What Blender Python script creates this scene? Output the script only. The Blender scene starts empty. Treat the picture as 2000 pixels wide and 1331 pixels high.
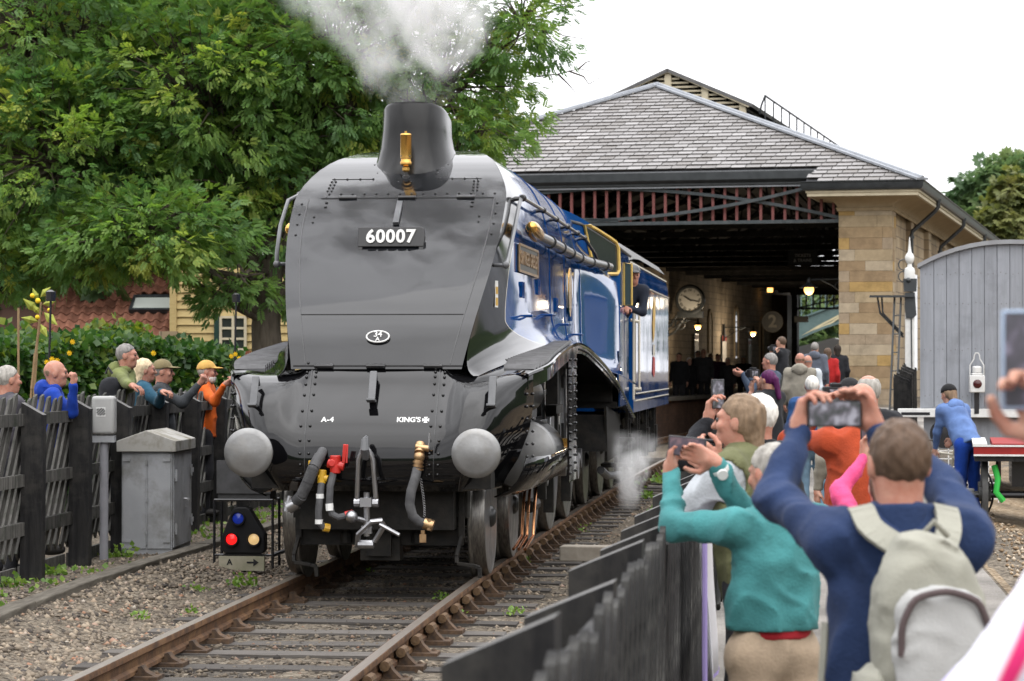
import bpy, bmesh, math, random
import numpy as np
from mathutils import Vector, Matrix, noise as mnoise
rad = math.radians
sc = bpy.context.scene
col = sc.collection
# ------------------------------------------------------------------ camera
CAM = Vector((3.15, -19.85, 1.73))
cd = bpy.data.cameras.new('camera'); cam = bpy.data.objects.new('camera', cd); col.objects.link(cam)
cam.location = CAM
cam.rotation_euler = (rad(90) + 0.0095, 0, 0.0998)
cd.sensor_width = 36; cd.lens = 36 * 5095 / 2000
cd.clip_start = 0.1; cd.clip_end = 3000
cd.dof.use_dof = True; cd.dof.focus_distance = 20.9; cd.dof.aperture_fstop = 6.3
sc.camera = cam
# ------------------------------------------------------------------ sky: overcast, brighter overhead
SUN_EL, SUN_AZ = rad(52), rad(215)
w = bpy.data.worlds.new('World'); sc.world = w; w.use_nodes = True
nt = w.node_tree; nt.nodes.clear()
def N(tree, t, **k):
    n = tree.nodes.new(t)
    for a, b in k.items():
        if a.startswith('i_'): n.inputs[a[2:].replace('_', ' ')].default_value = b
        else: setattr(n, a, b)
    return n
sky = N(nt, 'ShaderNodeTexSky', sky_type='NISHITA', sun_disc=False, sun_elevation=SUN_EL, sun_rotation=SUN_AZ, altitude=50, air_density=1.0, dust_density=4.0)
hs = N(nt, 'ShaderNodeHueSaturation'); hs.inputs['Saturation'].default_value = 0.25
geo = N(nt, 'ShaderNodeTexCoord'); sep = N(nt, 'ShaderNodeSeparateXYZ')
mr = N(nt, 'ShaderNodeMapRange'); mr.inputs[1].default_value = 0.0; mr.inputs[2].default_value = 1.0; mr.inputs[3].default_value = 12.5; mr.inputs[4].default_value = 31.0
nz = N(nt, 'ShaderNodeTexNoise'); nz.inputs['Scale'].default_value = 2.2; nz.inputs['Detail'].default_value = 6; nz.inputs['Roughness'].default_value = .55
mp = N(nt, 'ShaderNodeMapping'); mp.inputs['Scale'].default_value = (1, 1, 2.6)
mr2 = N(nt, 'ShaderNodeMapRange'); mr2.inputs[1].default_value = .3; mr2.inputs[2].default_value = .7; mr2.inputs[3].default_value = .76; mr2.inputs[4].default_value = 1.28
mul = N(nt, 'ShaderNodeMath', operation='MULTIPLY')
comb = N(nt, 'ShaderNodeCombineColor')
mulb = N(nt, 'ShaderNodeMath', operation='MULTIPLY'); mulb.inputs[1].default_value = 1.03
mix = N(nt, 'ShaderNodeMix', data_type='RGBA'); mix.inputs[0].default_value = 0.88
bg = N(nt, 'ShaderNodeBackground'); bg.inputs['Strength'].default_value = 0.15
out = N(nt, 'ShaderNodeOutputWorld')
L = nt.links.new
L(sky.outputs[0], hs.inputs['Color']); L(geo.outputs['Generated'], sep.inputs[0]); L(sep.outputs[2], mr.inputs[0])
pw = N(nt, 'ShaderNodeMath', operation='POWER'); pw.inputs[1].default_value = 2.2; mxz = N(nt, 'ShaderNodeMath', operation='MAXIMUM'); mxz.inputs[1].default_value = 0.; L(sep.outputs[2], mxz.inputs[0]); L(mxz.outputs[0], pw.inputs[0]); L(pw.outputs[0], mr.inputs[0])
L(geo.outputs['Generated'], mp.inputs[0]); L(mp.outputs[0], nz.inputs['Vector']); L(nz.outputs[0], mr2.inputs[0])
L(mr.outputs[0], mul.inputs[0]); L(mr2.outputs[0], mul.inputs[1]); L(mul.outputs[0], mulb.inputs[0])
L(mul.outputs[0], comb.inputs[0]); L(mul.outputs[0], comb.inputs[1]); L(mulb.outputs[0], comb.inputs[2])
L(hs.outputs[0], mix.inputs[6]); L(comb.outputs[0], mix.inputs[7]); L(mix.outputs[2], bg.inputs[0]); L(bg.outputs[0], out.inputs[0])
sd = bpy.data.lights.new('sun', 'SUN'); sun = bpy.data.objects.new('sun', sd); col.objects.link(sun)
sd.energy = 1.4; sd.angle = rad(80); sd.color = (1, .965, .91)
# the sun stands behind the camera to its right, high
sdir = Vector((math.sin(rad(155)) * math.cos(SUN_EL), math.cos(rad(155)) * math.cos(SUN_EL), math.sin(SUN_EL)))
sun.rotation_euler = sdir.to_track_quat('Z', 'Y').to_euler()
sky.sun_rotation = rad(155)
sc.view_settings.view_transform = 'Standard'; sc.view_settings.look = 'None'; sc.view_settings.exposure = 0.0; sc.view_settings.gamma = 1.0
sc.view_settings.use_curve_mapping = False
sc.render.engine = 'CYCLES'
cy = sc.cycles; cy.max_bounces = 8; cy.diffuse_bounces = 3; cy.glossy_bounces = 4; cy.transmission_bounces = 6; cy.transparent_max_bounces = 12
cy.volume_bounces = 3; cy.use_denoising = True; cy.sample_clamp_indirect = 6; cy.caustics_reflective = False; cy.caustics_refractive = False
cy.volume_step_rate = 1.0; cy.volume_max_steps = 128
try: cy.use_light_tree = True
except Exception: pass
# ------------------------------------------------------------------ materials
MATS = {}
def material(name, c1, c2=None, rough=.6, metal=0, scale=4., bump=0., bscale=None, detail=5, spec=.5, coat=0, ior=1.5, fac=(.35, .65), stretch=None,
             rough2=None, dirt=None, dscale=1.5, trans=0, emit=None, estr=0, sheen=0, alpha=1, disp=None, sub=0):
    if name in MATS: return MATS[name]
    if metal < .5 and not emit:
        k_ = .8; c1 = tuple(q * k_ for q in c1); c2 = tuple(q * k_ for q in c2) if c2 is not None else None; dirt = tuple(q * k_ for q in dirt) if dirt is not None else None
    m = bpy.data.materials.new(name); m.use_nodes = True; MATS[name] = m
    t = m.node_tree; b = t.nodes['Principled BSDF']; lk = t.links.new
    b.inputs['Base Color'].default_value = (*c1, 1); b.inputs['Roughness'].default_value = rough; b.inputs['Metallic'].default_value = metal
    if metal == 0 and rough >= .45 and spec == .5: spec = .18
    b.inputs['Specular IOR Level'].default_value = spec; b.inputs['IOR'].default_value = ior; b.inputs['Coat Weight'].default_value = coat
    b.inputs['Coat Roughness'].default_value = .03
    if trans: b.inputs['Transmission Weight'].default_value = trans
    if sheen: b.inputs['Sheen Weight'].default_value = sheen; b.inputs['Sheen Roughness'].default_value = .5
    if sub: b.inputs['Subsurface Weight'].default_value = sub; b.inputs['Subsurface Radius'].default_value = (.02, .008, .004); b.inputs['Subsurface Scale'].default_value = .3
    if emit: b.inputs['Emission Color'].default_value = (*emit, 1); b.inputs['Emission Strength'].default_value = estr
    tc = N(t, 'ShaderNodeTexCoord'); src = tc.outputs['Object']
    if stretch:
        mpn = N(t, 'ShaderNodeMapping'); mpn.inputs['Scale'].default_value = stretch; lk(src, mpn.inputs[0]); src = mpn.outputs[0]
    if c2 is not None or bump:
        nzn = N(t, 'ShaderNodeTexNoise'); nzn.inputs['Scale'].default_value = scale; nzn.inputs['Detail'].default_value = detail; nzn.inputs['Roughness'].default_value = .6
        lk(src, nzn.inputs['Vector'])
        cout = None
        if c2 is not None:
            mrn = N(t, 'ShaderNodeMapRange'); mrn.inputs[1].default_value = fac[0]; mrn.inputs[2].default_value = fac[1]; lk(nzn.outputs[0], mrn.inputs[0])
            mx = N(t, 'ShaderNodeMix', data_type='RGBA'); mx.inputs[6].default_value = (*c1, 1); mx.inputs[7].default_value = (*c2, 1)
            lk(mrn.outputs[0], mx.inputs[0]); cout = mx.outputs[2]
            if rough2 is not None:
                mrr = N(t, 'ShaderNodeMapRange'); mrr.inputs[3].default_value = rough; mrr.inputs[4].default_value = rough2; lk(mrn.outputs[0], mrr.inputs[0]); lk(mrr.outputs[0], b.inputs['Roughness'])
            if dirt is not None:
                n2 = N(t, 'ShaderNodeTexNoise'); n2.inputs['Scale'].default_value = dscale; n2.inputs['Detail'].default_value = 7; n2.inputs['Roughness'].default_value = .65; lk(tc.outputs['Object'], n2.inputs['Vector'])
                m3 = N(t, 'ShaderNodeMapRange'); m3.inputs[1].default_value = .5; m3.inputs[2].default_value = .68; lk(n2.outputs[0], m3.inputs[0])
                mx2 = N(t, 'ShaderNodeMix', data_type='RGBA'); mx2.inputs[7].default_value = (*dirt, 1); lk(m3.outputs[0], mx2.inputs[0]); lk(cout, mx2.inputs[6]); cout = mx2.outputs[2]
            lk(cout, b.inputs['Base Color'])
        if bump:
            bn = N(t, 'ShaderNodeBump'); bn.inputs['Strength'].default_value = min(1, bump); bn.inputs['Distance'].default_value = .02
            if bscale:
                n4 = N(t, 'ShaderNodeTexNoise'); n4.inputs['Scale'].default_value = bscale; n4.inputs['Detail'].default_value = 6; lk(src, n4.inputs['Vector']); lk(n4.outputs[0], bn.inputs['Height'])
            else: lk(nzn.outputs[0], bn.inputs['Height'])
            lk(bn.outputs[0], b.inputs['Normal'])
    return m
def per_object(m, amount=.25):
    """vary brightness a little from object to object (each stone, plank or tile is its own piece)"""
    t = m.node_tree; b = t.nodes['Principled BSDF']; oi = N(t, 'ShaderNodeObjectInfo'); h = N(t, 'ShaderNodeHueSaturation')
    mrn = N(t, 'ShaderNodeMapRange'); mrn.inputs[3].default_value = 1 - amount; mrn.inputs[4].default_value = 1 + amount
    t.links.new(oi.outputs['Random'], mrn.inputs[0]); t.links.new(mrn.outputs[0], h.inputs['Value'])
    l = b.inputs['Base Color'].links
    if l: t.links.new(l[0].from_socket, h.inputs['Color'])
    else: h.inputs['Color'].default_value = b.inputs['Base Color'].default_value
    t.links.new(h.outputs[0], b.inputs['Base Color'])
    return m
# ------------------------------------------------------------------ mesh builder
class MB:
    def __init__(s): s.v = []; s.f = []; s.mi = []; s.cur = 0
    def add(s, vs, fs):
        o = len(s.v); s.v.extend([tuple(map(float, p)) for p in vs]); s.f.extend([tuple(i + o for i in f) for f in fs]); s.mi.extend([s.cur] * len(fs)); return s
    def box(s, x0, x1, y0, y1, z0, z1, M=None):
        vs = [(x, y, z) for x in (x0, x1) for y in (y0, y1) for z in (z0, z1)]
        if M is not None: vs = [M @ Vector(p) for p in vs]
        return s.add(vs, [(0, 1, 3, 2), (4, 6, 7, 5), (0, 4, 5, 1), (2, 3, 7, 6), (0, 2, 6, 4), (1, 5, 7, 3)])
    def cbox(s, c, d, M=None):
        return s.box(c[0] - d[0] / 2, c[0] + d[0] / 2, c[1] - d[1] / 2, c[1] + d[1] / 2, c[2] - d[2] / 2, c[2] + d[2] / 2, M)
    def beam(s, a, b, wx, wz, up=(0, 0, 1)):
        a = Vector(a); b = Vector(b); d = (b - a); l = d.length; d.normalize(); u = Vector(up)
        x = d.cross(u)
        if x.length < 1e-4: x = d.cross(Vector((1, 0, 0)))
        x.normalize(); z = x.cross(d)
        vs = [p + x * sx * wx / 2 + z * sz * wz / 2 for p in (a, b) for sx in (-1, 1) for sz in (-1, 1)]
        return s.add(vs, [(0, 1, 3, 2), (4, 6, 7, 5), (0, 4, 5, 1), (2, 3, 7, 6), (0, 2, 6, 4), (1, 5, 7, 3)])
    def tube(s, pts, r, n=8, caps=True, closed=False):
        pts = [Vector(p) for p in pts]; m = len(pts)
        rs = r if isinstance(r, (list, tuple)) else [r] * m
        T = []
        for i in range(m):
            a = pts[(i - 1) % m] if (closed or i > 0) else pts[0]; b = pts[(i + 1) % m] if (closed or i < m - 1) else pts[-1]
            d = (b - a); T.append(d.normalized() if d.length > 1e-9 else Vector((0, 0, 1)))
        u = T[0].orthogonal().normalized(); rings = []
        for i in range(m):
            u = (u - T[i] * u.dot(T[i]))
            u = u.normalized() if u.length > 1e-6 else T[i].orthogonal().normalized()
            v = T[i].cross(u)
            rings.append([pts[i] + (u * math.cos(2 * math.pi * k / n) + v * math.sin(2 * math.pi * k / n)) * rs[i] for k in range(n)])
        return s.loft(rings, caps=caps and not closed, wrap=closed)
    def loft(s, rings, caps=True, wrap=False, closed=True):
        n = len(rings[0]); vs = [p for r in rings for p in r]; fs = []
        R = len(rings)
        for i in range(R if wrap else R - 1):
            j = (i + 1) % R
            for k in range(n if closed else n - 1):
                k2 = (k + 1) % n
                fs.append((i * n + k, i * n + k2, j * n + k2, j * n + k))
        if caps: fs.append(tuple(range(n - 1, -1, -1))); fs.append(tuple((R - 1) * n + k for k in range(n)))
        return s.add(vs, fs)
    def lathe(s, prof, o=(0, 0, 0), axis='z', n=24, M=None):
        rings = []
        for r, h in prof:
            ring = []
            for k in range(n):
                a = 2 * math.pi * k / n; c, d = r * math.cos(a), r * math.sin(a)
                p = (c, d, h) if axis == 'z' else ((d, h, c) if axis == 'y' else (h, c, d))
                p = Vector(p)
                if M is not None: p = M @ p
                ring.append(p + Vector(o))
            rings.append(ring)
        return s.loft(rings)
    def ball(s, c, r, n=10, m=6):
        r = (r, r, r) if not isinstance(r, (tuple, list)) else r
        prof = []
        vs = [(c[0], c[1], c[2] - r[2])]; fs = []
        for i in range(1, m):
            t = math.pi * i / m
            for k in range(n):
                a = 2 * math.pi * k / n
                vs.append((c[0] + r[0] * math.sin(t) * math.cos(a), c[1] + r[1] * math.sin(t) * math.sin(a), c[2] - r[2] * math.cos(t)))
        vs.append((c[0], c[1], c[2] + r[2])); top = len(vs) - 1
        for k in range(n): fs.append((0, 1 + (k + 1) % n, 1 + k)); fs.append((top, 1 + (m - 2) * n + k, 1 + (m - 2) * n + (k + 1) % n))
        for i in range(m - 2):
            for k in range(n): fs.append((1 + i * n + k, 1 + i * n + (k + 1) % n, 1 + (i + 1) * n + (k + 1) % n, 1 + (i + 1) * n + k))
        return s.add(vs, fs)
    def prism(s, poly, axis, d0, d1):
        def mk(p, d): return (p[0], p[1], d) if axis == 'z' else ((p[0], d, p[1]) if axis == 'y' else (d, p[0], p[1]))
        n = len(poly); vs = [mk(p, d0) for p in poly] + [mk(p, d1) for p in poly]
        fs = [tuple(range(n)), tuple(range(2 * n - 1, n - 1, -1))] + [(k, n + k, n + (k + 1) % n, (k + 1) % n) for k in range(n)]
        return s.add(vs, fs)
    def grid(s, P, flip=False):
        R = len(P); C = len(P[0]); fs = []
        for i in range(R - 1):
            for j in range(C - 1):
                q = (i * C + j, i * C + j + 1, (i + 1) * C + j + 1, (i + 1) * C + j)
                fs.append(q[::-1] if flip else q)
        return s.add([p for r in P for p in r], fs)
    def mesh(s, name, fix=True):
        me = bpy.data.meshes.new(name); me.from_pydata(s.v, [], s.f)
        if s.cur: me.polygons.foreach_set('material_index', s.mi)
        if fix:
            bm = bmesh.new(); bm.from_mesh(me); bmesh.ops.recalc_face_normals(bm, faces=bm.faces); bm.to_mesh(me); bm.free()
        return me
def link(name, me, mats, parent=None, loc=None, smooth=35):
    o = bpy.data.objects.new(name, me); col.objects.link(o)
    if mats is not None:
        for m in (mats if isinstance(mats, (list, tuple)) else [mats]): me.materials.append(m)
    if smooth:
        me.shade_smooth()
        if smooth < 180: me.set_sharp_from_angle(angle=rad(smooth))
    if parent is not None: o.parent = parent
    if loc is not None: o.location = loc
    return o
def obj(name, mb, mats, parent=None, loc=None, smooth=35, bevel=0, solid=0, sub=0, fix=True, label=None):
    o = link(name, mb.mesh(name, fix), mats, parent, loc, smooth)
    if solid: md = o.modifiers.new('s', 'SOLIDIFY'); md.thickness = solid; md.offset = -1
    if sub: md = o.modifiers.new('u', 'SUBSURF'); md.levels = sub; md.render_levels = sub
    if bevel: md = o.modifiers.new('b', 'BEVEL'); md.width = bevel; md.segments = 2; md.limit_method = 'ANGLE'; md.angle_limit = rad(40)
    if label: o['label'] = label
    return o
def inst(name, src, parent=None, loc=(0, 0, 0), rot=(0, 0, 0), scale=(1, 1, 1)):
    """another piece that shares the mesh of src"""
    o = bpy.data.objects.new(name, src.data if hasattr(src, 'data') else src); col.objects.link(o); o.location = loc; o.rotation_euler = rot; o.scale = scale
    if parent is not None: o.parent = parent
    return o
def tag(o, label, cat=None, group=None, kind=None):
    if label: o['label'] = label
    if cat: o['category'] = cat
    if group: o['group'] = group
    if kind: o['kind'] = kind
    return o
def thing(name, label, cat, loc=(0, 0, 0), rz=0, group=None):
    o = bpy.data.objects.new(name, None); col.objects.link(o); o.location = loc; o.rotation_euler = (0, 0, rz); o.empty_display_size = .2
    return tag(o, label, cat, group)
def structure(o): o['kind'] = 'structure'; return o
def text_mb(body, size, depth=.01, bold=0.0, space=1.0):
    cu = bpy.data.curves.new('t', 'FONT'); cu.body = body; cu.size = size; cu.extrude = depth / 2; cu.align_x = 'CENTER'; cu.align_y = 'CENTER'; cu.offset = bold; cu.space_character = space; cu.resolution_u = 3
    o = bpy.data.objects.new('t', cu); col.objects.link(o); dg = bpy.context.evaluated_depsgraph_get()
    me = bpy.data.meshes.new_from_object(o.evaluated_get(dg)); bpy.data.objects.remove(o); bpy.data.curves.remove(cu)
    mb = MB(); mb.add([v.co for v in me.vertices], [tuple(p.vertices) for p in me.polygons]); bpy.data.meshes.remove(me)
    return mb
def frame(o, x, y):
    """matrix with origin o, local x along x, local z = x cross y"""
    x = Vector(x).normalized(); y = Vector(y); z = x.cross(y).normalized(); y = z.cross(x)
    return Matrix(((x.x, y.x, z.x, o[0]), (x.y, y.y, z.y, o[1]), (x.z, y.z, z.z, o[2]), (0, 0, 0, 1)))
def put(mb, M): mb.v = [tuple(M @ Vector(p)) for p in mb.v]; return mb
def lerp(a, b, t): return a + (b - a) * t
def interp(x, xs, ys): return float(np.interp(x, xs, ys))
def sm(t): t = max(0, min(1, t)); return t * t * (3 - 2 * t)
rng = random.Random(7)
# ------------------------------------------------------------------ calibration: a picture point at a known depth / side plane
_y, _p, _F = 0.0998, 0.0095, 5095.0
_fw = Vector((-math.sin(_y) * math.cos(_p), math.cos(_y) * math.cos(_p), math.sin(_p))); _rt = Vector((math.cos(_y), math.sin(_y), 0)); _up = _rt.cross(_fw)
def ray(x, y): return _fw + _rt * ((x - 1000) / _F) + _up * ((665.5 - y) / _F)
def atY(x, y, Y): d = ray(x, y); return CAM + d * ((Y - CAM.y) / d.y)
def atX(x, y, X): d = ray(x, y); return CAM + d * ((X - CAM.x) / d.x)
def atZ(x, y, Z=0.): d = ray(x, y); return CAM + d * ((Z - CAM.z) / d.z)
def atD(x, y, D): return CAM + ray(x, y) * D
class Spline:
    def __init__(s, xs, ys):
        x = np.array(xs, float); y = np.array(ys, float); h = np.diff(x); d = np.diff(y) / h
        m = np.zeros(len(x)); m[0], m[-1] = d[0], d[-1]
        for i in range(1, len(x) - 1):
            if d[i - 1] * d[i] > 0:
                w1, w2 = 2 * h[i] + h[i - 1], h[i] + 2 * h[i - 1]; m[i] = (w1 + w2) / (w1 / d[i - 1] + w2 / d[i])
        s.x, s.y, s.m, s.h = x, y, m, h
    def __call__(s, q):
        q = min(max(q, s.x[0]), s.x[-1]); i = min(int(np.searchsorted(s.x, q, 'right')) - 1, len(s.h) - 1); h = s.h[i]; t = (q - s.x[i]) / h
        return float((1 + 2 * t) * (1 - t) ** 2 * s.y[i] + t * (1 - t) ** 2 * h * s.m[i] + t * t * (3 - 2 * t) * s.y[i + 1] + t * t * (t - 1) * h * s.m[i + 1])
# ------------------------------------------------------------------ paints
def paint(name, base, rough, spec=.5, ior=1.55, coat=.0, dust=(.10, .10, .105), damt=.5, bump=.22, rvar=.22):
    m = bpy.data.materials.new(name); m.use_nodes = True; MATS[name] = m; t = m.node_tree; b = t.nodes['Principled BSDF']; lk = t.links.new
    b.inputs['IOR'].default_value = ior; b.inputs['Coat Weight'].default_value = coat; b.inputs['Coat Roughness'].default_value = .04
    tc = N(t, 'ShaderNodeTexCoord')
    n1 = N(t, 'ShaderNodeTexNoise'); n1.inputs['Scale'].default_value = 1.1; n1.inputs['Detail'].default_value = 8; n1.inputs['Roughness'].default_value = .62; lk(tc.outputs['Object'], n1.inputs['Vector'])
    mr = N(t, 'ShaderNodeMapRange'); mr.inputs[1].default_value = .35; mr.inputs[2].default_value = .75; mr.inputs[3].default_value = .0; mr.inputs[4].default_value = damt; lk(n1.outputs[0], mr.inputs[0])
    mx = N(t, 'ShaderNodeMix', data_type='RGBA'); mx.inputs[6].default_value = (*base, 1); mx.inputs[7].default_value = (*dust, 1); lk(mr.outputs[0], mx.inputs[0]); lk(mx.outputs[2], b.inputs['Base Color'])
    r2 = N(t, 'ShaderNodeMapRange'); r2.inputs[3].default_value = rough; r2.inputs[4].default_value = rough + rvar; lk(mr.outputs[0], r2.inputs[0]); lk(r2.outputs[0], b.inputs['Roughness'])
    n2 = N(t, 'ShaderNodeTexNoise'); n2.inputs['Scale'].default_value = 1.6; n2.inputs['Detail'].default_value = 2; lk(tc.outputs['Object'], n2.inputs['Vector'])
    bp = N(t, 'ShaderNodeBump'); bp.inputs['Strength'].default_value = bump; bp.inputs['Distance'].default_value = .03; lk(n2.outputs[0], bp.inputs['Height']); lk(bp.outputs[0], b.inputs['Normal'])
    return m, t, b, mx, tc
BLACK, *_ = paint('black_gloss', (.003, .003, .0035), .03, ior=1.48, dust=(.010, .010, .011))
NOSE, *_ = paint('black_nose', (.003, .0035, .0045), .025, ior=1.48, dust=(.014, .015, .018), damt=.4, bump=.07, rvar=.10)
BLUE, *_ = paint('blue_gloss', (.003, .042, .165), .03, ior=1.43, dust=(.005, .05, .18), damt=.5, bump=.05)
# casing: blue with a curved black front end and a thin cream line between
CASE, t, b, mx, tc = paint('casing_paint', (.003, .042, .165), .03, ior=1.43, dust=(.005, .05, .18), damt=.5, bump=.05)
sp = N(t, 'ShaderNodeSeparateXYZ'); t.links.new(tc.outputs['Object'], sp.inputs[0])
def M_(op, a, b_=None, c=None):
    n = N(t, 'ShaderNodeMath', operation=op)
    for i, q in enumerate((a, b_, c)):
        if q is None: continue
        if isinstance(q, (int, float)): n.inputs[i].default_value = q
        else: t.links.new(q, n.inputs[i])
    return n.outputs[0]
zz = M_('MAXIMUM', M_('SUBTRACT', sp.outputs[2], 2.05), 0.)
zl = M_('MAXIMUM', M_('SUBTRACT', 2.12, sp.outputs[2]), 0.)
yb = M_('ADD', M_('ADD', 2.0, M_('MULTIPLY', M_('MULTIPLY', zz, zz), .75)), M_('MULTIPLY', M_('MULTIPLY', zl, zl), 26.))
dd = M_('SUBTRACT', sp.outputs[1], yb)
isb = M_('GREATER_THAN', dd, 0.); ln = M_('LESS_THAN', M_('ABSOLUTE', dd), .012)
m1 = N(t, 'ShaderNodeMix', data_type='RGBA'); m1.inputs[6].default_value = (.004, .004, .0045, 1); t.links.new(isb, m1.inputs[0]); t.links.new(mx.outputs[2], m1.inputs[7])
m2 = N(t, 'ShaderNodeMix', data_type='RGBA'); m2.inputs[7].default_value = (.6, .55, .45, 1); t.links.new(ln, m2.inputs[0]); t.links.new(m1.outputs[2], m2.inputs[6]); t.links.new(m2.outputs[2], b.inputs['Base Color'])
TREAD = material('worn_tread', (.30, .30, .31), (.20, .20, .205), rough=.4, scale=8)
SOOT = material('sooty_black', (.012, .012, .013), (.03, .03, .032), rough=.35, scale=6, bump=.15)
UNDER = material('oily_black', (.012, .012, .012), (.03, .027, .023), rough=.5, scale=9, bump=.3)
STEEL = material('bright_steel', (.42, .42, .43), (.28, .28, .29), rough=.28, metal=1, scale=8, rough2=.45)
BUFST = material('buffer_steel', (.27, .27, .268), (.17, .17, .168), rough=.4, metal=.9, scale=4, rough2=.55, fac=(.3, .7), dirt=(.22, .215, .205), dscale=7, bump=.06, bscale=30)
TYRE = material('worn_tyre', (.12, .115, .11), (.25, .24, .22), rough=.38, metal=.9, scale=14, stretch=(6, 1, 1))
BRASS = material('brass', (.62, .38, .10), (.5, .28, .08), rough=.25, metal=1, scale=6)
BRONZE = material('bronze', (.45, .30, .16), (.28, .17, .09), rough=.4, metal=.9, scale=12)
COPPER = material('copper', (.75, .38, .18), (.6, .26, .12), rough=.22, metal=1, scale=6)
RUBBER = material('grey_rubber_hose', (.06, .06, .063), (.11, .11, .112), rough=.7, scale=12)
REDP = material('red_paint', (.55, .02, .012), (.4, .015, .01), rough=.4, scale=15)
YELP = material('yellow_paint', (.65, .38, .02), (.5, .28, .02), rough=.4, scale=15)
WHITEP = material('white_paint', (.78, .78, .76), (.68, .68, .66), rough=.45, scale=10)
CREAMP = material('cream_line', (.62, .56, .44), rough=.4)
YFRAME = material('yellow_window_frame', (.72, .50, .13), (.6, .4, .1), rough=.4, scale=9)
GLASSD = material('dark_window_glass', (.03, .033, .035), rough=.03, ior=1.7)
ROOFG = material('cab_roof_grey', (.10, .10, .10), (.16, .155, .15), rough=.55, scale=5, bump=.1)
LGREY = material('grey_plate_paint', (.075, .078, .083), (.12, .122, .128), rough=.35, scale=6)
# ------------------------------------------------------------------ locomotive shape functions
Yw = Spline([.74, .85, .98, 1.15, 1.35, 1.55, 1.72, 1.94, 2.14, 2.45, 2.79, 3.15, 3.35, 3.5, 3.6, 3.68, 3.73], [.46, .38, .36, .39, .50, .64, .745, .86, 1.0, 1.29, 1.64, 2.10, 2.45, 2.82, 3.2, 3.7, 4.5])
Zrp = Spline([.8, 1.05, 2., 3., 3.85, 4.6, 5.6, 6.71, 8.33, 10.66, 12.81, 14.4], [1.64, 1.685, 1.80, 1.875, 1.925, 1.94, 1.915, 1.85, 1.74, 1.54, 1.27, 1.06])
aX = Spline([1.4, 1.72, 2.04, 2.38, 2.63, 2.92, 3.13, 3.2, 3.35, 3.5, 3.6, 3.68, 3.722], [.64, .69, .755, .825, .87, .90, .905, .895, .835, .735, .615, .42, .02])
Wp = Spline([.9, 1.0, 1.1, 1.3, 1.5, 1.7, 14.5], [1.185, 1.215, 1.245, 1.295, 1.325, 1.335, 1.335])
def widen(Y, Z): return .335 * sm((Y - 8.3) / 2.9) * sm((3.15 - Z) / .5)
loco = thing('steam_locomotive', 'black nosed blue streamlined steam locomotive on the rails, numbered 60007', 'locomotive')
# rows of the side sheet, from the crown down to the running plate
rows = []
for k in range(0, 23):
    th = rad(90 * k / 22); c, s_ = math.sin(th), math.cos(th)
    rows.append(('z', .99 * c ** (2 / 3), 2.5 + 1.22 * s_ ** (2 / 3)))
for z in (2.4, 2.3, 2.2): rows.append(('z', .995, z))
for dz, fx in ((.30, .006), (.22, .018), (.15, .04), (.09, .075), (.05, .115), (.022, .165), (.006, .215)): rows.append(('r', fx, dz))
YS_N = 46
def side_pt(r, u, sx):
    """u 0..1 from the wedge edge to the cab"""
    if r[0] == 'z':
        Z = r[2]; Yf = Yw(min(Z, 3.725)); Yend = lerp(11.15, 10.3, sm((Z - 2.7) / .3)); Y = lerp(Yf, Yend, u ** 1.5); X0 = min(aX(Z), r[1]) if r[1] > 0.02 else 0.; X1 = r[1]
    else:
        Yf = .74
        for _ in range(3): Yf = Yw(Zrp(Yf) + r[2])
        Y = lerp(Yf, 11.15, u ** 1.5); Z = Zrp(Y) + r[2]; X0 = aX(Zrp(Yf) + r[2]) + r[1] * .5; X1 = .997 + r[1]
    v = max(0, min(1, (Y - Yf) / 2.9)); X = lerp(X0, X1, 1 - (1 - v) ** 2) + widen(Y, Z)
    return (sx * X, Y, Z)
mb = MB()
for sx in (-1, 1):
    mb.grid([[side_pt(r, i / (YS_N - 1), sx) for i in range(YS_N)] for r in rows], flip=sx < 0)
obj('boiler_casing', mb, CASE, loco, smooth=60)
# the sloping front face
mb = MB(); zs = [1.70, 1.76, 1.84, 1.94, 2.04, 2.14, 2.26, 2.38, 2.5, 2.63, 2.78, 2.92, 3.03, 3.13, 3.2, 3.28, 3.36, 3.43, 3.5, 3.55, 3.6, 3.64, 3.68, 3.70, 3.715]
mb.grid([[(aX(z) * c, Yw(z) - .022 * (1 - c * c) , z) for c in [k / 12 for k in range(-12, 13)]] for z in zs], flip=True)
obj('sloping_nose', mb, NOSE, loco, smooth=60)
def nose(X, Z, off=0.): return Vector((X, Yw(Z) - .022 * (1 - (X / aX(Z)) ** 2) - off, Z))
def nose_n(Z): d = (Yw(Z + .01) - Yw(Z - .01)) / .02; return Vector((0, -1, d)).normalized()
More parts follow.
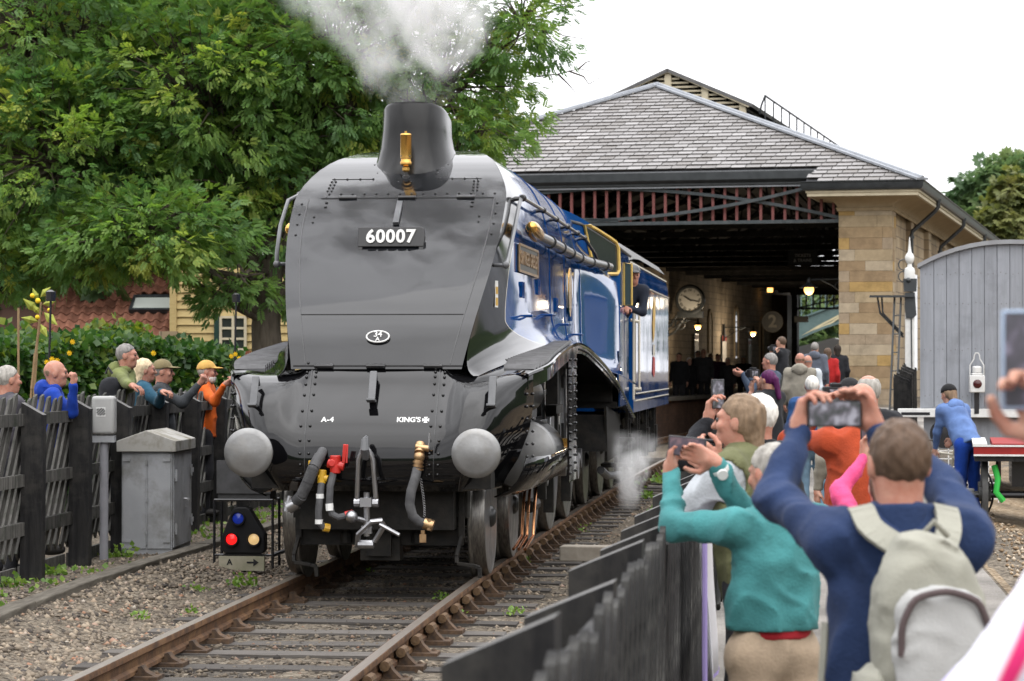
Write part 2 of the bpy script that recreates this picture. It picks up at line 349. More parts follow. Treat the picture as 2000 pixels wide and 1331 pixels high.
# lower front apron with the two wings
cen = [(.46, .74), (.38, .85), (.36, .98), (.39, 1.15), (.50, 1.35), (.64, 1.55), (.70, 1.65), (.735, 1.70), (.75, 1.722)]
fen = [(.46, .74), (.38, .85), (.36, .98), (.37, 1.15), (.42, 1.32), (.51, 1.48), (.63, 1.585), (.80, 1.645), (1.06, 1.688)]
cs = [Spline(range(9), [p[0] for p in cen]), Spline(range(9), [p[1] for p in cen])]; fs_ = [Spline(range(9), [p[0] for p in fen]), Spline(range(9), [p[1] for p in fen])]
def apron(X, q):
    a = abs(X); wgt = sm((a - .52) / .22); dip = .05 * math.exp(-((a - .63) / .06) ** 2) * sm((q - 3) / 2.5)
    Y = lerp(cs[0](q), fs_[0](q), wgt) + dip; Z = lerp(cs[1](q), fs_[1](q), wgt)
    if a > .85: Y += 1.1 * ((a - .85) / .485) ** 2 * interp(q, [0, 3.5, 5, 6, 7, 8], [1, 1, .8, .56, .3, 0])
    fz = interp(Z, [.74, .85, .98, 1.2, 1.42], [.78, .83, .90, .97, 1.0]); X *= 1 - (1 - fz) * sm((a - .4) / .6)
    return (X, Y, Z)
XS = [k * 1.232 / 30 for k in range(-30, 31)]
mb = MB(); mb.grid([[apron(X, q / 3) for X in XS] for q in range(25)])
obj('front_apron', mb, BLACK, loco, smooth=60)
# running plates, valance rims, straps and lower skirts, both sides
for sx in (-1, 1):
    mb = MB(); ys = [.92 + .1 * k for k in range(5)] + [1.4 + .25 * k for k in range(53)]
    ys = [y for y in ys if y <= 14.4]
    P = []
    for Y in ys:
        z = Zrp(Y); wv = Wp(Y); inn = min(.86, wv - .2); P.append([(sx * x, Y, z - .012 * ((x - inn) / (wv - inn)) ** 4) for x in [lerp(inn, wv, k / 5) for k in range(6)]])
    mb.grid(P, flip=sx > 0); o = obj('running_plate', mb, BLACK, loco, smooth=60)
    mb = MB(); mb.tube([(sx * Wp(Y), Y, Zrp(Y) - .012) for Y in ys], .017, 6); obj('edge_beading', mb, BLACK, loco)
    mb = MB()
    for Y0, Y1, d in ((.94, 3.45, .13), (4.25, 14.3, .10)):
        yy = np.linspace(Y0, Y1, 30); mb.grid([[(sx * Wp(Y), Y, Zrp(Y) - .02), (sx * Wp(Y), Y, Zrp(Y) - d * (1 if Y < 12 else .8))] for Y in yy]); mb.grid([[(sx * (Wp(Y) - .04), Y, Zrp(Y) - d), (sx * Wp(Y), Y, Zrp(Y) - d)] for Y in yy])
    mb.prism([(3.45, .68), (4.25, .68)] + [(Y, Zrp(Y) - .015) for Y in np.linspace(4.32, 3.36, 7)], 'x', sx * 1.333, sx * 1.315)
    obj('valance', mb, BLACK, loco, smooth=40)
    mb = MB(); yy = np.linspace(.94, 4.3, 16); prof = [(-.01, .99), (-.035, .89), (-.08, .80), (-.15, .72), (-.27, .67)]
    mb.grid([[(sx * (Wp(Y) + a_), Y, z) for a_, z in prof] for Y in yy]); obj('cylinder_skirt', mb, BLACK, loco, smooth=60, solid=.01)
    # ribbed non-slip strips on the running plate
    mb = MB()
    for k in range(38):
        Y = 1.18 + .078 * k; z = Zrp(Y); x1 = Wp(Y) - .03; x0 = max(.90 if Y > 1.5 else .98, x1 - .40); s2 = (Zrp(Y + .01) - z) / .01
        mb.beam((sx * x0, Y, z + .014), (sx * x1, Y, z + .010), .034, .03)
    obj('tread_ribs', mb, TREAD, loco, smooth=0)['kind'] = 'stuff'
# rivets, seams and hinges on the front
mb = MB()
def rivet(p, r=.011): mb.ball(p, r, 6, 4)
for X in np.linspace(-.62, .80, 15): rivet(nose(X, 3.19 - .0 * abs(X), .002))
for X in np.linspace(-.62, -.28, 4): rivet(nose(X, 3.335, .002))
for X in np.linspace(.30, .62, 4): rivet(nose(X, 3.335, .002))
for sx in (-1, 1):
    for z in np.linspace(3.22, 3.31, 4): rivet(nose(sx * (.60 + .1 * (3.31 - z)), z, .002)); rivet(nose(sx * (.635 + .1 * (3.31 - z)), z, .002))
    for z in np.linspace(2.82, 3.1, 4): rivet(nose(sx * (aX(z) - .07), z, .002))
    for X in (.33 * sx, .40 * sx):
        for z in (3.11, 3.07): rivet(nose(sx * .58 + X * .12, z, .002))
    for z in (2.98, 2.93): rivet(nose(sx * .70, z, .002))
    for q in np.linspace(1.2, 7.6, 12):
        for dx in (.48, .555): rivet(Vector(apron(sx * dx, q)) + Vector((0, -.004, 0)), .013)
for X in np.linspace(-.40, .40, 7): rivet(Vector(apron(X, 7.5)) + Vector((0, -.004, 0)), .013)
for X in (-.62, -.585, -.55, .66, .69, .72, .75, .78, .81): rivet(Vector(apron(X, 7.9)) + Vector((0, -.02, .03)), .013)
for sx in (-1, 1):
    for z in np.linspace(.76, 1.78, 15):
        for Y in (3.52, 4.17): rivet((sx * 1.338, Y, z), .014)
    for z in np.linspace(1.0, 1.5, 6): rivet((sx * 1.19, .92, z), .013); rivet((sx * 1.228, 1.02, z), .013)
    for Y in np.linspace(4.6, 14.0, 40): rivet((sx * 1.338, Y, Zrp(Y) - .06), .012)
obj('rivets', mb, BLACK, loco, smooth=60)['kind'] = 'stuff'
mb = MB()
def seam(pts, r=.006): mb.tube([p for p in pts], r, 4)
seam([nose(X, 3.15, 0) for X in np.linspace(-.68, .80, 24)], .008)
for sx in (-1, 1):
    seam([nose(sx * (aX(z) - (.12 if sx < 0 else .10)), z, 0) for z in np.linspace(1.74, 3.14, 20)])
seam([nose(X, 2.14, 0) for X in np.linspace(-(aX(2.14) - .12), aX(2.14) - .10, 16)])
seam([nose(X, 1.725, 0) for X in np.linspace(-aX(1.725) + .02, aX(1.725), 16)], .009)
for sx in (-1, 1): seam([apron(sx * .515, q) for q in np.linspace(.8, 8, 22)])
seam([nose(X, 3.335, 0) for X in np.linspace(-.64, -.27, 6)], .004); seam([nose(X, 3.335, 0) for X in np.linspace(.28, .66, 6)], .004)
for sx in (-1, 1): seam([nose(sx * (.62 + .1 * (3.31 - z)), z, 0) for z in np.linspace(3.16, 3.335, 5)], .004)
obj('panel_seams', mb, SOOT, loco, smooth=0)['kind'] = 'stuff'
for Z, xs in ((3.155, (-.45, .06, .56)), (1.725, (-.42, .0, .46))):
    for X in xs:
        mb = MB(); p = nose(X, Z, .012); mb.tube([p - Vector((.075, 0, 0)), p + Vector((.075, 0, 0))], .018, 8); obj('hinge', mb, SOOT, loco)
# lamp irons
for (X, Y, Z) in ((-.93, .46, 1.46), (0., .585, 1.50), (.96, .46, 1.46)):
    mb = MB(); base = Vector((X, Y + (.12 if X else .08), Z + .13))
    mb.beam(base + Vector((0, -.06, .05)), base + Vector((0, -.17, -.17)), .058, .016, up=(0, 1, 0)); mb.beam(base + Vector((0, -.17, -.17)), base + Vector((0, -.05, -.19)), .058, .016); mb.beam(base + Vector((0, -.235, -.165)), base + Vector((0, -.17, -.185)), .07, .02)
    mb.beam(base + Vector((0, -.06, .05)), base + Vector((0, .0, -.02)), .05, .02); obj('lamp_iron', mb, LGREY, loco, smooth=0, bevel=.004)
mb = MB(); mb.box(-.024, .024, -.16, .16, 0, .03); obj('lamp_iron', put(mb, frame(nose(.012, 3.0, 0), (1, 0, 0), nose(.012, 3.1) - nose(.012, 2.9))), LGREY, loco, smooth=0)
# number plate and writing on the front
def on_nose(mbx, X, Z, off): return put(mbx, frame(nose(X, Z, 0) + nose_n(Z) * off, (1, 0, 0), Vector((1, 0, 0)).cross(nose_n(Z)) * -1))
mb = MB()
Mn = frame(nose(.0, 2.79, 0) + Vector((0, -.07, .0)), (1, 0, 0), (0, .22, 1))
mb.prism([(-.275, -.085), (.275, -.085), (.285, .0), (.275, .07), (.255, .085), (-.275, .085)], 'z', -.03, .02)
mb.box(-.25, .25, -.16, -.085, -.04, -.02); mb.box(-.275, -.235, -.165, -.08, -.04, .015); mb.box(.235, .275, -.165, -.08, -.04, .015)
plate = obj('number_plate', put(mb, Mn), material('black_plate', (.016, .016, .017), rough=.4), loco, smooth=0, bevel=.006)
obj('lettering', put(text_mb('60007', .155, .02, .0045, 1.08), Mn @ Matrix.Translation((0, -.004, .026))), WHITEP, plate, smooth=0, label='white raised number 60007')
mb = MB(); Ms = frame(nose(0, 1.955, .012), (1, 0, 0), Vector((0, .5, 1)))
mb.loft([[Ms @ Vector((a * math.cos(k * math.pi / 14), b_ * math.sin(k * math.pi / 14), z)) for k in range(28)] for a, b_, z in ((.098, .056, -.012), (.098, .056, .010))])
sp_ = obj('shed_plate', mb, MATS['black_plate'], loco, smooth=30)
mb = MB(); ring = [Ms @ Vector((.091 * math.cos(k * math.pi / 16), .050 * math.sin(k * math.pi / 16), .012)) for k in range(32)]; mb.tube(ring, .0065, 5, closed=True)
mb.add(*(lambda q: (q.v, q.f))(put(text_mb('34', .07, .01, .0008), Ms @ Matrix.Translation((0, .017, .014))))); mb.add(*(lambda q: (q.v, q.f))(put(text_mb('A', .05, .01, .0008), Ms @ Matrix.Translation((0, -.026, .014)))))
obj('lettering', mb, WHITEP, sp_, smooth=0, label='white raised shed code 34A')
def on_apron(mbx, X, q, off=.003):
    p = Vector(apron(X, q)); tx = (Vector(apron(X + .02, q)) - Vector(apron(X - .02, q))).normalized(); ty = (Vector(apron(X, q + .1)) - Vector(apron(X, q - .1))).normalized(); Mx = frame(p, tx, ty)
    return put(mbx, Mx @ Matrix.Translation((0, 0, off)))
obj('lettering', on_apron(text_mb('A-4', .062, .002, .002, 1.1), -.345, 3.75), WHITEP, loco, smooth=0, label='white painted A-4')
obj('lettering', on_apron(text_mb("KING'S", .062, .002, .002, 1.0), .30, 3.75), WHITEP, loco, smooth=0, label="white painted KING'S")
mb = MB(); mb.prism([(x, y) for k in range(4) for x, y in [(.007 * math.cos(k * math.pi / 2) - s3 * .0 * 1, 0) for s3 in (0,)]] or [(0, 0)], 'z', 0, .001) if False else None
mb = MB()
for k in range(4):
    a = k * math.pi / 2; c, s_ = math.cos(a), math.sin(a); mb.add([(c * x - s_ * y, s_ * x + c * y, .001) for x, y in ((.003, -.004), (.027, -.016), (.027, .016), (.003, .004))], [(0, 1, 2, 3)])
mb.add([(-.005, -.005, .001), (.005, -.005, .001), (.005, .005, .001), (-.005, .005, .001)], [(0, 1, 2, 3)])
obj('cross_emblem', on_apron(mb, .435, 3.75), WHITEP, loco, smooth=0, label='white painted flared cross')
# chimney with a spreading base
mb = MB(); rings = []
for z, f_, flare in ((3.16, 0, .27), (3.23, 0, .20), (3.30, 0, .145), (3.39, 0, .095), (3.50, 0, .05), (3.63, 0, .02), (3.8, 0, 0), (4.0, 0, -.004), (4.035, 0, -.02)):
    ring = []
    for k in range(40):
        a = 2 * math.pi * k / 40; c, s_ = math.cos(a), math.sin(a); n_ = 2.8
        rr = (abs(c) ** n_ + abs(s_) ** n_) ** (-1 / n_); x = (.292 + flare * .9) * rr * c; y = (.52 + flare * 1.5) * rr * s_
        zt = z
        if z > 3.7: zt = z - .14 * (z - 3.7) / .3 * (y + .52) / 1.04
        if z < 3.7: zt = z + .34 * sm((y + .7) / 1.2) * (3.7 - z) / .54
        ring.append((x * (1 + .06 * (y < 0) * 0), 3.17 + y, zt))
    rings.append(ring)
inner = [[(p[0] * .88, 3.17 + (p[1] - 3.17) * .92, p[2]) for p in rings[-1]], [(p[0] * .86, 3.17 + (p[1] - 3.17) * .9, p[2] - .3) for p in rings[-1]]]
mb.loft(rings + inner, caps=True); obj('chimney', mb, paint('chimney_black', (.004, .004, .004), .16, ior=1.34, dust=(.012, .012, .012), damt=.6, bump=.06)[0], loco, smooth=50)
mb = MB(); pts = []
for k in range(40):
    a = 2 * math.pi * k / 40; c, s_ = math.cos(a), math.sin(a); rr = (abs(c) ** 2.6 + abs(s_) ** 2.6) ** (-1 / 2.6); x = .345 * rr * c; y = 3.15 + .80 * rr * s_
    z = 3.2
    for _ in range(60):
        z += .01
        if Yw(z) > y or z > 3.715: break
    dome = 2.5 + 1.22 * (1 - min(.999, abs(x) / .99) ** 3) ** (1 / 3)
    if y < 3.3: pts.append(Vector((x, y, min(z, dome) - .012)))
pts.sort(key=lambda q: math.atan2(q.x, 3.3 - q.y))
mb.tube(pts, .006, 4)
for p in pts[::2]: mb.ball(p + Vector((0, 0, .004)), .011, 6, 4)
obj('base_seam', mb, SOOT, loco)
# brass chime whistle standing before the chimney
p = atX(795, 362, 0.); wb = Vector((0, 2.43, 3.31)); mb = MB()
mb.lathe([(.028, 0), (.03, .05), (.018, .06), (.018, .09)], wb, n=12); wh = obj('whistle', mb, SOOT, loco)
mb = MB(); mb.lathe([(.02, .085), (.033, .10), (.033, .125), (.022, .135), (.05, .15), (.052, .17), (.048, .178), (.044, .185), (.044, .20), (.049, .205), (.049, .40), (.052, .405), (.045, .418), (.012, .425), (.012, .44)], wb, n=16)
obj('bell', mb, BRASS, wh, label='brass bell of the whistle')
mb = MB()
for a in (-.9, .9): mb.ball(wb + Vector((.034 * math.sin(a), -.035 * math.cos(a), .222)), .017, 8, 6)
obj('mouth', mb, SOOT, wh)
# buffers
for sx in (-1, 1):
    c = (sx * .885, 0, 1.055)
    mb = MB(); mb.lathe([(.085, .42), (.085, .2), (.07, .2), (.07, .03)], c, 'y', 20); bf = obj('buffer', mb, SOOT, loco)
    mb = MB(); mb.lathe([(.191, .020), (.191, .006), (.186, -.001), (.145, -.012), (.06, -.020), (.055, -.021), (.0, -.0225)], c, 'y', 48); obj('buffer_head', mb, BUFST, bf, smooth=40); mb = MB(); mb.lathe([(.05, .055), (.185, .037), (.1905, .021), (.05, .0209)], c, 'y', 48); obj('buffer_back', mb, UNDER, bf, smooth=40)
# frames, buffer beam underside, bogie
mb = MB(); mb.box(-.62, .62, .75, 13.2, .42, 1.62); mb.box(-.95, .95, .46, .75, .76, 1.1); obj('main_frame', mb, UNDER, loco, smooth=0)
mb = MB(); mb.prism([(-.225, .52), (-.205, .46), (-.16, .43), (.17, .43), (.215, .46), (.235, .52), (.235, .80), (-.225, .80)], 'y', .80, .83); dp = obj('drag_plate', mb, LGREY, loco, smooth=0, bevel=.004)
mb = MB(); [mb.ball((x, .795, z), .016, 8, 5) for x in (-.19, .2) for z in (.75, .47)]; obj('bolts', mb, LGREY, dp)['kind'] = 'stuff'
mb = MB(); mb.box(-.55, .55, 1.2, 4.0, .36, .56); mb.box(-.66, .66, 1.0, 1.16, .28, .44); mb.box(-.16, .16, .95, 1.15, .16, .34); mb.box(-.10, .10, .88, .95, .2, .42)
[mb.lathe([(.05, .0), (.05, .08), (.03, .08), (.03, .14)], (x, .98, .3), n=10) for x in (-.28, .3)]
obj('bogie_frame', mb, UNDER, loco, smooth=0)
for sx in (-1, 1):
    mb = MB(); y = .95; x = sx * .66
    mb.beam((x, y, .82), (x, y, .34), .05, .05, up=(0, 1, 0)); P = [(x, y, .36), (x - .035, y - .04, .20), (x - .03, y - .05, .145), (x + .11, y - .05, .125), (x + .15, y - .05, .11), (x + .155, y - .05, .03)]
    for a, b_ in zip(P, P[1:]): mb.beam(a, b_, .03, .055, up=(0, 1, .01))
    mb.box(x - .05, x + .05, y, y + .3, .5, .82); mb.beam((x - .02, y + .02, .72), (sx * .2, y + .05, .66), .03, .14); mb.box(min(x, sx * .25), max(x, sx * .25), y + .1, y + .13, .42, .62)
    obj('guard_iron', mb, UNDER, loco, smooth=0, bevel=.005)
# wheels
def wheel(R, nsp, name, cx, Y, sx, face=.815, par=loco, crank=False):
    o = bpy.data.objects.new(name, None)
    mb = MB(); hub = .16 if R > .8 else .1
    mb.lathe([(.03, .76), (hub, .76), (hub * 1.05, .80), (hub * .8, .85), (.05, .87), (0, .87)], (0, Y, R), 'x', 20)
    ri = R - .075
    rim = [(ri - .05, .70), (ri, .695), (ri, .80), (ri - .045, .805), (ri - .05, .70)]; mb.lathe(rim, (0, Y, R), 'x', 48)
    for k in range(nsp):
        a = 2 * math.pi * k / nsp; d = Vector((0, math.cos(a), math.sin(a))); c = Vector((.755, Y, R)); mb.tube([c + d * hub * .8, c + d * (ri - .02)], [.035 if R > .8 else .028, .024], 6)
    if crank: mb.box(.76, .80, Y - .09, Y + .09, R - .45, R + .05)
    me = mb.mesh('wheel'); wo = link('wheel', me, WHEELP, par, smooth=40)
    mb = MB(); mb.lathe([(R - .08, .69), (R + .028, .69), (R + .03, .70), (R + .02, .715), (R + .002, .725), (R, .80), (R - .012, .825), (R - .03, .828), (R - .045, .818), (R - .08, .818)], (0, Y, R), 'x', 64)
    to = link('tyre', mb.mesh('tyre'), TYRE, wo, smooth=40)
    mb = MB(); mb.lathe([(R - .078, .819), (R - .016, .829), (R - .010, .826)], (0, Y, R), 'x', 64); link('tyre_face', mb.mesh('tyre_face'), STEEL, wo, smooth=40)
    if sx < 0: wo.scale = (-1, 1, 1)
    return wo
WHEELP = material('wheel_paint', (.013, .013, .014), (.03, .028, .026), rough=.35, scale=8)
for sx in (-1, 1):
    for Y in (1.6, 3.505): wheel(.4825, 10, 'w', 0, Y, sx)
    for Y in (5.23, 7.44, 9.65): wheel(1.016, 20, 'w', 0, Y, sx, crank=True)
    wheel(.559, 12, 'w', 0, 12.55, sx)
for Y, r in ((1.6, .4825), (3.505, .4825), (5.23, 1.016), (7.44, 1.016), (9.65, 1.016), (12.55, .559)): mb = MB(); mb.tube([(-.7, Y, r), (.7, Y, r)], .085, 12); obj('axle', mb, UNDER, loco)
# cylinders, motion and rods, both sides
for sx in (-1, 1):
    mb = MB(); mb.lathe([(.0, 2.40), (.30, 2.40), (.30, 2.42), (.27, 2.46), (.27, 3.55), (.24, 3.6), (0, 3.6)], (sx * 1.01, 0, .965), 'y', 28); mb.lathe([(0, 2.5), (.16, 2.5), (.16, 3.6), (0, 3.6)], (sx * .93, 0, 1.47), 'y', 18); cyo = obj('cylinder', mb, SOOT, loco)
    mb = MB(); mb.lathe([(.30, 2.41), (.302, 2.39), (.285, 2.355), (.2, 2.325), (.08, 2.31), (0, 2.308)], (sx * 1.01, 0, .965), 'y', 40); obj('cylinder_cover', mb, BUFST, cyo)
    mb = MB(); mb.lathe([(.05, 2.05), (.05, 2.35), (.09, 2.36), (.09, 2.5)], (sx * .96, 0, 1.47), 'y', 14); mb.lathe([(.12, 2.44), (.12, 2.5)], (sx * .96, 0, 1.47), 'y', 18); mb.box(sx * .96 - .03, sx * .96 + .03, 2.0, 2.12, 1.33, 1.6); mb.box(sx * .96 - .05, sx * .96 + .05, 2.02, 2.1, 1.55, 1.62); mb.box(sx * .96 - .05, sx * .96 + .05, 2.02, 2.1, 1.30, 1.36); obj('valve_spindle_guide', mb, LGREY, cyo)
    mb = MB(); mb.tube([(sx * 1.12, 1.75, .86), (sx * 1.14, 1.62, .84)], .035, 10); mb.tube([(sx * 1.08, 2.2, .8), (sx * 1.15, 1.6, .82), (sx * 1.13, 1.5, .86)], .018, 8); obj('drain_cock', mb, BRONZE, cyo)
    mb = MB()
    for j, dx in enumerate((0, .045, .10)): mb.tube([(sx * (.93 + dx), 3.55, .68), (sx * (.93 + dx), 3.35, .5), (sx * (.93 + dx), 3.2, .22), (sx * (.90 + dx), 2.75, .13)], .014, 8)
    obj('drain_pipes', mb, COPPER, loco, label='bent copper drain pipes')
    # slide bars, crosshead, connecting rod and coupling rods
    mb = MB(); mb.box(sx * 1.01 - .04, sx * 1.01 + .04, 3.62, 4.9, 1.17, 1.23); mb.box(sx * 1.01 - .03, sx * 1.01 + .03, 3.62, 4.9, 1.10, 1.13); obj('slide_bars', mb, STEEL, loco, smooth=0, bevel=.004)
    mb = MB(); mb.box(sx * 1.01 - .07, sx * 1.01 + .07, 4.45, 4.85, .86, 1.25); mb.lathe([(0, .06), (.07, .06), (.07, .1), (0, .1)], (sx * 1.01, 4.65, .965), 'x', 14); mb.tube([(sx * 1.01, 3.55, .965), (sx * 1.01, 4.5, .965)], .04, 12); obj('crosshead', mb, STEEL, loco, smooth=30, bevel=.008)
    cr = .33; cpy = 7.44 - .15; cpz = 1.016 - cr
    mb = MB(); mb.beam((sx * 1.08, 4.65, .965), (sx * 1.08, cpy, cpz), .05, .12); mb.lathe([(.14, 1.04), (.14, 1.13)], (0, cpy, cpz), 'x', 18) if sx > 0 else mb.lathe([(.14, -1.13), (.14, -1.04)], (0, cpy, cpz), 'x', 18); obj('connecting_rod', mb, STEEL, loco, smooth=30)
    mb = MB()
    for a in (5.23, 7.44): mb.beam((sx * .96, a - .15, cpz), (sx * .96, a + 2.06, cpz), .045, .11)
    for a in (5.23, 7.44, 9.65): mb.lathe([(.11, .92), (.11, 1.0)] if sx > 0 else [(.11, -1.0), (.11, -.92)], (0, a - .15, cpz), 'x', 16)
    obj('coupling_rod', mb, STEEL, loco, smooth=30)
    # valve gear: expansion link, radius rod, lifting link, return crank rod, brackets
    mb = MB(); mb.tube([(sx * .98, 6.1, 1.72), (sx * .98, 6.02, 1.5), (sx * .98, 6.1, 1.28)], .035, 8); mb.beam((sx * .98, 6.05, 1.52), (sx * .98, 4.3, 1.45), .03, .05); mb.beam((sx * 1.02, 4.35, 1.5), (sx * 1.02, 4.55, .8), .03, .055); mb.beam((sx * 1.02, 4.55, .84), (sx * 1.02, 4.9, .86), .03, .05); mb.beam((sx * 1.1, 6.1, 1.28), (sx * 1.1, 7.2, .9), .03, .06); mb.tube([(sx * 1.0, 4.6, 1.86), (sx * 1.0, 4.6, 1.25)], .02, 8); mb.tube([(sx * 1.06, 6.5, 1.7), (sx * 1.06, 6.55, .95)], .025, 8); mb.lathe([(.05, 0), (.055, .12), (.03, .14)], (sx * 1.06, 6.53, 1.5), n=12)
    obj('valve_gear', mb, STEEL, loco, smooth=30, bevel=.004)
    mb = MB(); mb.box(sx * 1.0 - .1, sx * 1.0 + .1, 5.0, 5.1, 1.0, 1.85); mb.prism([(5.1, 1.84), (7.6, 1.75), (7.3, 1.2), (6.9, 1.5), (5.1, 1.7)], 'x', sx * .9, sx * .93); mb.box(sx * 1.1 - .05, sx * 1.1 + .05, 4.25, 5.0, 1.28, 1.36); mb.box(sx * .93 - .06, sx * .93 + .06, 4.95, 5.05, .45, .7); mb.box(sx * .9 - .05, sx * .9 + .05, 6.28, 6.40, .25, 1.1); mb.box(sx * .9 - .05, sx * .9 + .05, 8.48, 8.60, .25, 1.1); mb.tube([(sx * .9, 4.2, .42), (sx * .9, 4.8, .42)], .06, 10)
    obj('motion_bracket', mb, UNDER, loco, smooth=0)
    mb = MB(); mb.box(sx * 1.13 - .03, sx * 1.13 + .03, 4.9, 5.45, .86, .95); mb.box(sx * 1.13 - .05, sx * 1.13 + .06, 5.4, 5.55, .80, 1.02); obj('lubricator', mb, BRASS, loco, smooth=0, bevel=.01, label='polished brass oil box on the motion')
    mb = MB(); mb.box(sx * .92 - .28, sx * .92 + .28, 10.7, 13.0, .72, 1.15); mb.prism([(10.8, .6), (13.2, .6), (13.3, 1.1), (10.6, 1.25)], 'x', sx * 1.18, sx * 1.21); mb.box(sx * 1.1 - .1, sx * 1.1 + .1, 12.75, 13.15, .45, .5); mb.box(sx * 1.1 - .1, sx * 1.1 + .1, 12.75, 13.15, .7, .74); obj('ashpan', mb, UNDER, loco, smooth=0)
    mb = MB(); mb.tube([(sx * 1.05, 12.0, .45), (sx * 1.1, 12.5, .36), (sx * 1.2, 13.3, .34)], .05, 10); obj('injector_pipe', mb, LGREY, loco)
# coupling hook and screw link
mb = MB(); mb.tube([(0, .36, 1.02), (0, .2, 1.03), (0, .15, 1.08), (0, .17, 1.15), (0, .24, 1.17)], [.045, .04, .035, .03, .018], 8); hk = obj('coupling_hook', mb, LGREY, loco)
mb = MB()
for sx in (-1, 1): mb.tube([(sx * .025, .19, 1.07), (sx * .055, .2, 1.0), (sx * .065, .22, .85), (sx * .075, .24, .68)], .02, 8); mb.tube([(sx * .05, .24, .66), (sx * .095, .24, .66)], .035, 10)
mb.tube([(-.025, .19, 1.07), (0, .15, 1.085), (.025, .19, 1.07)], .02, 8)
obj('coupling_shackle', mb, STEEL, hk)
mb = MB(); mb.tube([(0, .25, .74), (0, .27, .40)], .025, 10); mb.box(-.045, .045, .2, .3, .63, .70); mb.box(-.04, .04, .24, .3, .42, .48); mb.tube([(-.01, .26, .52), (-.10, .2, .55)], .02, 8); mb.ball((-.11, .2, .555), .05, 10, 6); mb.tube([(-.06, .22, .34), (.06, .22, .34)], .035, 10)
mb.tube([(-.07, .24, .33), (-.05, .16, .42), (.06, .12, .52), (.13, .14, .53), (.15, .18, .49), (.07, .2, .36)], .022, 8); mb.tube([(.12, .14, .5), (.28, .1, .42)], .016, 8); obj('coupling_screw', mb, STEEL, hk)
# hoses and cocks on the front
def front(x, y, Y=.25): return atY(x, y, Y)
mb = MB(); P = [front(x, y, Y) for x, y, Y in ((630, 882, .36), (624, 893, .26), (612, 915, .2), (600, 945, .2), (588, 970, .22), (575, 984, .27))]; mb.tube(P, .04, 12)
for a, b_ in zip(P[1:], P[2:]):
    for k in range(6): q = a.lerp(b_, k / 6); d = (b_ - a).normalized() * .009; mb.tube([q - d, q + d], .046, 12)
vh = obj('vacuum_hose', mb, RUBBER, loco)
mb = MB(); mb.tube([P[-1] + Vector((.02, 0, .01)), P[-1] + Vector((-.05, 0, -.03))], .055, 12); mb.tube([P[-1] + Vector((-.03, -.02, .06)), P[-1] + Vector((-.06, -.03, -.06))], .02, 8); obj('hose_end', mb, STEEL, vh)
mb = MB(); mb.tube([front(640, 905), front(672, 912)], .035, 12); mb.tube([front(655, 890), front(655, 925)], .042, 12); mb.tube([front(648, 905, .2), front(648, 905, .36)], .03, 10); mb.beam(front(671, 905, .18), front(674, 868, .18), .03, .012, up=(0, 1, 0)); mb.beam(front(677, 905, .18), front(679, 868, .18), .012, .012, up=(0, 1, 0)); rc = obj('brake_cock', mb, REDP, loco, smooth=40, bevel=.006, label='red brake pipe cock with upright handle')
mb = MB(); P = [front(x, y, Y) for x, y, Y in ((651, 925, .24), (645, 950, .2), (643, 985, .19), (648, 1004, .2), (660, 1011, .2), (676, 1008, .22))]; mb.tube(P, .028, 10); obj('air_hose', mb, RUBBER, rc)
mb = MB(); mb.tube([P[2] + Vector((0, 0, .005)), P[2] + Vector((.005, 0, -.05))], .031, 10); obj('hose_band', mb, WHITEP, rc)
mb = MB(); mb.tube([front(674, 1008, .22), front(690, 1004, .24)], .034, 10); obj('hose_coupling', mb, REDP, rc)
mb = MB(); mb.tube([front(622, 930), front(640, 936)], .03, 12); mb.tube([front(630, 918), front(628, 945)], .034, 12); mb.beam(front(606, 900, .3), front(606, 922, .3), .03, .014, up=(0, 1, 0)); mb.tube([front(610, 912, .3), front(622, 930, .27)], .012, 8); yc = obj('brake_cock', mb, YELP, loco, smooth=40, bevel=.005, label='yellow reservoir pipe cock')
mb = MB(); P = [front(x, y, Y) for x, y, Y in ((628, 945, .24), (625, 970, .2), (622, 1000, .19), (623, 1020, .2), (632, 1030, .22))]; mb.tube(P, .028, 10); obj('air_hose', mb, RUBBER, yc)
for j in (1, 3):
    mb = MB(); mb.tube([P[j] + Vector((0, 0, .02)), P[j] + Vector((0, 0, -.015))], .031, 10); obj('hose_band', mb, WHITEP, yc)
mb = MB(); mb.tube([front(632, 1030, .22), front(643, 1032, .24)], .034, 10); obj('hose_coupling', mb, YELP, yc)
mb = MB(); mb.tube([front(821, 868, .3), front(819, 885, .24)], .04, 12); mb.tube([front(812, 873), front(838, 877)], .026, 10); mb.ball(front(819, 892), (.045, .045, .05)); mb.tube([front(818, 898), front(815, 918)], .036, 12); [mb.tube([front(817, y), front(816.5, y + 3)], .043, 12) for y in (902, 909, 915)]; sv = obj('steam_heat_cock', mb, BRONZE, loco, smooth=40, label='bronze steam heating cock with upright steel handle')
mb = MB(); mb.tube([front(838, 876, .2), front(839, 845, .2)], .008, 6); obj('handle', mb, STEEL, sv)
mb = MB(); P = [front(x, y, Y) for x, y, Y in ((815, 916, .25), (811, 935, .21), (803, 960, .19), (800, 985, .19), (806, 1008, .2), (818, 1020, .22), (832, 1024, .24))]; mb.tube(P, .038, 12); obj('steam_hose', mb, RUBBER, sv)
mb = MB(); mb.tube([front(828, 1022, .24), front(846, 1028, .24)], .045, 12); mb.tube([front(838, 1014, .22), front(838, 1036, .22)], .02, 8); mb.tube([front(826, 1036, .24), front(826, 1056, .24)], .018, 8); mb.beam(front(826, 1044, .23), front(826, 1060, .23), .05, .02, up=(0, 1, 0)); obj('hose_coupling', mb, BRONZE, sv)
mb = MB(); P = [front(x, y, .24) for x, y in ((822, 938), (826, 965), (829, 990), (829, 1012))]
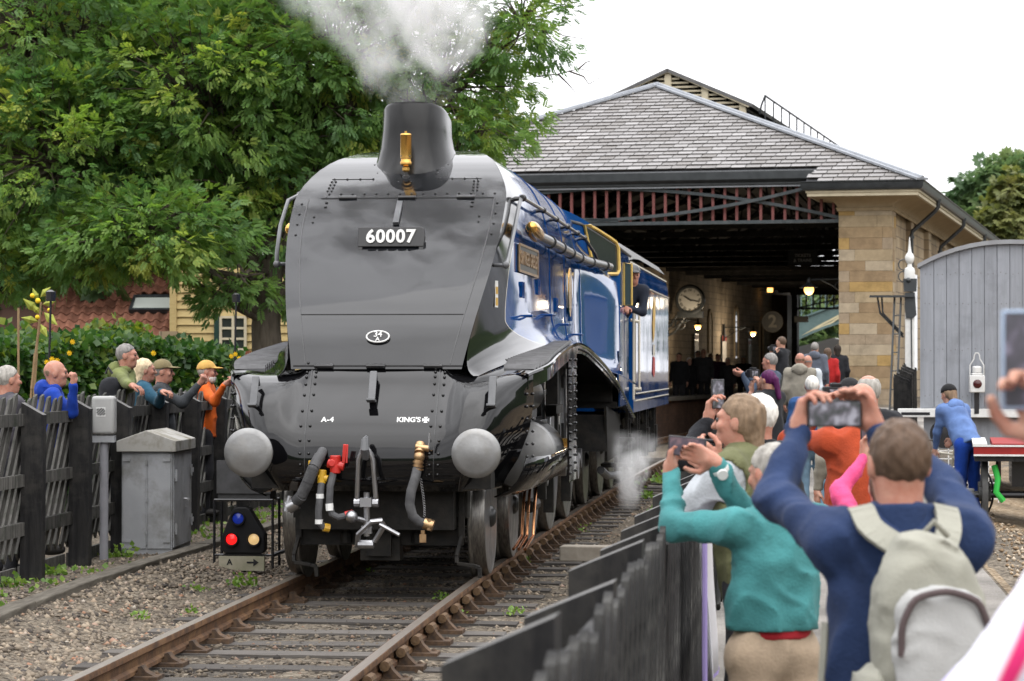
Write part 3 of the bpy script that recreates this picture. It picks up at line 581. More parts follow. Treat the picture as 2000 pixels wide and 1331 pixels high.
for a, b_ in zip(P, P[1:]):
    for k in range(5): q = a.lerp(b_, k / 5); mb.tube([q + Vector((.008 * math.cos(j), .004 * (k % 2), .012 * math.sin(j))) for j in np.linspace(0, 5.2, 6)], .003, 4)
obj('chain', mb, STEEL, sv, smooth=0)
# nose handrails
for pts, X, k in (([(1019, 386), (1014, 400), (1003, 455), (992, 505), (988, 518)], .965, 1), ([(585, 381), (563, 392), (548, 440), (541, 495), (541, 516)], -.985, -1)):
    P = [atX(x, y, X) for x, y in pts]; mb = MB(); mb.tube(P, .018, 8); mb.tube([P[0], P[0] + Vector((-.10 * k, .08, 0))], .014, 8); mb.ball(P[0], .028); mb.tube([P[-1], P[-1] + Vector((-.12 * k, .05, 0))], .016, 8); mb.ball(P[-1], .032); obj('nose_handrail', mb, LGREY, loco)
# boiler side handrail, ejector pipe, cladding bands, steps, plates
def side_x(Y, Z):
    if Z > 2.5: X1 = .99 * (1 - min(1, ((Z - 2.5) / 1.22)) ** 3) ** (1 / 3)
    else: X1 = .995
    Yf = Yw(Z); X0 = aX(Z); v = max(0, min(1, (Y - Yf) / 2.9)); return lerp(X0, X1, 1 - (1 - v) ** 2) + widen(Y, Z)
BLKR = material('black_rail', (.02, .02, .022), rough=.25)
for sx in (-1, 1):
    mb = MB(); P = [(sx * (side_x(Y, 3.19) + .07), Y, 3.19) for Y in np.linspace(2.75, 10.0, 12)] + [(sx * (side_x(10.2, 3.0) + .08), 10.25, 3.02), (sx * (side_x(10.3, 2.9) + .05), 10.35, 2.86)]
    mb.tube(P, .019, 8); hr = obj('boiler_handrail', mb, BLKR, loco)
    mb = MB()
    for Y in (2.8, 4.6, 6.1, 7.5, 8.9, 10.0): x = side_x(Y, 3.19); mb.tube([(sx * (x - .02), Y, 3.18), (sx * (x + .075), Y, 3.19)], .02, 8); mb.ball((sx * (x + .07), Y, 3.19), .033)
    obj('stanchions', mb, BLKR, hr)['kind'] = 'stuff'
    mb = MB(); mb.tube([(sx * (side_x(Y, 2.88) + .10), Y, 2.88) for Y in np.linspace(3.3, 10.6, 12)], .05, 12); [mb.tube([(sx * (side_x(Y, 2.88) + .10), Y, 2.88), (sx * (side_x(Y, 2.88) + .10), Y + .06, 2.88)], .062, 12) for Y in (4.4, 5.6, 6.8, 8.0, 9.2, 10.2)]; ep = obj('ejector_pipe', mb, BLKR, loco)
    mb = MB(); x = side_x(3.0, 2.92) + .11; mb.tube([(sx * x, 2.72, 2.93), (sx * x, 2.8, 2.92), (sx * x, 3.25, 2.89), (sx * x, 3.34, 2.885)], [.05, .068, .068, .045], 14); mb.ball((sx * x, 2.73, 2.93), .052); obj('ejector_end', mb, BRASS, ep, label='polished brass end of the ejector pipe')
    mb = MB()
    for Y in (5.4, 7.2, 8.9):
        prof = [side_pt(r, 0, sx) for r in rows]; pts = []
        for r in rows:
            if r[0] == 'z': Z = r[2]; X = r[1] if Z > 2.5 else .995
            else: Z = Zrp(Y) + r[2]; X = .997 + r[1]
            pts.append(Vector((sx * (X + widen(Y, Z) + .003), Y, Z + (.003 if Z > 3.2 else 0))))
        for a, b_ in zip(pts, pts[1:]): mb.beam(a, b_, .035, .008, up=((sx * 1, 0, .2) if a.z < 3.3 else (0, 0, 1)))
    obj('cladding_bands', mb, CASE, loco, smooth=60)['kind'] = 'stuff'
    mb = MB()
    for Y, Z in ((2.7, 2.16), (4.3, 2.2), (6.2, 2.14), (8.0, 2.06)):
        x = side_x(Y, Z); mb.tube([(sx * (x - .02), Y, Z - .13), (sx * (x - .02), Y, Z), (sx * (x + .11), Y, Z), (sx * (x + .11), Y + .02, Z), (sx * (x + .11), Y + .32, Z), (sx * (x - .02), Y + .32, Z), (sx * (x - .02), Y + .32, Z - .13)], .011, 6)
    for Y, Z in ((2.75, 2.42), (3.9, 2.48), (5.9, 2.36), (7.7, 2.3), (4.1, 2.1)):
        x = side_x(Y, Z); mb.box(sx * x - .012, sx * x + .012, Y, Y + .28, Z, Z + .025); mb.box(sx * x - .012, sx * x + .012, Y, Y + .28, Z - .09, Z - .065); mb.box(sx * x - .02, sx * x + .02, Y + .05, Y + .09, Z - .1, Z + .04); mb.box(sx * x - .02, sx * x + .02, Y + .2, Y + .24, Z - .1, Z + .04)
    obj('side_steps_and_hinges', mb, BLUE, loco, smooth=0)['kind'] = 'stuff'
    # name plate
    a = Vector((sx * (side_x(2.62, 2.68) + .014), 2.62, 2.665)); b_ = Vector((sx * (side_x(3.95, 2.66) + .014), 3.95, 2.655)); d = b_ - a if sx > 0 else a - b_
    Mx = frame((a + b_) / 2, d, (0, 0, 1)); Lh = d.length / 2
    mb = MB(); mb.box(-Lh, Lh, -.115, .115, -.012, .004); np_ = obj('name_plate', put(mb, Mx), material('dark_plate', (.03, .026, .02), rough=.4), loco, smooth=0)
    mb = MB(); q = [(-Lh, -.115), (Lh, -.115), (Lh, .115), (-Lh, .115)]
    for i in range(4): mb.beam((*q[i], .006), (*q[(i + 1) % 4], .006), .022, .012)
    obj('plate_border', put(mb, Mx), BRONZE, np_, smooth=0)
    obj('lettering', put(text_mb('SIR NIGEL GRESLEY', .165, .012, .003), Mx @ Matrix.Translation((0, 0, .008)) @ Matrix.Diagonal((.88, 1.0, 1, 1))), BRONZE, np_, smooth=0, label='raised brass name')
    mb = MB(); x = side_x(1.55, 2.35); Mq = frame((sx * (side_x(1.62, 2.3) + .006), 1.62, 2.32), (sx * (side_x(1.7, 2.3) - side_x(1.54, 2.3)), sx * .16, 0), (0, 0, 1)); mb.box(-.055, .055, -.11, .11, -.002, .002); wl = obj('warning_label', put(mb, Mq), WHITEP, loco, smooth=0)
    mb = MB(); mb.box(-.045, .045, .0, .06, .0025, .0035); mb.box(-.045, .045, -.095, -.03, .0025, .0035); obj('yellow_panel', put(mb, Mq), YELP, wl, smooth=0)
    mb = MB(); x = side_x(7.6, 2.55); mb.loft([[(sx * (x + .02 + dz), 7.6 + .2 * math.cos(k * math.pi / 10), 2.5 + .26 * math.sin(k * math.pi / 10)) for k in range(20)] for dz in (0, .012)]); obj('works_plate', mb, BRASS, loco, smooth=0)
# cab
cab = []
for sx in (-1, 1):
    A = (.74, 9.9); B = (1.338, 11.15)
    def cf(f, z, o=0.): n = Vector((B[1] - A[1], -(B[0] - A[0]), 0)).normalized(); p = Vector((lerp(A[0], B[0], f), lerp(A[1], B[1], f), z)) + n * o; return Vector((sx * p.x, p.y, p.z))
    mb = MB(); top = [(0, 3.52), (.15, 3.49), (.35, 3.43), (.55, 3.36), (.75, 3.29), (.9, 3.22), (1, 3.10)]
    mb.grid([[cf(f, 2.2), cf(f, 2.8), cf(f, zt)] for f, zt in top]); cw = obj('cab_front', mb, BLUE, loco, smooth=40)
    win = [(.36, 3.36), (.46, 3.355), (.6, 3.31), (.8, 3.235), (.9, 3.19), (.945, 3.12), (.96, 2.86), (.93, 2.815), (.6, 2.80), (.48, 2.98)]
    mb = MB(); mb.add([cf(f, z, .012) for f, z in win], [tuple(range(len(win)))]); obj('window_pane', mb, GLASSD, cw, smooth=0)
    mb = MB(); mb.tube([cf(f, z, .018) for f, z in win], .022, 6, closed=True); obj('window_frame', mb, YFRAME, cw)
    mb = MB(); poly = [(11.15, 1.24), (13.0, 1.24), (13.0, 2.38), (11.95, 2.38), (11.9, 2.45), (11.9, 3.0), (13.0, 3.0), (13.0, 3.12), (11.15, 3.10)]
    mb.prism(poly, 'x', sx * 1.338, sx * 1.32); mb.grid([[(sx * 1.338, Y, Zrp(Y) - .02 if Y < 11.2 else 1.24), (sx * 1.338, Y, 1.9)] for Y in (10.9, 11.15)]); obj('cab_side', mb, BLUE, loco, smooth=0)
    mb = MB(); sc0 = [(1.345, 11.86, 2.46), (1.44, 11.82, 2.46), (1.44, 11.82, 2.96), (1.345, 11.86, 2.98)]; sc0 = [(sx * a, b_, c) for a, b_, c in sc0]; mb.add(sc0, [(0, 1, 2, 3)]); ss = obj('side_sight_screen', mb, material('greenish_glass', (.10, .14, .12), rough=.05, ior=1.6), loco, smooth=0, solid=.006)
    mb = MB(); mb.tube(sc0, .014, 6, closed=True); obj('screen_frame', mb, YFRAME, ss)
    mb = MB(); [mb.tube([(sx * 1.40, Y, 1.3), (sx * 1.40, Y, z1)], .015, 8) for Y, z1 in ((12.98, 2.4),)]; mb.tube([(sx * 1.36, 13.05, 2.3), (sx * 1.46, 13.1, 2.28)], .02, 6); obj('cab_handrail', mb, CREAMP, loco)
mb = MB(); P = []
for Y, dz in ((9.85, -.05), (10.3, 0), (11.15, 0.), (13.35, 0.)):
    wd = interp(Y, [9.85, 11.15], [.74, 1.36]) if Y < 11.15 else 1.36
    P.append([(wd * c, Y, 3.62 + dz - .50 * abs(c) ** 2.4 * (wd / 1.36) ** 2 - .0) for c in np.linspace(-1, 1, 21)])
mb.grid(P); obj('cab_roof', mb, ROOFG, loco, smooth=60, solid=.03)
mb = MB(); mb.box(-1.25, 1.25, 11.0, 11.1, 1.3, 3.0); obj('cab_interior', mb, UNDER, loco, smooth=0)
mb = MB(); mb.box(-1.3, 1.3, 11.1, 13.3, 1.22, 1.3); obj('cab_floor', mb, UNDER, loco, smooth=0)
# ------------------------------------------------------------------ tender
ten = thing('tender', 'blue tender with cream lining coupled behind the locomotive cab', 'tender', (0.02, 13.7, 0), -.0165)
half = [(1.335, 1.12), (1.335, 1.5), (1.335, 2.2), (1.335, 2.78), (1.335, 2.82), (1.325, 2.95), (1.28, 3.08), (1.18, 3.2), (1.02, 3.3), (.9, 3.35)]
mb = MB(); mb.cur = 0
for sx in (-1, 1): mb.grid([[(sx * x, Y, z) for x, z in half[:7]] for Y in (.1, .15, 1, 3, 5, 7, 8.05)])
mb.add([(-1.335, .1, 1.12), (1.335, .1, 1.12), (1.335, .1, 2.9), (-1.335, .1, 2.9)], [(0, 1, 2, 3)]); mb.add([(-1.335, 8.05, 1.12), (1.335, 8.05, 1.12), (1.28, 8.05, 3.08), (-1.28, 8.05, 3.08)], [(0, 1, 2, 3)])
obj('tank', mb, BLUE, ten, smooth=50)
mb = MB()
for sx in (-1, 1): mb.grid([[(sx * x, Y, z + .09 * math.sin(min(1, Y / 2.2) * math.pi / 2)) for x, z in half[6:]] for Y in (-.25, .1, 1, 2, 3, 5, 7, 8.05)])
mb.box(-.95, .95, .6, 8.0, 2.9, 3.3); obj('coal_fairing', mb, ROOFG, ten, smooth=50)
for sx in (-1, 1):
    mb = MB(); x = sx * 1.338; z0, z1, y0, y1 = 1.36, 2.8, .32, 7.95
    for a, b_ in (((y0, z0), (y1, z0)), ((y0, z1), (y1, z1)), ((y0, z0), (y0, z1)), ((y0, z0 - .09), (y1, z0 - .09))): mb.beam((x, *a), (x, *b_), .012, .03, up=(sx, 0, 0))
    mb.beam((sx * 1.30, .1, 3.06), (sx * 1.30, 8.0, 3.06), .02, .02); obj('lining', mb, CREAMP, ten, smooth=0)
    mb = MB(); mb.tube([(sx * 1.40, .22, 1.4), (sx * 1.40, .22, 2.62)], .016, 8); mb.tube([(sx * 1.33, .22, 2.6), (sx * 1.43, .22, 2.6)], .026, 8); mb.tube([(sx * 1.33, .22, 1.42), (sx * 1.43, .22, 1.42)], .026, 8); obj('front_handrail', mb, CREAMP, ten)
    mb = MB(); e = .0; x = sx * 1.342
    mb.prism([(4.0, 2.05), (4.35, 2.15), (4.6, 2.5), (4.4, 2.72), (4.15, 2.6), (3.95, 2.3)], 'x', x, x + sx * .003); em = obj('crest', mb, YELP, ten, smooth=0, label='yellow and red crest on the tender side')
    mb = MB(); mb.prism([(3.95, 1.62), (4.25, 1.55), (4.5, 1.64), (4.45, 1.84), (4.1, 1.86)], 'x', x, x + sx * .003); obj('crest_red', mb, REDP, em, smooth=0)
    mb = MB(); mb.prism([(4.0, 1.87), (4.45, 1.87), (4.4, 2.03), (4.1, 2.03)], 'x', x, x + sx * .003); obj('crest_wheel', mb, CREAMP, em, smooth=0)
    for k in range(4):
        Y = 1.1 + 1.95 * k * .95; wheel(.635, 12, 'w', 0, Y, sx, par=ten)
        mb = MB(); xx = sx * 1.14; mb.box(xx - .1, xx + .1, Y - .15, Y + .15, .48, .82); mb.tube([(xx, Y - .55, 1.06), (xx, Y - .3, .93), (xx, Y, .87), (xx, Y + .3, .93), (xx, Y + .55, 1.06)], .045, 6); mb.box(xx - .07, xx + .07, Y - .24, Y - .16, .4, 1.1); mb.box(xx - .07, xx + .07, Y + .16, Y + .24, .4, 1.1); obj('axlebox', mb, UNDER, ten, smooth=0)
    mb = MB(); mb.box(sx * 1.12 - .02, sx * 1.12 + .02, .2, 8.0, .95, 1.14); mb.box(sx * 1.2 - .12, sx * 1.2 + .12, .15, .55, .42, .46); mb.box(sx * 1.2 - .12, sx * 1.2 + .12, .15, .55, .75, .79); mb.box(sx * 1.1 - .02, sx * 1.1 + .02, .15, .55, .42, 1.1); obj('side_frame', mb, UNDER, ten, smooth=0)
mb = MB(); mb.box(-1.0, 1.0, .1, 8.0, .7, 1.13); obj('underframe', mb, UNDER, ten, smooth=0)
# ------------------------------------------------------------------ the lie of the land
def xc(Y):
    """centre line of the track: straight under the engine, bending right towards the station"""
    d = max(0, Y - 2); x = .0006 * d * d if d < 28 else .0006 * 784 + .0336 * (d - 28) + .0022 * min(d - 28, 25) ** 2 + (.11 * (d - 53) if d > 53 else 0)
    if Y < 1: x += .0012 * (1 - Y) ** 2
    return x
def path_z(Y): return interp(Y, [-30, -4, 6, 16, 24, 36, 44, 60], [-.22, -.2, -.08, .14, .28, .6, .9, .9])
def fence_x(Y): return 2.73 + (max(0, Y - 14) ** 2) * .0021 if Y < 40 else 2.73 + 26 ** 2 * .0021 + (Y - 40) * .109
def ground_z(X, Y):
    c = X - xc(Y); fx = fence_x(Y) - .05
    if X > fx:
        pr = fx + 2.4 + max(0, Y - 10) * .02 + .15 * (Y < 10)
        z = path_z(Y)
        return z if X < pr else lerp(z, -.18, sm((X - pr) / 1.2)) - .0
    if c > 1.3: return lerp(-.19, min(path_z(Y), .0) - .02, sm((c - 1.3) / max(.3, fx - xc(Y) - 1.3)))
    if c < -1.35: return lerp(-.185, -.045, sm((-1.35 - c) / .95))
    return -.188
M_GROUND = bpy.data.materials.new('trackside_ballast'); M_GROUND.use_nodes = True
def ground_mat(m, cols, scale, bump):
    t = m.node_tree; b = t.nodes['Principled BSDF']; lk = t.links.new; b.inputs['Roughness'].default_value = .95; b.inputs['Specular IOR Level'].default_value = .2
    tc = N(t, 'ShaderNodeTexCoord'); v = N(t, 'ShaderNodeTexVoronoi'); v.inputs['Scale'].default_value = scale; lk(tc.outputs['Object'], v.inputs['Vector'])
    n1 = N(t, 'ShaderNodeTexNoise'); n1.inputs['Scale'].default_value = .9; n1.inputs['Detail'].default_value = 8; lk(tc.outputs['Object'], n1.inputs['Vector'])
    n2 = N(t, 'ShaderNodeTexNoise'); n2.inputs['Scale'].default_value = 14; n2.inputs['Detail'].default_value = 6; lk(tc.outputs['Object'], n2.inputs['Vector'])
    sp = N(t, 'ShaderNodeSeparateColor'); lk(v.outputs['Color'], sp.inputs[0])
    r = N(t, 'ShaderNodeValToRGB'); e = r.color_ramp.elements; e[0].color = (*cols[0], 1); e[1].color = (*cols[-1], 1); e[0].position = .1; e[1].position = .95
    for i, c in enumerate(cols[1:-1]): q = e.new(.1 + .85 * (i + 1) / (len(cols) - 1)); q.color = (*c, 1)
    lk(sp.outputs[0], r.inputs[0])
    mr = N(t, 'ShaderNodeMapRange'); mr.inputs[1].default_value = .35; mr.inputs[2].default_value = .7; mr.inputs[3].default_value = .62; mr.inputs[4].default_value = 1.15; lk(n1.outputs[0], mr.inputs[0])
    h = N(t, 'ShaderNodeHueSaturation'); lk(r.outputs[0], h.inputs['Color']); lk(mr.outputs[0], h.inputs['Value']); lk(h.outputs[0], b.inputs['Base Color'])
    ad = N(t, 'ShaderNodeMath', operation='ADD'); lk(v.outputs['Distance'], ad.inputs[0]); lk(n2.outputs[0], ad.inputs[1])
    bp = N(t, 'ShaderNodeBump'); bp.inputs['Strength'].default_value = bump; bp.inputs['Distance'].default_value = .03; lk(ad.outputs[0], bp.inputs['Height']); lk(bp.outputs[0], b.inputs['Normal'])
    return m
ground_mat(M_GROUND, [(0.061, 0.049, 0.036), (0.112, 0.091, 0.068), (0.162, 0.134, 0.099), (0.209, 0.180, 0.140)], 34, .8)
M_GRAVEL = ground_mat(bpy.data.materials.new('yard_gravel') if True else None, [(.20, .14, .08)] * 2, 30, .7) if False else None
mg = bpy.data.materials.new('yard_gravel'); mg.use_nodes = True; ground_mat(mg, [(0.115, 0.079, 0.047), (0.180, 0.130, 0.079), (0.238, 0.180, 0.115), (0.274, 0.223, 0.158)], 26, .8); MATS['yard_gravel'] = mg
mt = bpy.data.materials.new('path_tarmac'); mt.use_nodes = True; ground_mat(mt, [(0.180, 0.166, 0.148), (0.202, 0.187, 0.169), (0.223, 0.209, 0.191)], 60, .25)
def sheet(xs, ys, zf, name, m):
    mb = MB(); mb.grid([[(x, y, zf(x, y)) for x in xs] for y in ys]); o = obj(name, mb, m, smooth=180); return structure(o)
xs = sorted(set([-400, -250, -150, -90, -60, -40, -28, -20, -15, -12, -9, -7, -5, -4] + [round(-3.4 + .1 * k, 2) for k in range(68)] + [3.6, 4, 4.6, 5.2, 5.8, 6.4, 7, 8, 10, 14, 20, 30, 45, 70, 110, 200, 400]))
ys = sorted(set([-400, -200, -100, -60, -40, -30, -24] + [round(-20 + .3 * k, 2) for k in range(90)] + [round(7 + 1.0 * k, 1) for k in range(60)] + [70, 80, 95, 115, 140, 180, 240, 320, 450, 700]))
def gz(x, y):
    z = ground_z(x, y)
    if -3.4 < x < 3.4 and -20 < y < 30: z += .016 * mnoise.noise(Vector((x * 2.3, y * 2.3, 0))) + .012 * mnoise.noise(Vector((x * 7, y * 7, 3)))
    return z
sheet(xs, ys, gz, 'ground', M_GROUND)
# tarmac footpath beside the fence, gravel yard beyond
py = [-24, -20, -16, -12, -8, -4, 0, 4, 8, 12, 16, 20, 24, 28, 32, 36, 40]
mb = MB(); mb.grid([[(fence_x(Y) - .02 + k * (2.3 + max(0, Y - 10) * .02) / 6, Y, path_z(Y) + .02) for k in range(7)] for Y in py]); structure(obj('footpath', mb, mt, smooth=180))
mb = MB(); gy = [-24, -16, -8, -2, 4, 10, 16, 22, 28, 34, 40]
mb.grid([[(x if x > 0 else fence_x(Y) + 2.32 + max(0, Y - 10) * .02, Y, (path_z(Y) if k == 0 else ground_z(x, Y)) + .004 + .008 * (k > 0)) for k, x in enumerate((-1, 6.2 + max(0, Y) * .03, 7.5 + max(0, Y) * .03, 10, 16, 26, 40))] for Y in gy]); structure(obj('yard', mb, mg, smooth=180))
# ------------------------------------------------------------------ permanent way
RUST = material('rusty_rail_side', (.16, .085, .045), (.075, .045, .03), rough=.8, scale=9, bump=.25, bscale=40, dirt=(.21, .12, .06), dscale=4)
RTOP = material('worn_rail_top', (.17, .14, .115), (.25, .22, .19), rough=.4, metal=.7, scale=5, stretch=(30, .6, 1))
CHAIR = material('rusty_chair', (.05, .036, .028), (.12, .075, .045), rough=.85, scale=18, bump=.3)
SLEEP = material('old_sleeper', (.06, .054, .05), (.13, .118, .105), rough=.9, scale=5, stretch=(.6, 9, 9), bump=.6)
WOOD_KEY = material('oak_key', (.17, .11, .06), (.10, .06, .035), rough=.8, scale=20)
trk = thing('railway_track', 'rusty bullhead rails in chairs on weathered timber sleepers under the locomotive', 'track')
YR = np.concatenate([np.arange(-16, 30, .5), np.arange(30, 130, 2.)])
prof = [(-.035, 0.), (.035, 0.), (.037, -.01), (.037, -.035), (.012, -.05), (.010, -.10), (.034, -.115), (.034, -.14), (-.034, -.14), (-.034, -.115), (-.010, -.10), (-.012, -.05), (-.037, -.035), (-.037, -.01)]
for sx in (-1, 1):
    mb = MB(); rings = [[(xc(Y) + sx * .7525 + a, Y, z) for a, z in prof] for Y in YR]; mb.loft(rings, closed=True); ra = obj('rail', mb, RUST, trk, smooth=30)
    mb = MB(); mb.grid([[(xc(Y) + sx * .7525 + a, Y, .0015) for a in (-.031, .031)] for Y in YR]); obj('rail_top', mb, RTOP, ra, smooth=180)
mb = MB(); mb.box(-1.28, 1.28, -.125, .125, -.13, 0); sl0 = mb.mesh('sleeper'); sl0.materials.append(SLEEP)
mb = MB(); mb.box(-.20, .18, -.1, .1, -.045, -.005)
mb.prism([(-.19, -.02), (-.155, -.01), (-.10, .045), (-.075, .09), (-.055, .105), (-.045, .09), (-.04, .01), (.05, .01), (.05, .05), (.075, .055), (.10, .02), (.17, -.015)], 'y', -.05, .05)
mb.ball((-.16, .06, -.01), .022, 6, 4); mb.ball((.14, -.06, -.01), .022, 6, 4); ch0 = mb.mesh('chair'); ch0.materials.append(CHAIR)
mb = MB(); mb.tube([(0, -.09, 0), (0, .09, 0)], .032, 8); mb.tube([(0, -.094, 0), (0, -.09, 0)], .018, 8); ky0 = mb.mesh('rail_key'); ky0.materials.append(WOOD_KEY); ky0.shade_smooth(); ky0.set_sharp_from_angle(angle=rad(40))
per_object(SLEEP, .3); per_object(CHAIR, .3)
Y = -9.5; k = 0
while Y < 34:
    x = xc(Y); tl = math.atan((xc(Y + .5) - xc(Y - .5)))
    s_ = inst('sleeper', sl0, trk, (x + rng.uniform(-.04, .04), Y, -.168 + rng.uniform(-.012, .004)), (0, rng.uniform(-.004, .004), -tl + rng.uniform(-.01, .01)))
    for sx in (-1, 1):
        # the tall jaw stands inside the gauge; the key is driven on the outside
        c = inst('chair', ch0, trk, (x + sx * .7525, Y + rng.uniform(-.01, .01), -.14), (0, 0, -tl + (math.pi if sx < 0 else 0)), (-1, 1, 1))
        if Y < 20: inst('rail_key', ky0, trk, (x + sx * (.7525 + .055), Y + rng.uniform(-.03, .03), -.065), (0, 0, -tl))
    Y += .735; k += 1
# loose ballast stones (uncountable)
def stones(name, n, region, smin, smax, mats, seed, zoff=0.):
    r = np.random.default_rng(seed)
    base = np.array([[1, 0, 0], [-1, 0, 0], [0, 1, 0], [0, -1, 0], [0, 0, 1], [0, 0, -1]], float); fc = np.array([[0, 2, 4], [2, 1, 4], [1, 3, 4], [3, 0, 4], [2, 0, 5], [1, 2, 5], [3, 1, 5], [0, 3, 5]])
    P = []
    while len(P) < n:
        X = r.uniform(region[0], region[1]); Y = region[2] + (region[3] - region[2]) * r.random() ** 1.3
        c = X - xc(Y)
        if abs(abs(c) - .7525) < .05: continue
        if region[4] and not region[4](X, Y): continue
        P.append((X, Y, ground_z(X, Y) + zoff))
    P = np.array(P); s = r.uniform(smin, smax, n) * r.uniform(.6, 1.25, n)
    V = base[None] * (1 + r.uniform(-.35, .35, (n, 6, 3))) + r.uniform(-.3, .3, (n, 6, 3)); V[:, :, 2] *= .7
    a = r.uniform(0, 6.28, n); ca, sa = np.cos(a)[:, None], np.sin(a)[:, None]
    V = np.stack([V[:, :, 0] * ca - V[:, :, 1] * sa, V[:, :, 0] * sa + V[:, :, 1] * ca, V[:, :, 2]], -1) * s[:, None, None] + P[:, None, :]
    F = (fc[None] + 6 * np.arange(n)[:, None, None]).reshape(-1, 3)
    me = bpy.data.meshes.new(name); me.vertices.add(6 * n); me.vertices.foreach_set('co', V.reshape(-1)); me.loops.add(24 * n); me.loops.foreach_set('vertex_index', F.reshape(-1).astype(np.int32)); me.polygons.add(8 * n); me.polygons.foreach_set('loop_start', np.arange(0, 24 * n, 3, dtype=np.int32)); me.update(); me.validate()
    o = link(name, me, mats, smooth=0); return tag(o, None, None, kind='stuff')
def stone_mat(name, k):
  STONE = bpy.data.materials.new(name); STONE.use_nodes = True; _t = STONE.node_tree; _b = _t.nodes['Principled BSDF']; _b.inputs['Roughness'].default_value = .9; _b.inputs['Specular IOR Level'].default_value = .2
  _g = N(_t, 'ShaderNodeNewGeometry'); _r = N(_t, 'ShaderNodeValToRGB'); _e = _r.color_ramp.elements; _e[0].color = (.05 * k, .045 * k, .042 * k, 1); _e[1].color = (.42 * k, .38 * k, .32 * k, 1)
  for p_, c_ in ((.25, (.13, .105, .08)), (.5, (.20, .165, .125)), (.75, (.27, .22, .165)), (.92, (.35, .285, .21)), (.96, (.30, .15, .09))): q = _e.new(p_); q.color = (*[v * k for v in c_], 1)
  _t.links.new(_g.outputs['Random Per Island'], _r.inputs[0]); _t.links.new(_r.outputs[0], _b.inputs['Base Color']); return STONE
STONE = stone_mat('loose_stone', .74); OILY = stone_mat('oily_stone', .42)
tag(stones('ballast_stones', 17000, (-3.0, 2.65, -9, 18, lambda X, Y: abs(X - xc(Y)) > .78), .011, .028, STONE, 1), 'loose brown and grey ballast stones outside the rails', 'ballast')
tag(stones('ballast_stones', 9000, (-.72, .80, -9, 18, lambda X, Y: abs(X - xc(Y)) < .70), .010, .024, OILY, 3, .004), 'dark oily ballast stones between the rails', 'ballast')
mo = bpy.data.materials.new('oily_ballast'); mo.use_nodes = True; ground_mat(mo, [(.028, .024, .02), (.05, .043, .035), (.08, .068, .055), (.11, .095, .075)], 34, .8)
sheet([-.70, -.45, -.2, 0, .2, .45, .70], [-9.8 + .6 * k for k in range(74)], lambda x, y: -.189 + .008 * mnoise.noise(Vector((x * 5, y * 5, 9))), 'track_bed', mo)
tag(stones('ballast_stones', 5000, (-2.35, -.85, -7, 8, None), .018, .036, STONE, 2), 'larger pale ballast stones beside the left rail', 'ballast')
# gravel of the yard in view at the right
r_ = None
def yard_ok(X, Y): return X > fence_x(Y) + 2.5 + max(0, Y - 10) * .02
GST = bpy.data.materials.new('gravel_stone'); GST.use_nodes = True; _t = GST.node_tree; _b = _t.nodes['Principled BSDF']; _b.inputs['Roughness'].default_value = .9; _g = N(_t, 'ShaderNodeNewGeometry'); _r = N(_t, 'ShaderNodeValToRGB'); _e = _r.color_ramp.elements; _e[0].color = (.12, .075, .04, 1); _e[1].color = (.37, .31, .235, 1); q = _e.new(.5); q.color = (.235, .16, .088, 1); _t.links.new(_g.outputs['Random Per Island'], _r.inputs[0]); _t.links.new(_r.outputs[0], _b.inputs['Base Color'])
tag(stones('gravel_stones', 7000, (4.9, 8.5, -2, 16, yard_ok), .012, .028, GST, 5, .01), 'golden gravel of the yard beside the footpath', 'gravel')
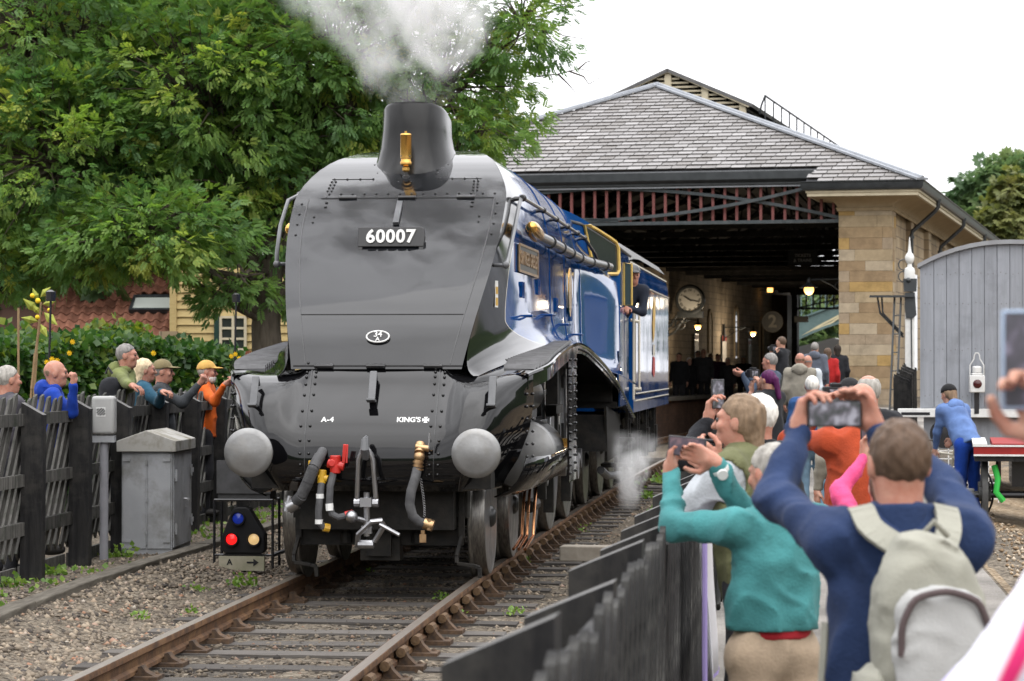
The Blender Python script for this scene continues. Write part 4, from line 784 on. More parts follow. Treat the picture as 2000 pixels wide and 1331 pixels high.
# ------------------------------------------------------------------ black timber fences
BLKW = material('tarred_timber', (.010, .010, .011), (.028, .027, .026), rough=.62, scale=3, stretch=(5, 5, .7), bump=.5, dirt=(.05, .047, .042), dscale=3)
GRYW = material('weathered_paling', (.045, .043, .040), (.12, .115, .105), rough=.85, scale=3, stretch=(8, 8, .5), bump=.6, dirt=(.035, .04, .03), dscale=5)
DRKW = material('weathered_paling_dark', (.007, .007, .007), (.024, .023, .022), rough=.75, scale=3, stretch=(8, 8, .5), bump=.6, dirt=(.085, .083, .075), dscale=4)
CAPW = material('weathered_post_top', (.20, .195, .19), (.10, .098, .095), rough=.85, scale=9, stretch=(1, 6, 6), bump=.5)
per_object(GRYW, .35); per_object(DRKW, .35)
def fence(name, label, line, z0, s0, s1, step, h, track_side, pm, lean=1, pstep=.27, board=True):
    """line(s) -> (x, y); posts stand on the track side, slanting palings on the other"""
    t = thing(name, label, 'fence', (*line(s0), z0(s0)))
    o0 = Vector((*line(s0), z0(s0)))
    sl = .10
    mb = MB(); w_, d_ = (.09 if board else .118), .065
    tp = [(-w_, h - .10), (w_, h)] if track_side < 0 else [(-w_, h), (w_, h - .10)]
    poly = [(-w_, -.3), (w_, -.3), (w_, tp[1][1]), (-w_, tp[0][1])]; mb.prism(poly, 'y', -d_, d_); pm0 = mb.mesh('fence_post'); pm0.materials.append(BLKW); pm0.materials.append(CAPW)
    for f_ in pm0.polygons:
        if f_.normal.z > .6: f_.material_index = 1
    L = (h + (.02 if board else -.045) - .17) / math.cos(rad(38)); mb = MB(); mb.prism([(-.045, 0), (.045, 0), (.045, L - .06), (.0, L), (-.045, L - .06)], 'x', -.011, .011); pk = mb.mesh('paling'); pk.materials.append(pm)
    s = s0
    while s < s1:
        a, b_ = Vector((*line(s), z0(s))), Vector((*line(min(s + step, s1)), z0(min(s + step, s1)))); hd = math.atan2(b_.x - a.x, b_.y - a.y)
        inst('fence_post', pm0, t, a - o0 + Vector((track_side * (w_ + .01), 0, rng.uniform(-.02, .02))), (0, rng.uniform(-.012, .012), -hd + rng.uniform(-.03, .03)))
        for z, hh in ((h - .16, .10), (h - .66, .10), (.42, .11)):
            mb = MB(); mb.beam(a - o0 + Vector((track_side * .03, .06, z)), b_ - o0 + Vector((track_side * .03, -.06, z)), .045, hh); obj('rail', mb, BLKW if pm is DRKW else pm, t, smooth=0)
        if board: mb = MB(); mb.beam(a - o0 + Vector((-track_side * .03, .07, .02)), b_ - o0 + Vector((-track_side * .03, -.07, .02)), .03, .16); obj('gravel_board', mb, pm, t, smooth=0)
        s += step
    s = s0 + .1
    while s < s1 - .3:
        a = Vector((*line(s), z0(s))) - o0; b_ = Vector((*line(s + .5), z0(s + .5))) - o0; hd = math.atan2(b_.x - a.x, b_.y - a.y)
        inst('paling', pk, t, a + Vector((-track_side * .012, -.62, .17 + rng.uniform(-.02, .03))), (-rad(38) + rng.uniform(-.02, .02), 0, -hd), (1, rng.uniform(.9, 1.08), 1))
        s += pstep
    return t
fence('paling_fence', 'black and grey timber fence with slanting palings on the left, spectators leaning on it', lambda s: (-3.02 - .019 * s, s), lambda s: -.04, -2.0 + .02, 17.5, 1.6, 1.48, 1, GRYW, pstep=.205)
fence('paling_fence', 'blurred black timber fence with sloping post tops between the footpath and the track', lambda s: (fence_x(s), s), lambda s: lerp(-.21, -.34, (s + 15) / 9) if s < -6 else lerp(-.34, -.28, (s + 6) / 5), -15.95, -1.6 + .02, 1.5, 1.42, -1, DRKW, board=False)
fence('paling_fence', 'black timber fence climbing beside the footpath towards the station', lambda s: (fence_x(s), s), lambda s: path_z(s) - .1, 0.05, 33, 1.6, 1.25, -1, DRKW, pstep=.32, board=False)
# ------------------------------------------------------------------ trackside things on the left
KERB = material('timber_edging', (.075, .065, .052), (.15, .135, .11), rough=.9, scale=4, stretch=(6, .7, 6), bump=.5); per_object(KERB, .2)
kb = thing('edging_boards', 'weathered timber edging boards along the verge by the cabinet', 'edging', (0, 0, 0))
P = [(-2.05, -5.2), (-2.17, -3.2), (-2.3, -1.2), (-2.36, .9), (-2.36, 3.0), (-2.33, 4.9), (-2.3, 7.0), (-2.3, 9.5)]
for a, b_ in zip(P, P[1:]): mb = MB(); mb.beam((a[0], a[1] + .02, -.05 + rng.uniform(-.01, .01)), (b_[0] + rng.uniform(-.01, .01), b_[1] - .02, -.05), .16, .12); obj('board', mb, KERB, kb, smooth=0, bevel=.01)
# grey relay cabinet
GCAB = material('galvanised_grey', (.33, .34, .355), (.40, .41, .425), rough=.6, scale=3, bump=.1, dirt=(.22, .22, .21), dscale=2.4)
GROOF = material('cabinet_lid', (.36, .35, .32), (.42, .41, .38), rough=.75, scale=5, dirt=(.16, .14, .09), dscale=3)
cb = thing('relay_cabinet', 'grey metal relay cabinet with a shallow pitched lid by the left fence', 'cabinet', (-2.72, 4.62, -.05), rad(3))
mb = MB(); mb.box(-.24, .24, -.45, .55, 0, .98); cbb = obj('body', mb, GCAB, cb, smooth=0, bevel=.008)
mb = MB(); zt = 1.0
mb.loft([[(-.28, y, zt - .03), (.28, y, zt - .03), (.28, y, zt + .07), (0, y, zt + .17), (-.28, y, zt + .07)] for y in (-.5, .6)]); obj('lid', mb, GROOF, cb, smooth=0, bevel=.006)
for x0, x1 in ((-.225, -.006), (.006, .225)):
    mb = MB(); mb.box(x0, x1, -.462, -.45, .06, .95); dr = obj('door', mb, GCAB, cb, smooth=0, bevel=.003)
    mb = MB(); [mb.box((x0 if x0 < -.1 else x1 - .07), (x0 + .07 if x0 < -.1 else x1), -.474, -.462, z, z + .03) for z in (.12, .88)]; obj('hinge_plates', mb, GCAB, dr, smooth=0)['kind'] = 'stuff'
mb = MB(); mb.tube([(0, -.47, .1), (0, -.47, .94)], .009, 6); [mb.tube([(0, -.475, z), (0, -.475, z + .04)], .014, 6) for z in (.2, .5, .85)]; obj('locking_rod', mb, GCAB, cb)
mb = MB(); mb.box(.24, .252, -.42, .06, .07, .96); d1 = obj('side_door', mb, GCAB, cb, smooth=0, bevel=.003); mb = MB(); mb.box(.24, .252, .075, .53, .07, .96); d2 = obj('side_door', mb, GCAB, cb, smooth=0, bevel=.003)
for y, z, p in ((-.4, .22, d1), (-.4, .72, d1), (.44, .26, d2), (.44, .74, d2)): mb = MB(); mb.box(.252, .275, y, y + .09, z, z + .045); mb.tube([(.268, y, z - .03), (.268, y, z + .08)], .01, 6); obj('hinge', mb, GCAB, p, smooth=0)
mb = MB(); mb.tube([(.25, .1, .5), (.30, .1, .5), (.305, .03, .5)], .012, 6); mb.box(.262, .30, .12, .15, .42, .48); obj('handle', mb, STEEL, d2)
# post-mounted telephone box with hatched label
p0 = atZ(203, 1096, -.05); tp = thing('lineside_telephone_box', 'pale grey plastic telephone box on a steel post before the fence', 'telephone box', p0, rad(8))
mb = MB(); mb.tube([(0, 0, -.1), (0, 0, 1.1)], .04, 14); obj('post', mb, material('post_grey', (.34, .34, .37), (.28, .28, .30), rough=.55, scale=5), tp)
mb = MB(); mb.box(-.10, .10, -.06, .08, 1.08, 1.14); obj('bracket', mb, GCAB, tp, smooth=0)
mb = MB(); mb.box(-.105, .105, -.085, .10, 1.15, 1.50); bx_ = obj('housing', mb, material('abs_grey', (.45, .45, .435), (.38, .38, .37), rough=.5, scale=4), tp, smooth=30, bevel=.03); bx_.modifiers['b'].segments = 4
mb = MB(); mb.box(-.062, .022, -.0875, -.0855, 1.315, 1.40); lb = obj('label_plate', mb, WHITEP, tp, smooth=0)
mb = MB(); x0, x1, z0, z1 = -.058, .018, 1.319, 1.396
for c in (-.05, -.025, 0., .025, .05):
    q = []
    for x in np.linspace(x0, x1, 9):
        z = (z0 + z1) / 2 + (x - (x0 + x1) / 2) + c
        if z0 + .004 <= z <= z1 - .004: q.append((x, z))
    if len(q) > 1: mb.beam((q[0][0], -.0885, q[0][1]), (q[-1][0], -.0885, q[-1][1]), .012, .001, up=(0, -1, 0))
obj('hatching', mb, BLKR, lb, smooth=0)['kind'] = 'stuff'
# ground shunting signal with its frame and the lettered board
g0 = atZ(482, 1082, -.12); g0.y = 3.62; g0.x = -1.66
gs = thing('ground_signal', 'black position light ground signal showing red, blue and pale lamps beside the left rail', 'signal', g0)
mb = MB(); S = .205
poly = [(-.195, .16), (-.17, .13), (.17, .13), (.2, .16), (.2, .31), (.06, .54), (.03, .56), (-.06, .56), (-.10, .54), (-.195, .30)]; mb.prism(poly, 'y', -.04, .1); hd_ = obj('signal_head', mb, material('signal_black', (.012, .012, .013), rough=.55), gs, smooth=0, bevel=.015)
for x, z, nm, c, e in ((-.105, .265, 'red lamp', (.75, .01, .01), 1.6), (.10, .265, 'pale amber lamp', (.75, .5, .22), .55), (-.045, .455, 'dark blue lamp', (.01, .03, .30), .25)):
    mb = MB(); mb.lathe([(.06, -.04), (.066, -.05), (.066, -.075), (.058, -.075), (.057, -.05)], (x, 0, z), 'y', 20); obj('lamp_hood', mb, MATS['signal_black'], hd_)
    mb = MB(); mb.lathe([(0, -.062), (.03, -.058), (.056, -.048), (.056, -.03)], (x, 0, z), 'y', 20); obj('lamp_lens', mb, material('lens_' + nm.split()[-2], c, rough=.12, emit=c, estr=e), hd_, label=nm)
mb = MB(); [mb.tube([(x, y, 0), (x, y, .62)], .014, 6) for x in (-.27, .27) for y in (-.02, .3)]; [mb.tube([(-.27, -.02, z), (.27, -.02, z)], .012, 6) for z in (.12, .62)]; mb.tube([(-.27, .3, .62), (.27, .3, .62)], .012, 6); mb.tube([(.27, -.02, .12), (.55, .3, .22)], .02, 6); obj('guard_frame', mb, BLKR, gs)
mb = MB(); mb.box(-.24, .24, 0, .3, .63, .70); mb.box(-.25, .25, -.02, .02, .68, .98); obj('rear_box', mb, material('box_grey', (.10, .10, .105), (.06, .06, .06), rough=.6, scale=5), gs, smooth=0)
mb = MB(); mb.box(-.22, .20, -.06, -.01, -.02, .11); bd = obj('letter_board', mb, material('stained_cream', (.42, .39, .30), (.30, .29, .20), rough=.7, scale=6), gs, smooth=0)
obj('lettering', put(text_mb('A', .075, .003, .002), frame((-.12, -.062, .055), (1, 0, 0), (0, 0, 1))), BLKR, bd, smooth=0)
mb = MB(); mb.prism([(.04, .047), (.10, .047), (.10, .02), (.15, .055), (.10, .09), (.10, .063), (.04, .063)], 'y', -.063, -.0605); obj('arrow', mb, BLKR, bd, smooth=0)
# buff block beyond the right rail
p = atZ(1140, 1080, -.1); blk = thing('concrete_block', 'pale concrete block lying beside the right rail', 'block', p, rad(-6)); mb = MB(); mb.box(-.22, .42, -.12, .14, -.08, .07); obj('block', mb, material('pale_concrete', (.42, .38, .32), (.33, .29, .24), rough=.9, scale=9, bump=.3), blk, smooth=0, bevel=.012)

# banner on the path side of the near fence and a loop of pale cord
bn = thing('fence_banner', 'white banner edged in lilac hung on the path side of the black fence', 'banner', (2.86, -8.0, 0)); LIL_ = material('lilac_edge', (.30, .24, .48), rough=.7); mb = MB(); mb.grid([[(.02 * math.sin(y * 6) + .015 * math.sin(z * 5), y, z) for y in np.linspace(-.75, .8, 12)] for z in np.linspace(.32, 1.06, 6)]); obj('cloth', mb, material('banner_white', (.7, .7, .72), rough=.7), bn, smooth=60, solid=.004)
mb = MB(); [mb.tube([(.012 + .02 * math.sin(y * 6), y, z) for y in np.linspace(-.75, .8, 8)], .012, 6) for z in (.32, 1.06)]; mb.tube([(.0, -.75, .32), (.0, -.75, 1.06)], .012, 6); obj('edging', mb, LIL_, bn)
cl_ = thing('cord_loop', 'pale turquoise cord looped over a fence paling', 'cord', (2.80, -13.9, .74)); mb = MB(); mb.tube([(0, -.06, -.2), (.01, -.06, 0), (.012, 0, .06), (.01, .06, 0), (0, .06, -.2)], .012, 8); obj('cord', mb, material('turquoise_cord', (.35, .62, .62), rough=.6), cl_)
# ------------------------------------------------------------------ station
SW = Vector((5.91, 41.6, 0)); STH = rad(8.2)
SA = Vector((math.sin(STH), math.cos(STH), 0)); SL = Vector((math.cos(STH), -math.sin(STH), 0))
def st(x, y, v):
    d = ray(x, y); p = CAM + d * ((SW + SA * v - CAM).dot(SA) / d.dot(SA)); q = p - SW; return Vector((q.dot(SL), v, p.z))
def stu(x, y, u):
    d = ray(x, y); p = CAM + d * ((SW + SL * u - CAM).dot(SL) / d.dot(SL)); q = p - SW; return Vector((u, q.dot(SA), p.z))
def st_world(u, v, z): return SW + SL * u + SA * v + Vector((0, 0, z))
stn = thing('railway_station', 'stone railway station train shed with a hipped slate roof and open dark mouth', 'station', SW, -STH)
SAND = [material('sandstone_%d' % i, c, tuple(q * .8 for q in c), rough=.9, scale=5, bump=.25, bscale=25, dirt=tuple(q * .62 for q in c), dscale=2.0) for i, c in enumerate([(.37, .27, .16), (.42, .33, .21), (.33, .235, .14), (.45, .30, .12), (.38, .30, .21), (.46, .38, .27)])]
MORTAR = material('stone_joint', (.16, .12, .08), (.22, .17, .12), rough=.95, scale=8)
CREAM = material('cream_joinery', (.62, .55, .40), (.52, .46, .33), rough=.55, scale=5)
COVE = material('cove_plaster', (.42, .33, .21), (.34, .26, .16), rough=.8, scale=2.5, bump=.1)
GUTT = material('black_gutter', (.018, .022, .025), (.035, .04, .044), rough=.4, scale=5)
IRON = material('painted_iron', (.05, .06, .065), (.08, .09, .095), rough=.5, scale=6)
PINK = material('red_oxide_post', (.23, .085, .078), (.17, .065, .06), rough=.6, scale=6)
LEAD = material('lead_flashing', (.34, .36, .39), (.27, .285, .31), rough=.55, scale=3)
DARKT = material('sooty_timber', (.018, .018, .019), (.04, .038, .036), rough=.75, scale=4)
# ashlar wall material where single stones can no longer be told apart
def ashlar(name, c1, c2, mortar, sc_):
    m = bpy.data.materials.new(name); m.use_nodes = True; t = m.node_tree; b = t.nodes['Principled BSDF']; lk = t.links.new; b.inputs['Roughness'].default_value = .92
    tc = N(t, 'ShaderNodeTexCoord'); sp = N(t, 'ShaderNodeSeparateXYZ'); cb = N(t, 'ShaderNodeCombineXYZ'); ad = N(t, 'ShaderNodeMath', operation='ADD'); lk(tc.outputs['Object'], sp.inputs[0]); lk(sp.outputs[0], ad.inputs[0]); lk(sp.outputs[1], ad.inputs[1]); lk(ad.outputs[0], cb.inputs[0]); lk(sp.outputs[2], cb.inputs[1])
    br = N(t, 'ShaderNodeTexBrick'); br.inputs['Scale'].default_value = sc_; br.inputs['Color1'].default_value = (*c1, 1); br.inputs['Color2'].default_value = (*c2, 1); br.inputs['Mortar'].default_value = (*mortar, 1); br.inputs['Mortar Size'].default_value = .012; br.inputs['Brick Width'].default_value = .62; br.inputs['Row Height'].default_value = .27; br.inputs['Bias'].default_value = -.1; lk(cb.outputs[0], br.inputs['Vector'])
    nz = N(t, 'ShaderNodeTexNoise'); nz.inputs['Scale'].default_value = 1.2; nz.inputs['Detail'].default_value = 8; lk(tc.outputs['Object'], nz.inputs['Vector'])
    mr = N(t, 'ShaderNodeMapRange'); mr.inputs[1].default_value = .3; mr.inputs[2].default_value = .7; mr.inputs[3].default_value = .6; mr.inputs[4].default_value = 1.2; lk(nz.outputs[0], mr.inputs[0]); h = N(t, 'ShaderNodeHueSaturation'); lk(br.outputs[0], h.inputs['Color']); lk(mr.outputs[0], h.inputs['Value']); lk(h.outputs[0], b.inputs['Base Color'])
    bp = N(t, 'ShaderNodeBump'); bp.inputs['Strength'].default_value = .4; bp.inputs['Distance'].default_value = .02; bp.invert = True; lk(br.outputs['Fac'], bp.inputs['Height']); lk(bp.outputs[0], b.inputs['Normal']); MATS[name] = m; return m
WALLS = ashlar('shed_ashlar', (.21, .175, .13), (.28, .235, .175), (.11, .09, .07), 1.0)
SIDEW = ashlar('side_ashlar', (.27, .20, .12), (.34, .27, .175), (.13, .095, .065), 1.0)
LEN = 74.
# the right-hand pier, stone by stone
def pier(u0, u1, v1, z0, z1, detail):
    mb = MB(); mb.box(u0 + .012, u1 - .012, .012, v1, z0 - 1, z1); pc = obj('pier_core', mb, MORTAR, stn, smooth=0)
    z = z0; k = 0; rr = random.Random(int(u0 * 10) + 50)
    while z < z1 - .05:
        h = min(rr.choice((.235, .25, .255, .27)), z1 - z)
        if z1 - (z + h) < .1: h = z1 - z
        W_ = u1 - u0; cuts = [0, *sorted(rr.sample([.2, .3, .38, .5, .62, .72, .82], rr.choice((1, 1, 2)))), 1]
        cuts = [cuts[0]] + [c for i, c in enumerate(cuts[1:-1]) if c - cuts[i] > .14] + [1]
        for a, b_ in zip(cuts, cuts[1:]):
            pr = rr.uniform(-.004, .006); mb = MB(); mb.box(u0 + W_ * a + (.003 if a > 0 else -.0), u0 + W_ * b_ - (.003 if b_ < 1 else 0), -pr, .2, z + .003, z + h - .003); obj('stone', mb, rr.choice(SAND), pc, smooth=0)
        if detail:
            # the return face
            q = .22 if (k % 2) else .28; c2 = rr.choice((.45, .6, .7))
            for a, b_ in ((.204, c2), (c2 + .006, v1)): pr = rr.uniform(0, .006); mb = MB(); mb.box(u1 - .2, u1 + pr, a, b_, z + .003, z + h - .003); obj('stone', mb, rr.choice(SAND), pc, smooth=0)
        z += h; k += 1
pier(-1.24, 0, .95, .4, 5.35, True)
pier(-13.9, -12.6, .95, .4, 5.35, False)
# walls behind the piers
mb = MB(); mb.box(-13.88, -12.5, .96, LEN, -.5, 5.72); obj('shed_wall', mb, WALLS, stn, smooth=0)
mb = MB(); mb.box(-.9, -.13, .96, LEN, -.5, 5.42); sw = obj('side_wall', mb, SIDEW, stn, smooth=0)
for v in np.arange(4.9, LEN, 5.2): mb = MB(); mb.box(-.13, .0, v, v + .75, -.3, 5.36); obj('pilaster', mb, SIDEW, sw, smooth=0)
for v in np.arange(6.6, LEN, 5.2): mb = MB(); mb.box(-.16, -.125, v, v + 1.4, 1.6, 4.1); obj('side_window', mb, GLASSD, sw, smooth=0)
# moulding, cove, cream fascia and gutter round the pier and down the side
path0 = [(-1.24, 1.6, -1, 0), (-1.24, 0, -1, -1), (0, 0, 1, -1), (0, LEN, 1, 0)]
def run(prof, name, m, par=stn, smooth=30, left=True):
    mb = MB(); p0 = path0 if left else path0[1:]
    for (a, b_) in zip(p0, p0[1:]):
        n = 1
        P = []
        for i in range(n + 1):
            q = a if i == 0 else b_
            P.append([(q[0] + q[2] * d, q[1] + q[3] * d, z) for d, z in prof])
        mb.grid(P)
    return obj(name, mb, m, par, smooth=smooth)
run([(.0, 5.34), (.035, 5.345), (.04, 5.38), (.06, 5.40), (.06, 5.42), (.02, 5.425)], 'cornice', SAND[1])
run([(.03, 5.425)] + [(.03 + .6 * (1 - math.cos(t)), 5.425 + .235 * math.sin(t)) for t in np.linspace(0, math.pi / 2, 9)], 'cove', COVE, smooth=60)
run([(.60, 5.655), (.66, 5.66), (.66, 5.735), (.69, 5.74), (.69, 5.79), (.70, 5.80)], 'eaves_fascia', CREAM)
run([(.69, 5.79), (.75, 5.80), (.79, 5.86), (.80, 5.97), (.83, 5.985), (.83, 6.0), (.72, 6.0)], 'gutter', GUTT)
for i, (x, y) in enumerate(((1831, 393), (1881, 429), (1922, 457))):
    q = stu(x, y, .72); mb = MB(); v = q.y; P = [(.74, v, 5.86), (.74, v, 5.66), (.66, v, 5.55), (.1, v, 5.06), (.08, v, 4.95), (.08, v, -.1)]; mb.tube(P, .052, 10); [mb.tube([P[j], Vector(P[j]) + Vector((0, 0, -.07))], .07, 10) for j in (0, 4)]; obj('downpipe', mb, GUTT, stn)
# roof
ZE, ZA, UC, VA = 5.98, 9.15, -6.9, 7.0; UR, UL, VF = .78, -14.58, -.78
NOT0, NOT1, VN, ZN = -1.93, -11.9, .05, 6.32
def front_z(v): return ZE + (ZA - ZE) * (v - VF) / (VA - VF)
mb = MB()
V = [(UR, VF, ZE), (NOT0, VF, ZE), (NOT0, VN, front_z(VN)), (NOT1, VN, front_z(VN)), (NOT1, VF, ZE), (UL, VF, ZE), (UC, VA, ZA)]
mb.add([(a, b_, z - .03) for a, b_, z in V], [(0, 1, 2, 6), (2, 3, 6), (3, 4, 5, 6)])
mb.add([(UR, VF, ZE - .03), (UC, VA, ZA - .03), (UC, LEN, ZA - .03), (UR, LEN, ZE - .03)], [(0, 1, 2, 3)]); mb.add([(UL, VF, ZE - .03), (UL, LEN, ZE - .03), (UC, LEN, ZA - .03), (UC, VA, ZA - .03)], [(0, 1, 2, 3)])
rf = obj('roof', mb, material('roof_boarding', (.03, .03, .032), rough=.8), stn, smooth=0)
SLATE = bpy.data.materials.new('slate'); SLATE.use_nodes = True; _t = SLATE.node_tree; _b = _t.nodes['Principled BSDF']; _b.inputs['Roughness'].default_value = .5
_g = N(_t, 'ShaderNodeNewGeometry'); _o = N(_t, 'ShaderNodeObjectInfo'); _a = N(_t, 'ShaderNodeMath', operation='ADD'); _f = N(_t, 'ShaderNodeMath', operation='FRACT'); _r = N(_t, 'ShaderNodeValToRGB'); _e = _r.color_ramp.elements; _e[0].color = (.12, .108, .098, 1); _e[1].color = (.235, .225, .22, 1)
for p_, c_ in ((.3, (.155, .145, .138)), (.6, (.175, .165, .16)), (.85, (.20, .19, .185))): q = _e.new(p_); q.color = (*c_, 1)
_l = _t.links.new; _l(_g.outputs['Random Per Island'], _a.inputs[0]); _l(_o.outputs['Random'], _a.inputs[1]); _l(_a.outputs[0], _f.inputs[0]); _l(_f.outputs[0], _r.inputs[0])
_n = N(_t, 'ShaderNodeTexNoise'); _n.inputs['Scale'].default_value = .55; _n.inputs['Detail'].default_value = 6; _tc = N(_t, 'ShaderNodeTexCoord'); _l(_tc.outputs['Object'], _n.inputs['Vector']); _mr = N(_t, 'ShaderNodeMapRange'); _mr.inputs[1].default_value = .35; _mr.inputs[2].default_value = .7; _mr.inputs[3].default_value = .75; _mr.inputs[4].default_value = 1.15; _l(_n.outputs[0], _mr.inputs[0]); _h = N(_t, 'ShaderNodeHueSaturation'); _l(_r.outputs[0], _h.inputs['Color']); _l(_mr.outputs[0], _h.inputs['Value']); _l(_h.outputs[0], _b.inputs['Base Color'])
SLEDGE = material('slate_edge_shade_dirt', (.035, .03, .026), (.06, .052, .045), rough=.9, scale=3)  # dark edge tone paints the shadow lines between slates, along with dirt
pitch = math.atan2(ZA - ZE, VA - VF); SLW, EXP = .36, .285; dv = EXP * math.cos(pitch)
cand = []; v = VF; row = 0
while v < VA - .05:
    f = (v - VF) / (VA - VF); a0 = lerp(UL, UC, f) + .15; a1 = lerp(UR, UC, f) - .16
    u = a0 + (.5 * SLW if row % 2 else 0) - SLW * .5
    while u < a1:
        us, ue = max(u, a0), min(u + SLW - .008, a1)
        if ue - us > .08:
            mid = (us + ue) / 2
            if not (NOT1 - .1 < mid < NOT0 + .1 and v < VN - .02): cand.append((us, ue, v))
        u += SLW
    v += dv; row += 1
cand.sort(key=lambda c: -c[0])
Rp = Matrix.Rotation(pitch, 4, 'X'); full = {}
def slate_mb(mb, us, ue, v, local=False):
    M = Matrix.Translation(((us + ue) / 2, v, front_z(v) + .022 + rng.uniform(0, .006))) @ Matrix.Rotation(pitch - rad(5) + rng.uniform(-.015, .015), 4, 'X')
    h = (ue - us) / 2; mb.box(-h + .006, h - .006, -.012, EXP + .04, -.016, .012, M)
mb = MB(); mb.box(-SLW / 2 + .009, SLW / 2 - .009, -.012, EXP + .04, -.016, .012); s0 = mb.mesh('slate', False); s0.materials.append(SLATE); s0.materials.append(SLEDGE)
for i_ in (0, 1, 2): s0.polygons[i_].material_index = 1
mbr = MB(); cnt = 0
for us, ue, v in cand:
    vis = us > -9.6
    if vis and cnt < 300 and (ue - us) > SLW - .03:
        inst('slate', s0, rf, ((us + ue) / 2, v, front_z(v) + .022 + rng.uniform(0, .006)), (pitch - rad(5) + rng.uniform(-.015, .015), 0, rng.uniform(-.004, .004))); cnt += 1
    else: slate_mb(mbr, us, ue, v)
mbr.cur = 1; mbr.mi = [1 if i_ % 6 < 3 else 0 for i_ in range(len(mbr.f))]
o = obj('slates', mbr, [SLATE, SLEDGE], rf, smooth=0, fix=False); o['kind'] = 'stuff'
mb = MB()
for (a, b_) in (((UR, VF, ZE), (UC, VA, ZA)), ((UL, VF, ZE), (UC, VA, ZA))):
    a, b_ = Vector(a), Vector(b_); n = Vector((0, 0, 1)); mb.beam(a + n * .04, b_ + n * .04, .34, .05); mb.tube([a + n * .07, b_ + n * .07], .05, 8)
obj('hip_flashing', mb, LEAD, rf, smooth=30)
mb = MB(); mb.box(NOT1 - .05, NOT0 + .05, VN - .10, VN - .03, ZN - .32, ZN + .02); mb.box(NOT1 - .05, NOT0 + .12, VN - .2, VN - .10, ZN - .2, ZN + .0); mb.prism([(VN - .2, ZN - .2), (VN + .0, ZN - .34), (VN + .0, ZN - .1)], 'x', NOT1, NOT0 + .1); obj('front_gutter', mb, GUTT, stn, smooth=0, bevel=.01)
mb = MB(); mb.box(NOT1, NOT0, VN - .06, VN, ZN - .37, ZN - .33); obj('gutter_drip', mb, LEAD, stn, smooth=0)
# louvred lantern on the ridge
g = 8.8; pk = st(1305, 135, g); er = st(1465, 203, g); U0 = pk.x; ZP = pk.z; UE = er.x; ZL = er.z; sl_ = (ZP - ZL) / (UE - U0); hw = UE - U0
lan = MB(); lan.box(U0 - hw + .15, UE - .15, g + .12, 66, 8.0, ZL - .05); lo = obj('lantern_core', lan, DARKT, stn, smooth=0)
mb = MB()
for sx in (-1, 1): mb.add([(U0, g - .15, ZP), (U0, 66, ZP), (U0 + sx * (hw + .1), 66, ZL - .02), (U0 + sx * (hw + .1), g - .15, ZL - .02)], [(0, 1, 2, 3)])
obj('lantern_roof', mb, MATS['cab_roof_grey'], stn, smooth=0, solid=.09)
for du in (-2.05, -1.02, 0, 1.02, 2.05):
    zt = ZP - abs(du) * sl_ - .10; mb = MB(); mb.box(U0 + du - .09, U0 + du + .09, g - .06, g + .1, 7.9, zt); obj('lantern_post', mb, CREAM, stn, smooth=0)
for i in range(12):
    z = 8.25 + .115 * i; x = (ZP - .16 - z) / sl_
    if x < .15: continue
    for a, b_ in ((-min(x, 2.1), -1.11), (-.93, -.09), (.09, .93), (1.11, min(x, 2.1))):
        a2, b2 = max(a, -x), min(b_, x)
        if b2 - a2 > .1: mb = MB(); mb.box(U0 + a2, U0 + b2, g - .02, g + .05, z, z + .05, Matrix.Translation((0, 0, 0))); obj('louvre', mb, CREAM, stn, smooth=0)
mb = MB()
for sx in (-1, 1): mb.beam((U0, g - .10, ZP - .06), (U0 + sx * hw, g - .10, ZL - .07), .07, .09)
obj('lantern_barge_board', mb, CREAM, stn, smooth=0)
a = st(1465, 200, g); mb = MB()
R0 = Vector((UE + .35, g + .4, ZL + .25)); R1 = Vector((UE + .35, 60, ZL + .25)); mb.tube([R0, R1], .03, 6); mb.tube([R0 + Vector((0, 0, 0)), R0 + Vector((-.1, 0, -.25)), R0 + Vector((-.15, 0, -.5))], .03, 6)
for v in np.arange(g + .4, 60, 1.6): mb.tube([(UE + .35, v, ZL + .25), (UE + .35, v, ZL - .9)], .022, 6)
obj('roof_walk_rail', mb, GUTT, stn)
mb = MB()
for v in np.arange(g + .2, 60, 1.2):
    for z in np.arange(ZL - .55, ZL - .1, .13): mb.box(UE - .16, UE - .1, v, v + 1.1, z, z + .05)
obj('side_louvres', mb, MATS['cab_roof_grey'], stn, smooth=0)['kind'] = 'stuff'
# truss screen in the mouth of the shed
def arc(u0, z0, u1, z1, bow, n=14): return [(lerp(u0, u1, k / n), .05, lerp(z0, z1, k / n) + bow * 4 * (k / n) * (1 - k / n)) for k in range(n + 1)]
mb = MB(); mb.box(-12.6, -1.24, 0.0, .12, 5.08, 5.16); obj('tie_beam', mb, IRON, stn, smooth=0)
def curved(name, P, w_, h_):
    mb = MB()
    for a, b_ in zip(P, P[1:]): mb.beam(a, b_, w_, h_)
    obj(name, mb, IRON, stn, smooth=0)
UM = -6.92
for s_ in (1, -1):
    f = lambda u: UM + s_ * (u - UM)
    curved('curved_brace', [(f(u), .02, z) for u, _, z in arc(-1.9, 5.93, UM - .4, 5.2, -.16)], .08, .075)
    curved('curved_brace', [(f(u), .1, z) for u, _, z in arc(-1.24, 5.2, UM, 5.97, .16)], .08, .075)
for k in range(39):
    u = -1.38 - .287 * k
    if u < -12.5: break
    du = abs(u - UM); zt = 5.97 - .0 if du < 4.9 else 5.97 - (du - 4.9) * .35
    mb = MB(); mb.box(u - .032, u + .032, .13, .2, 5.15, 6.02); obj('screen_post', mb, PINK, stn, smooth=0)
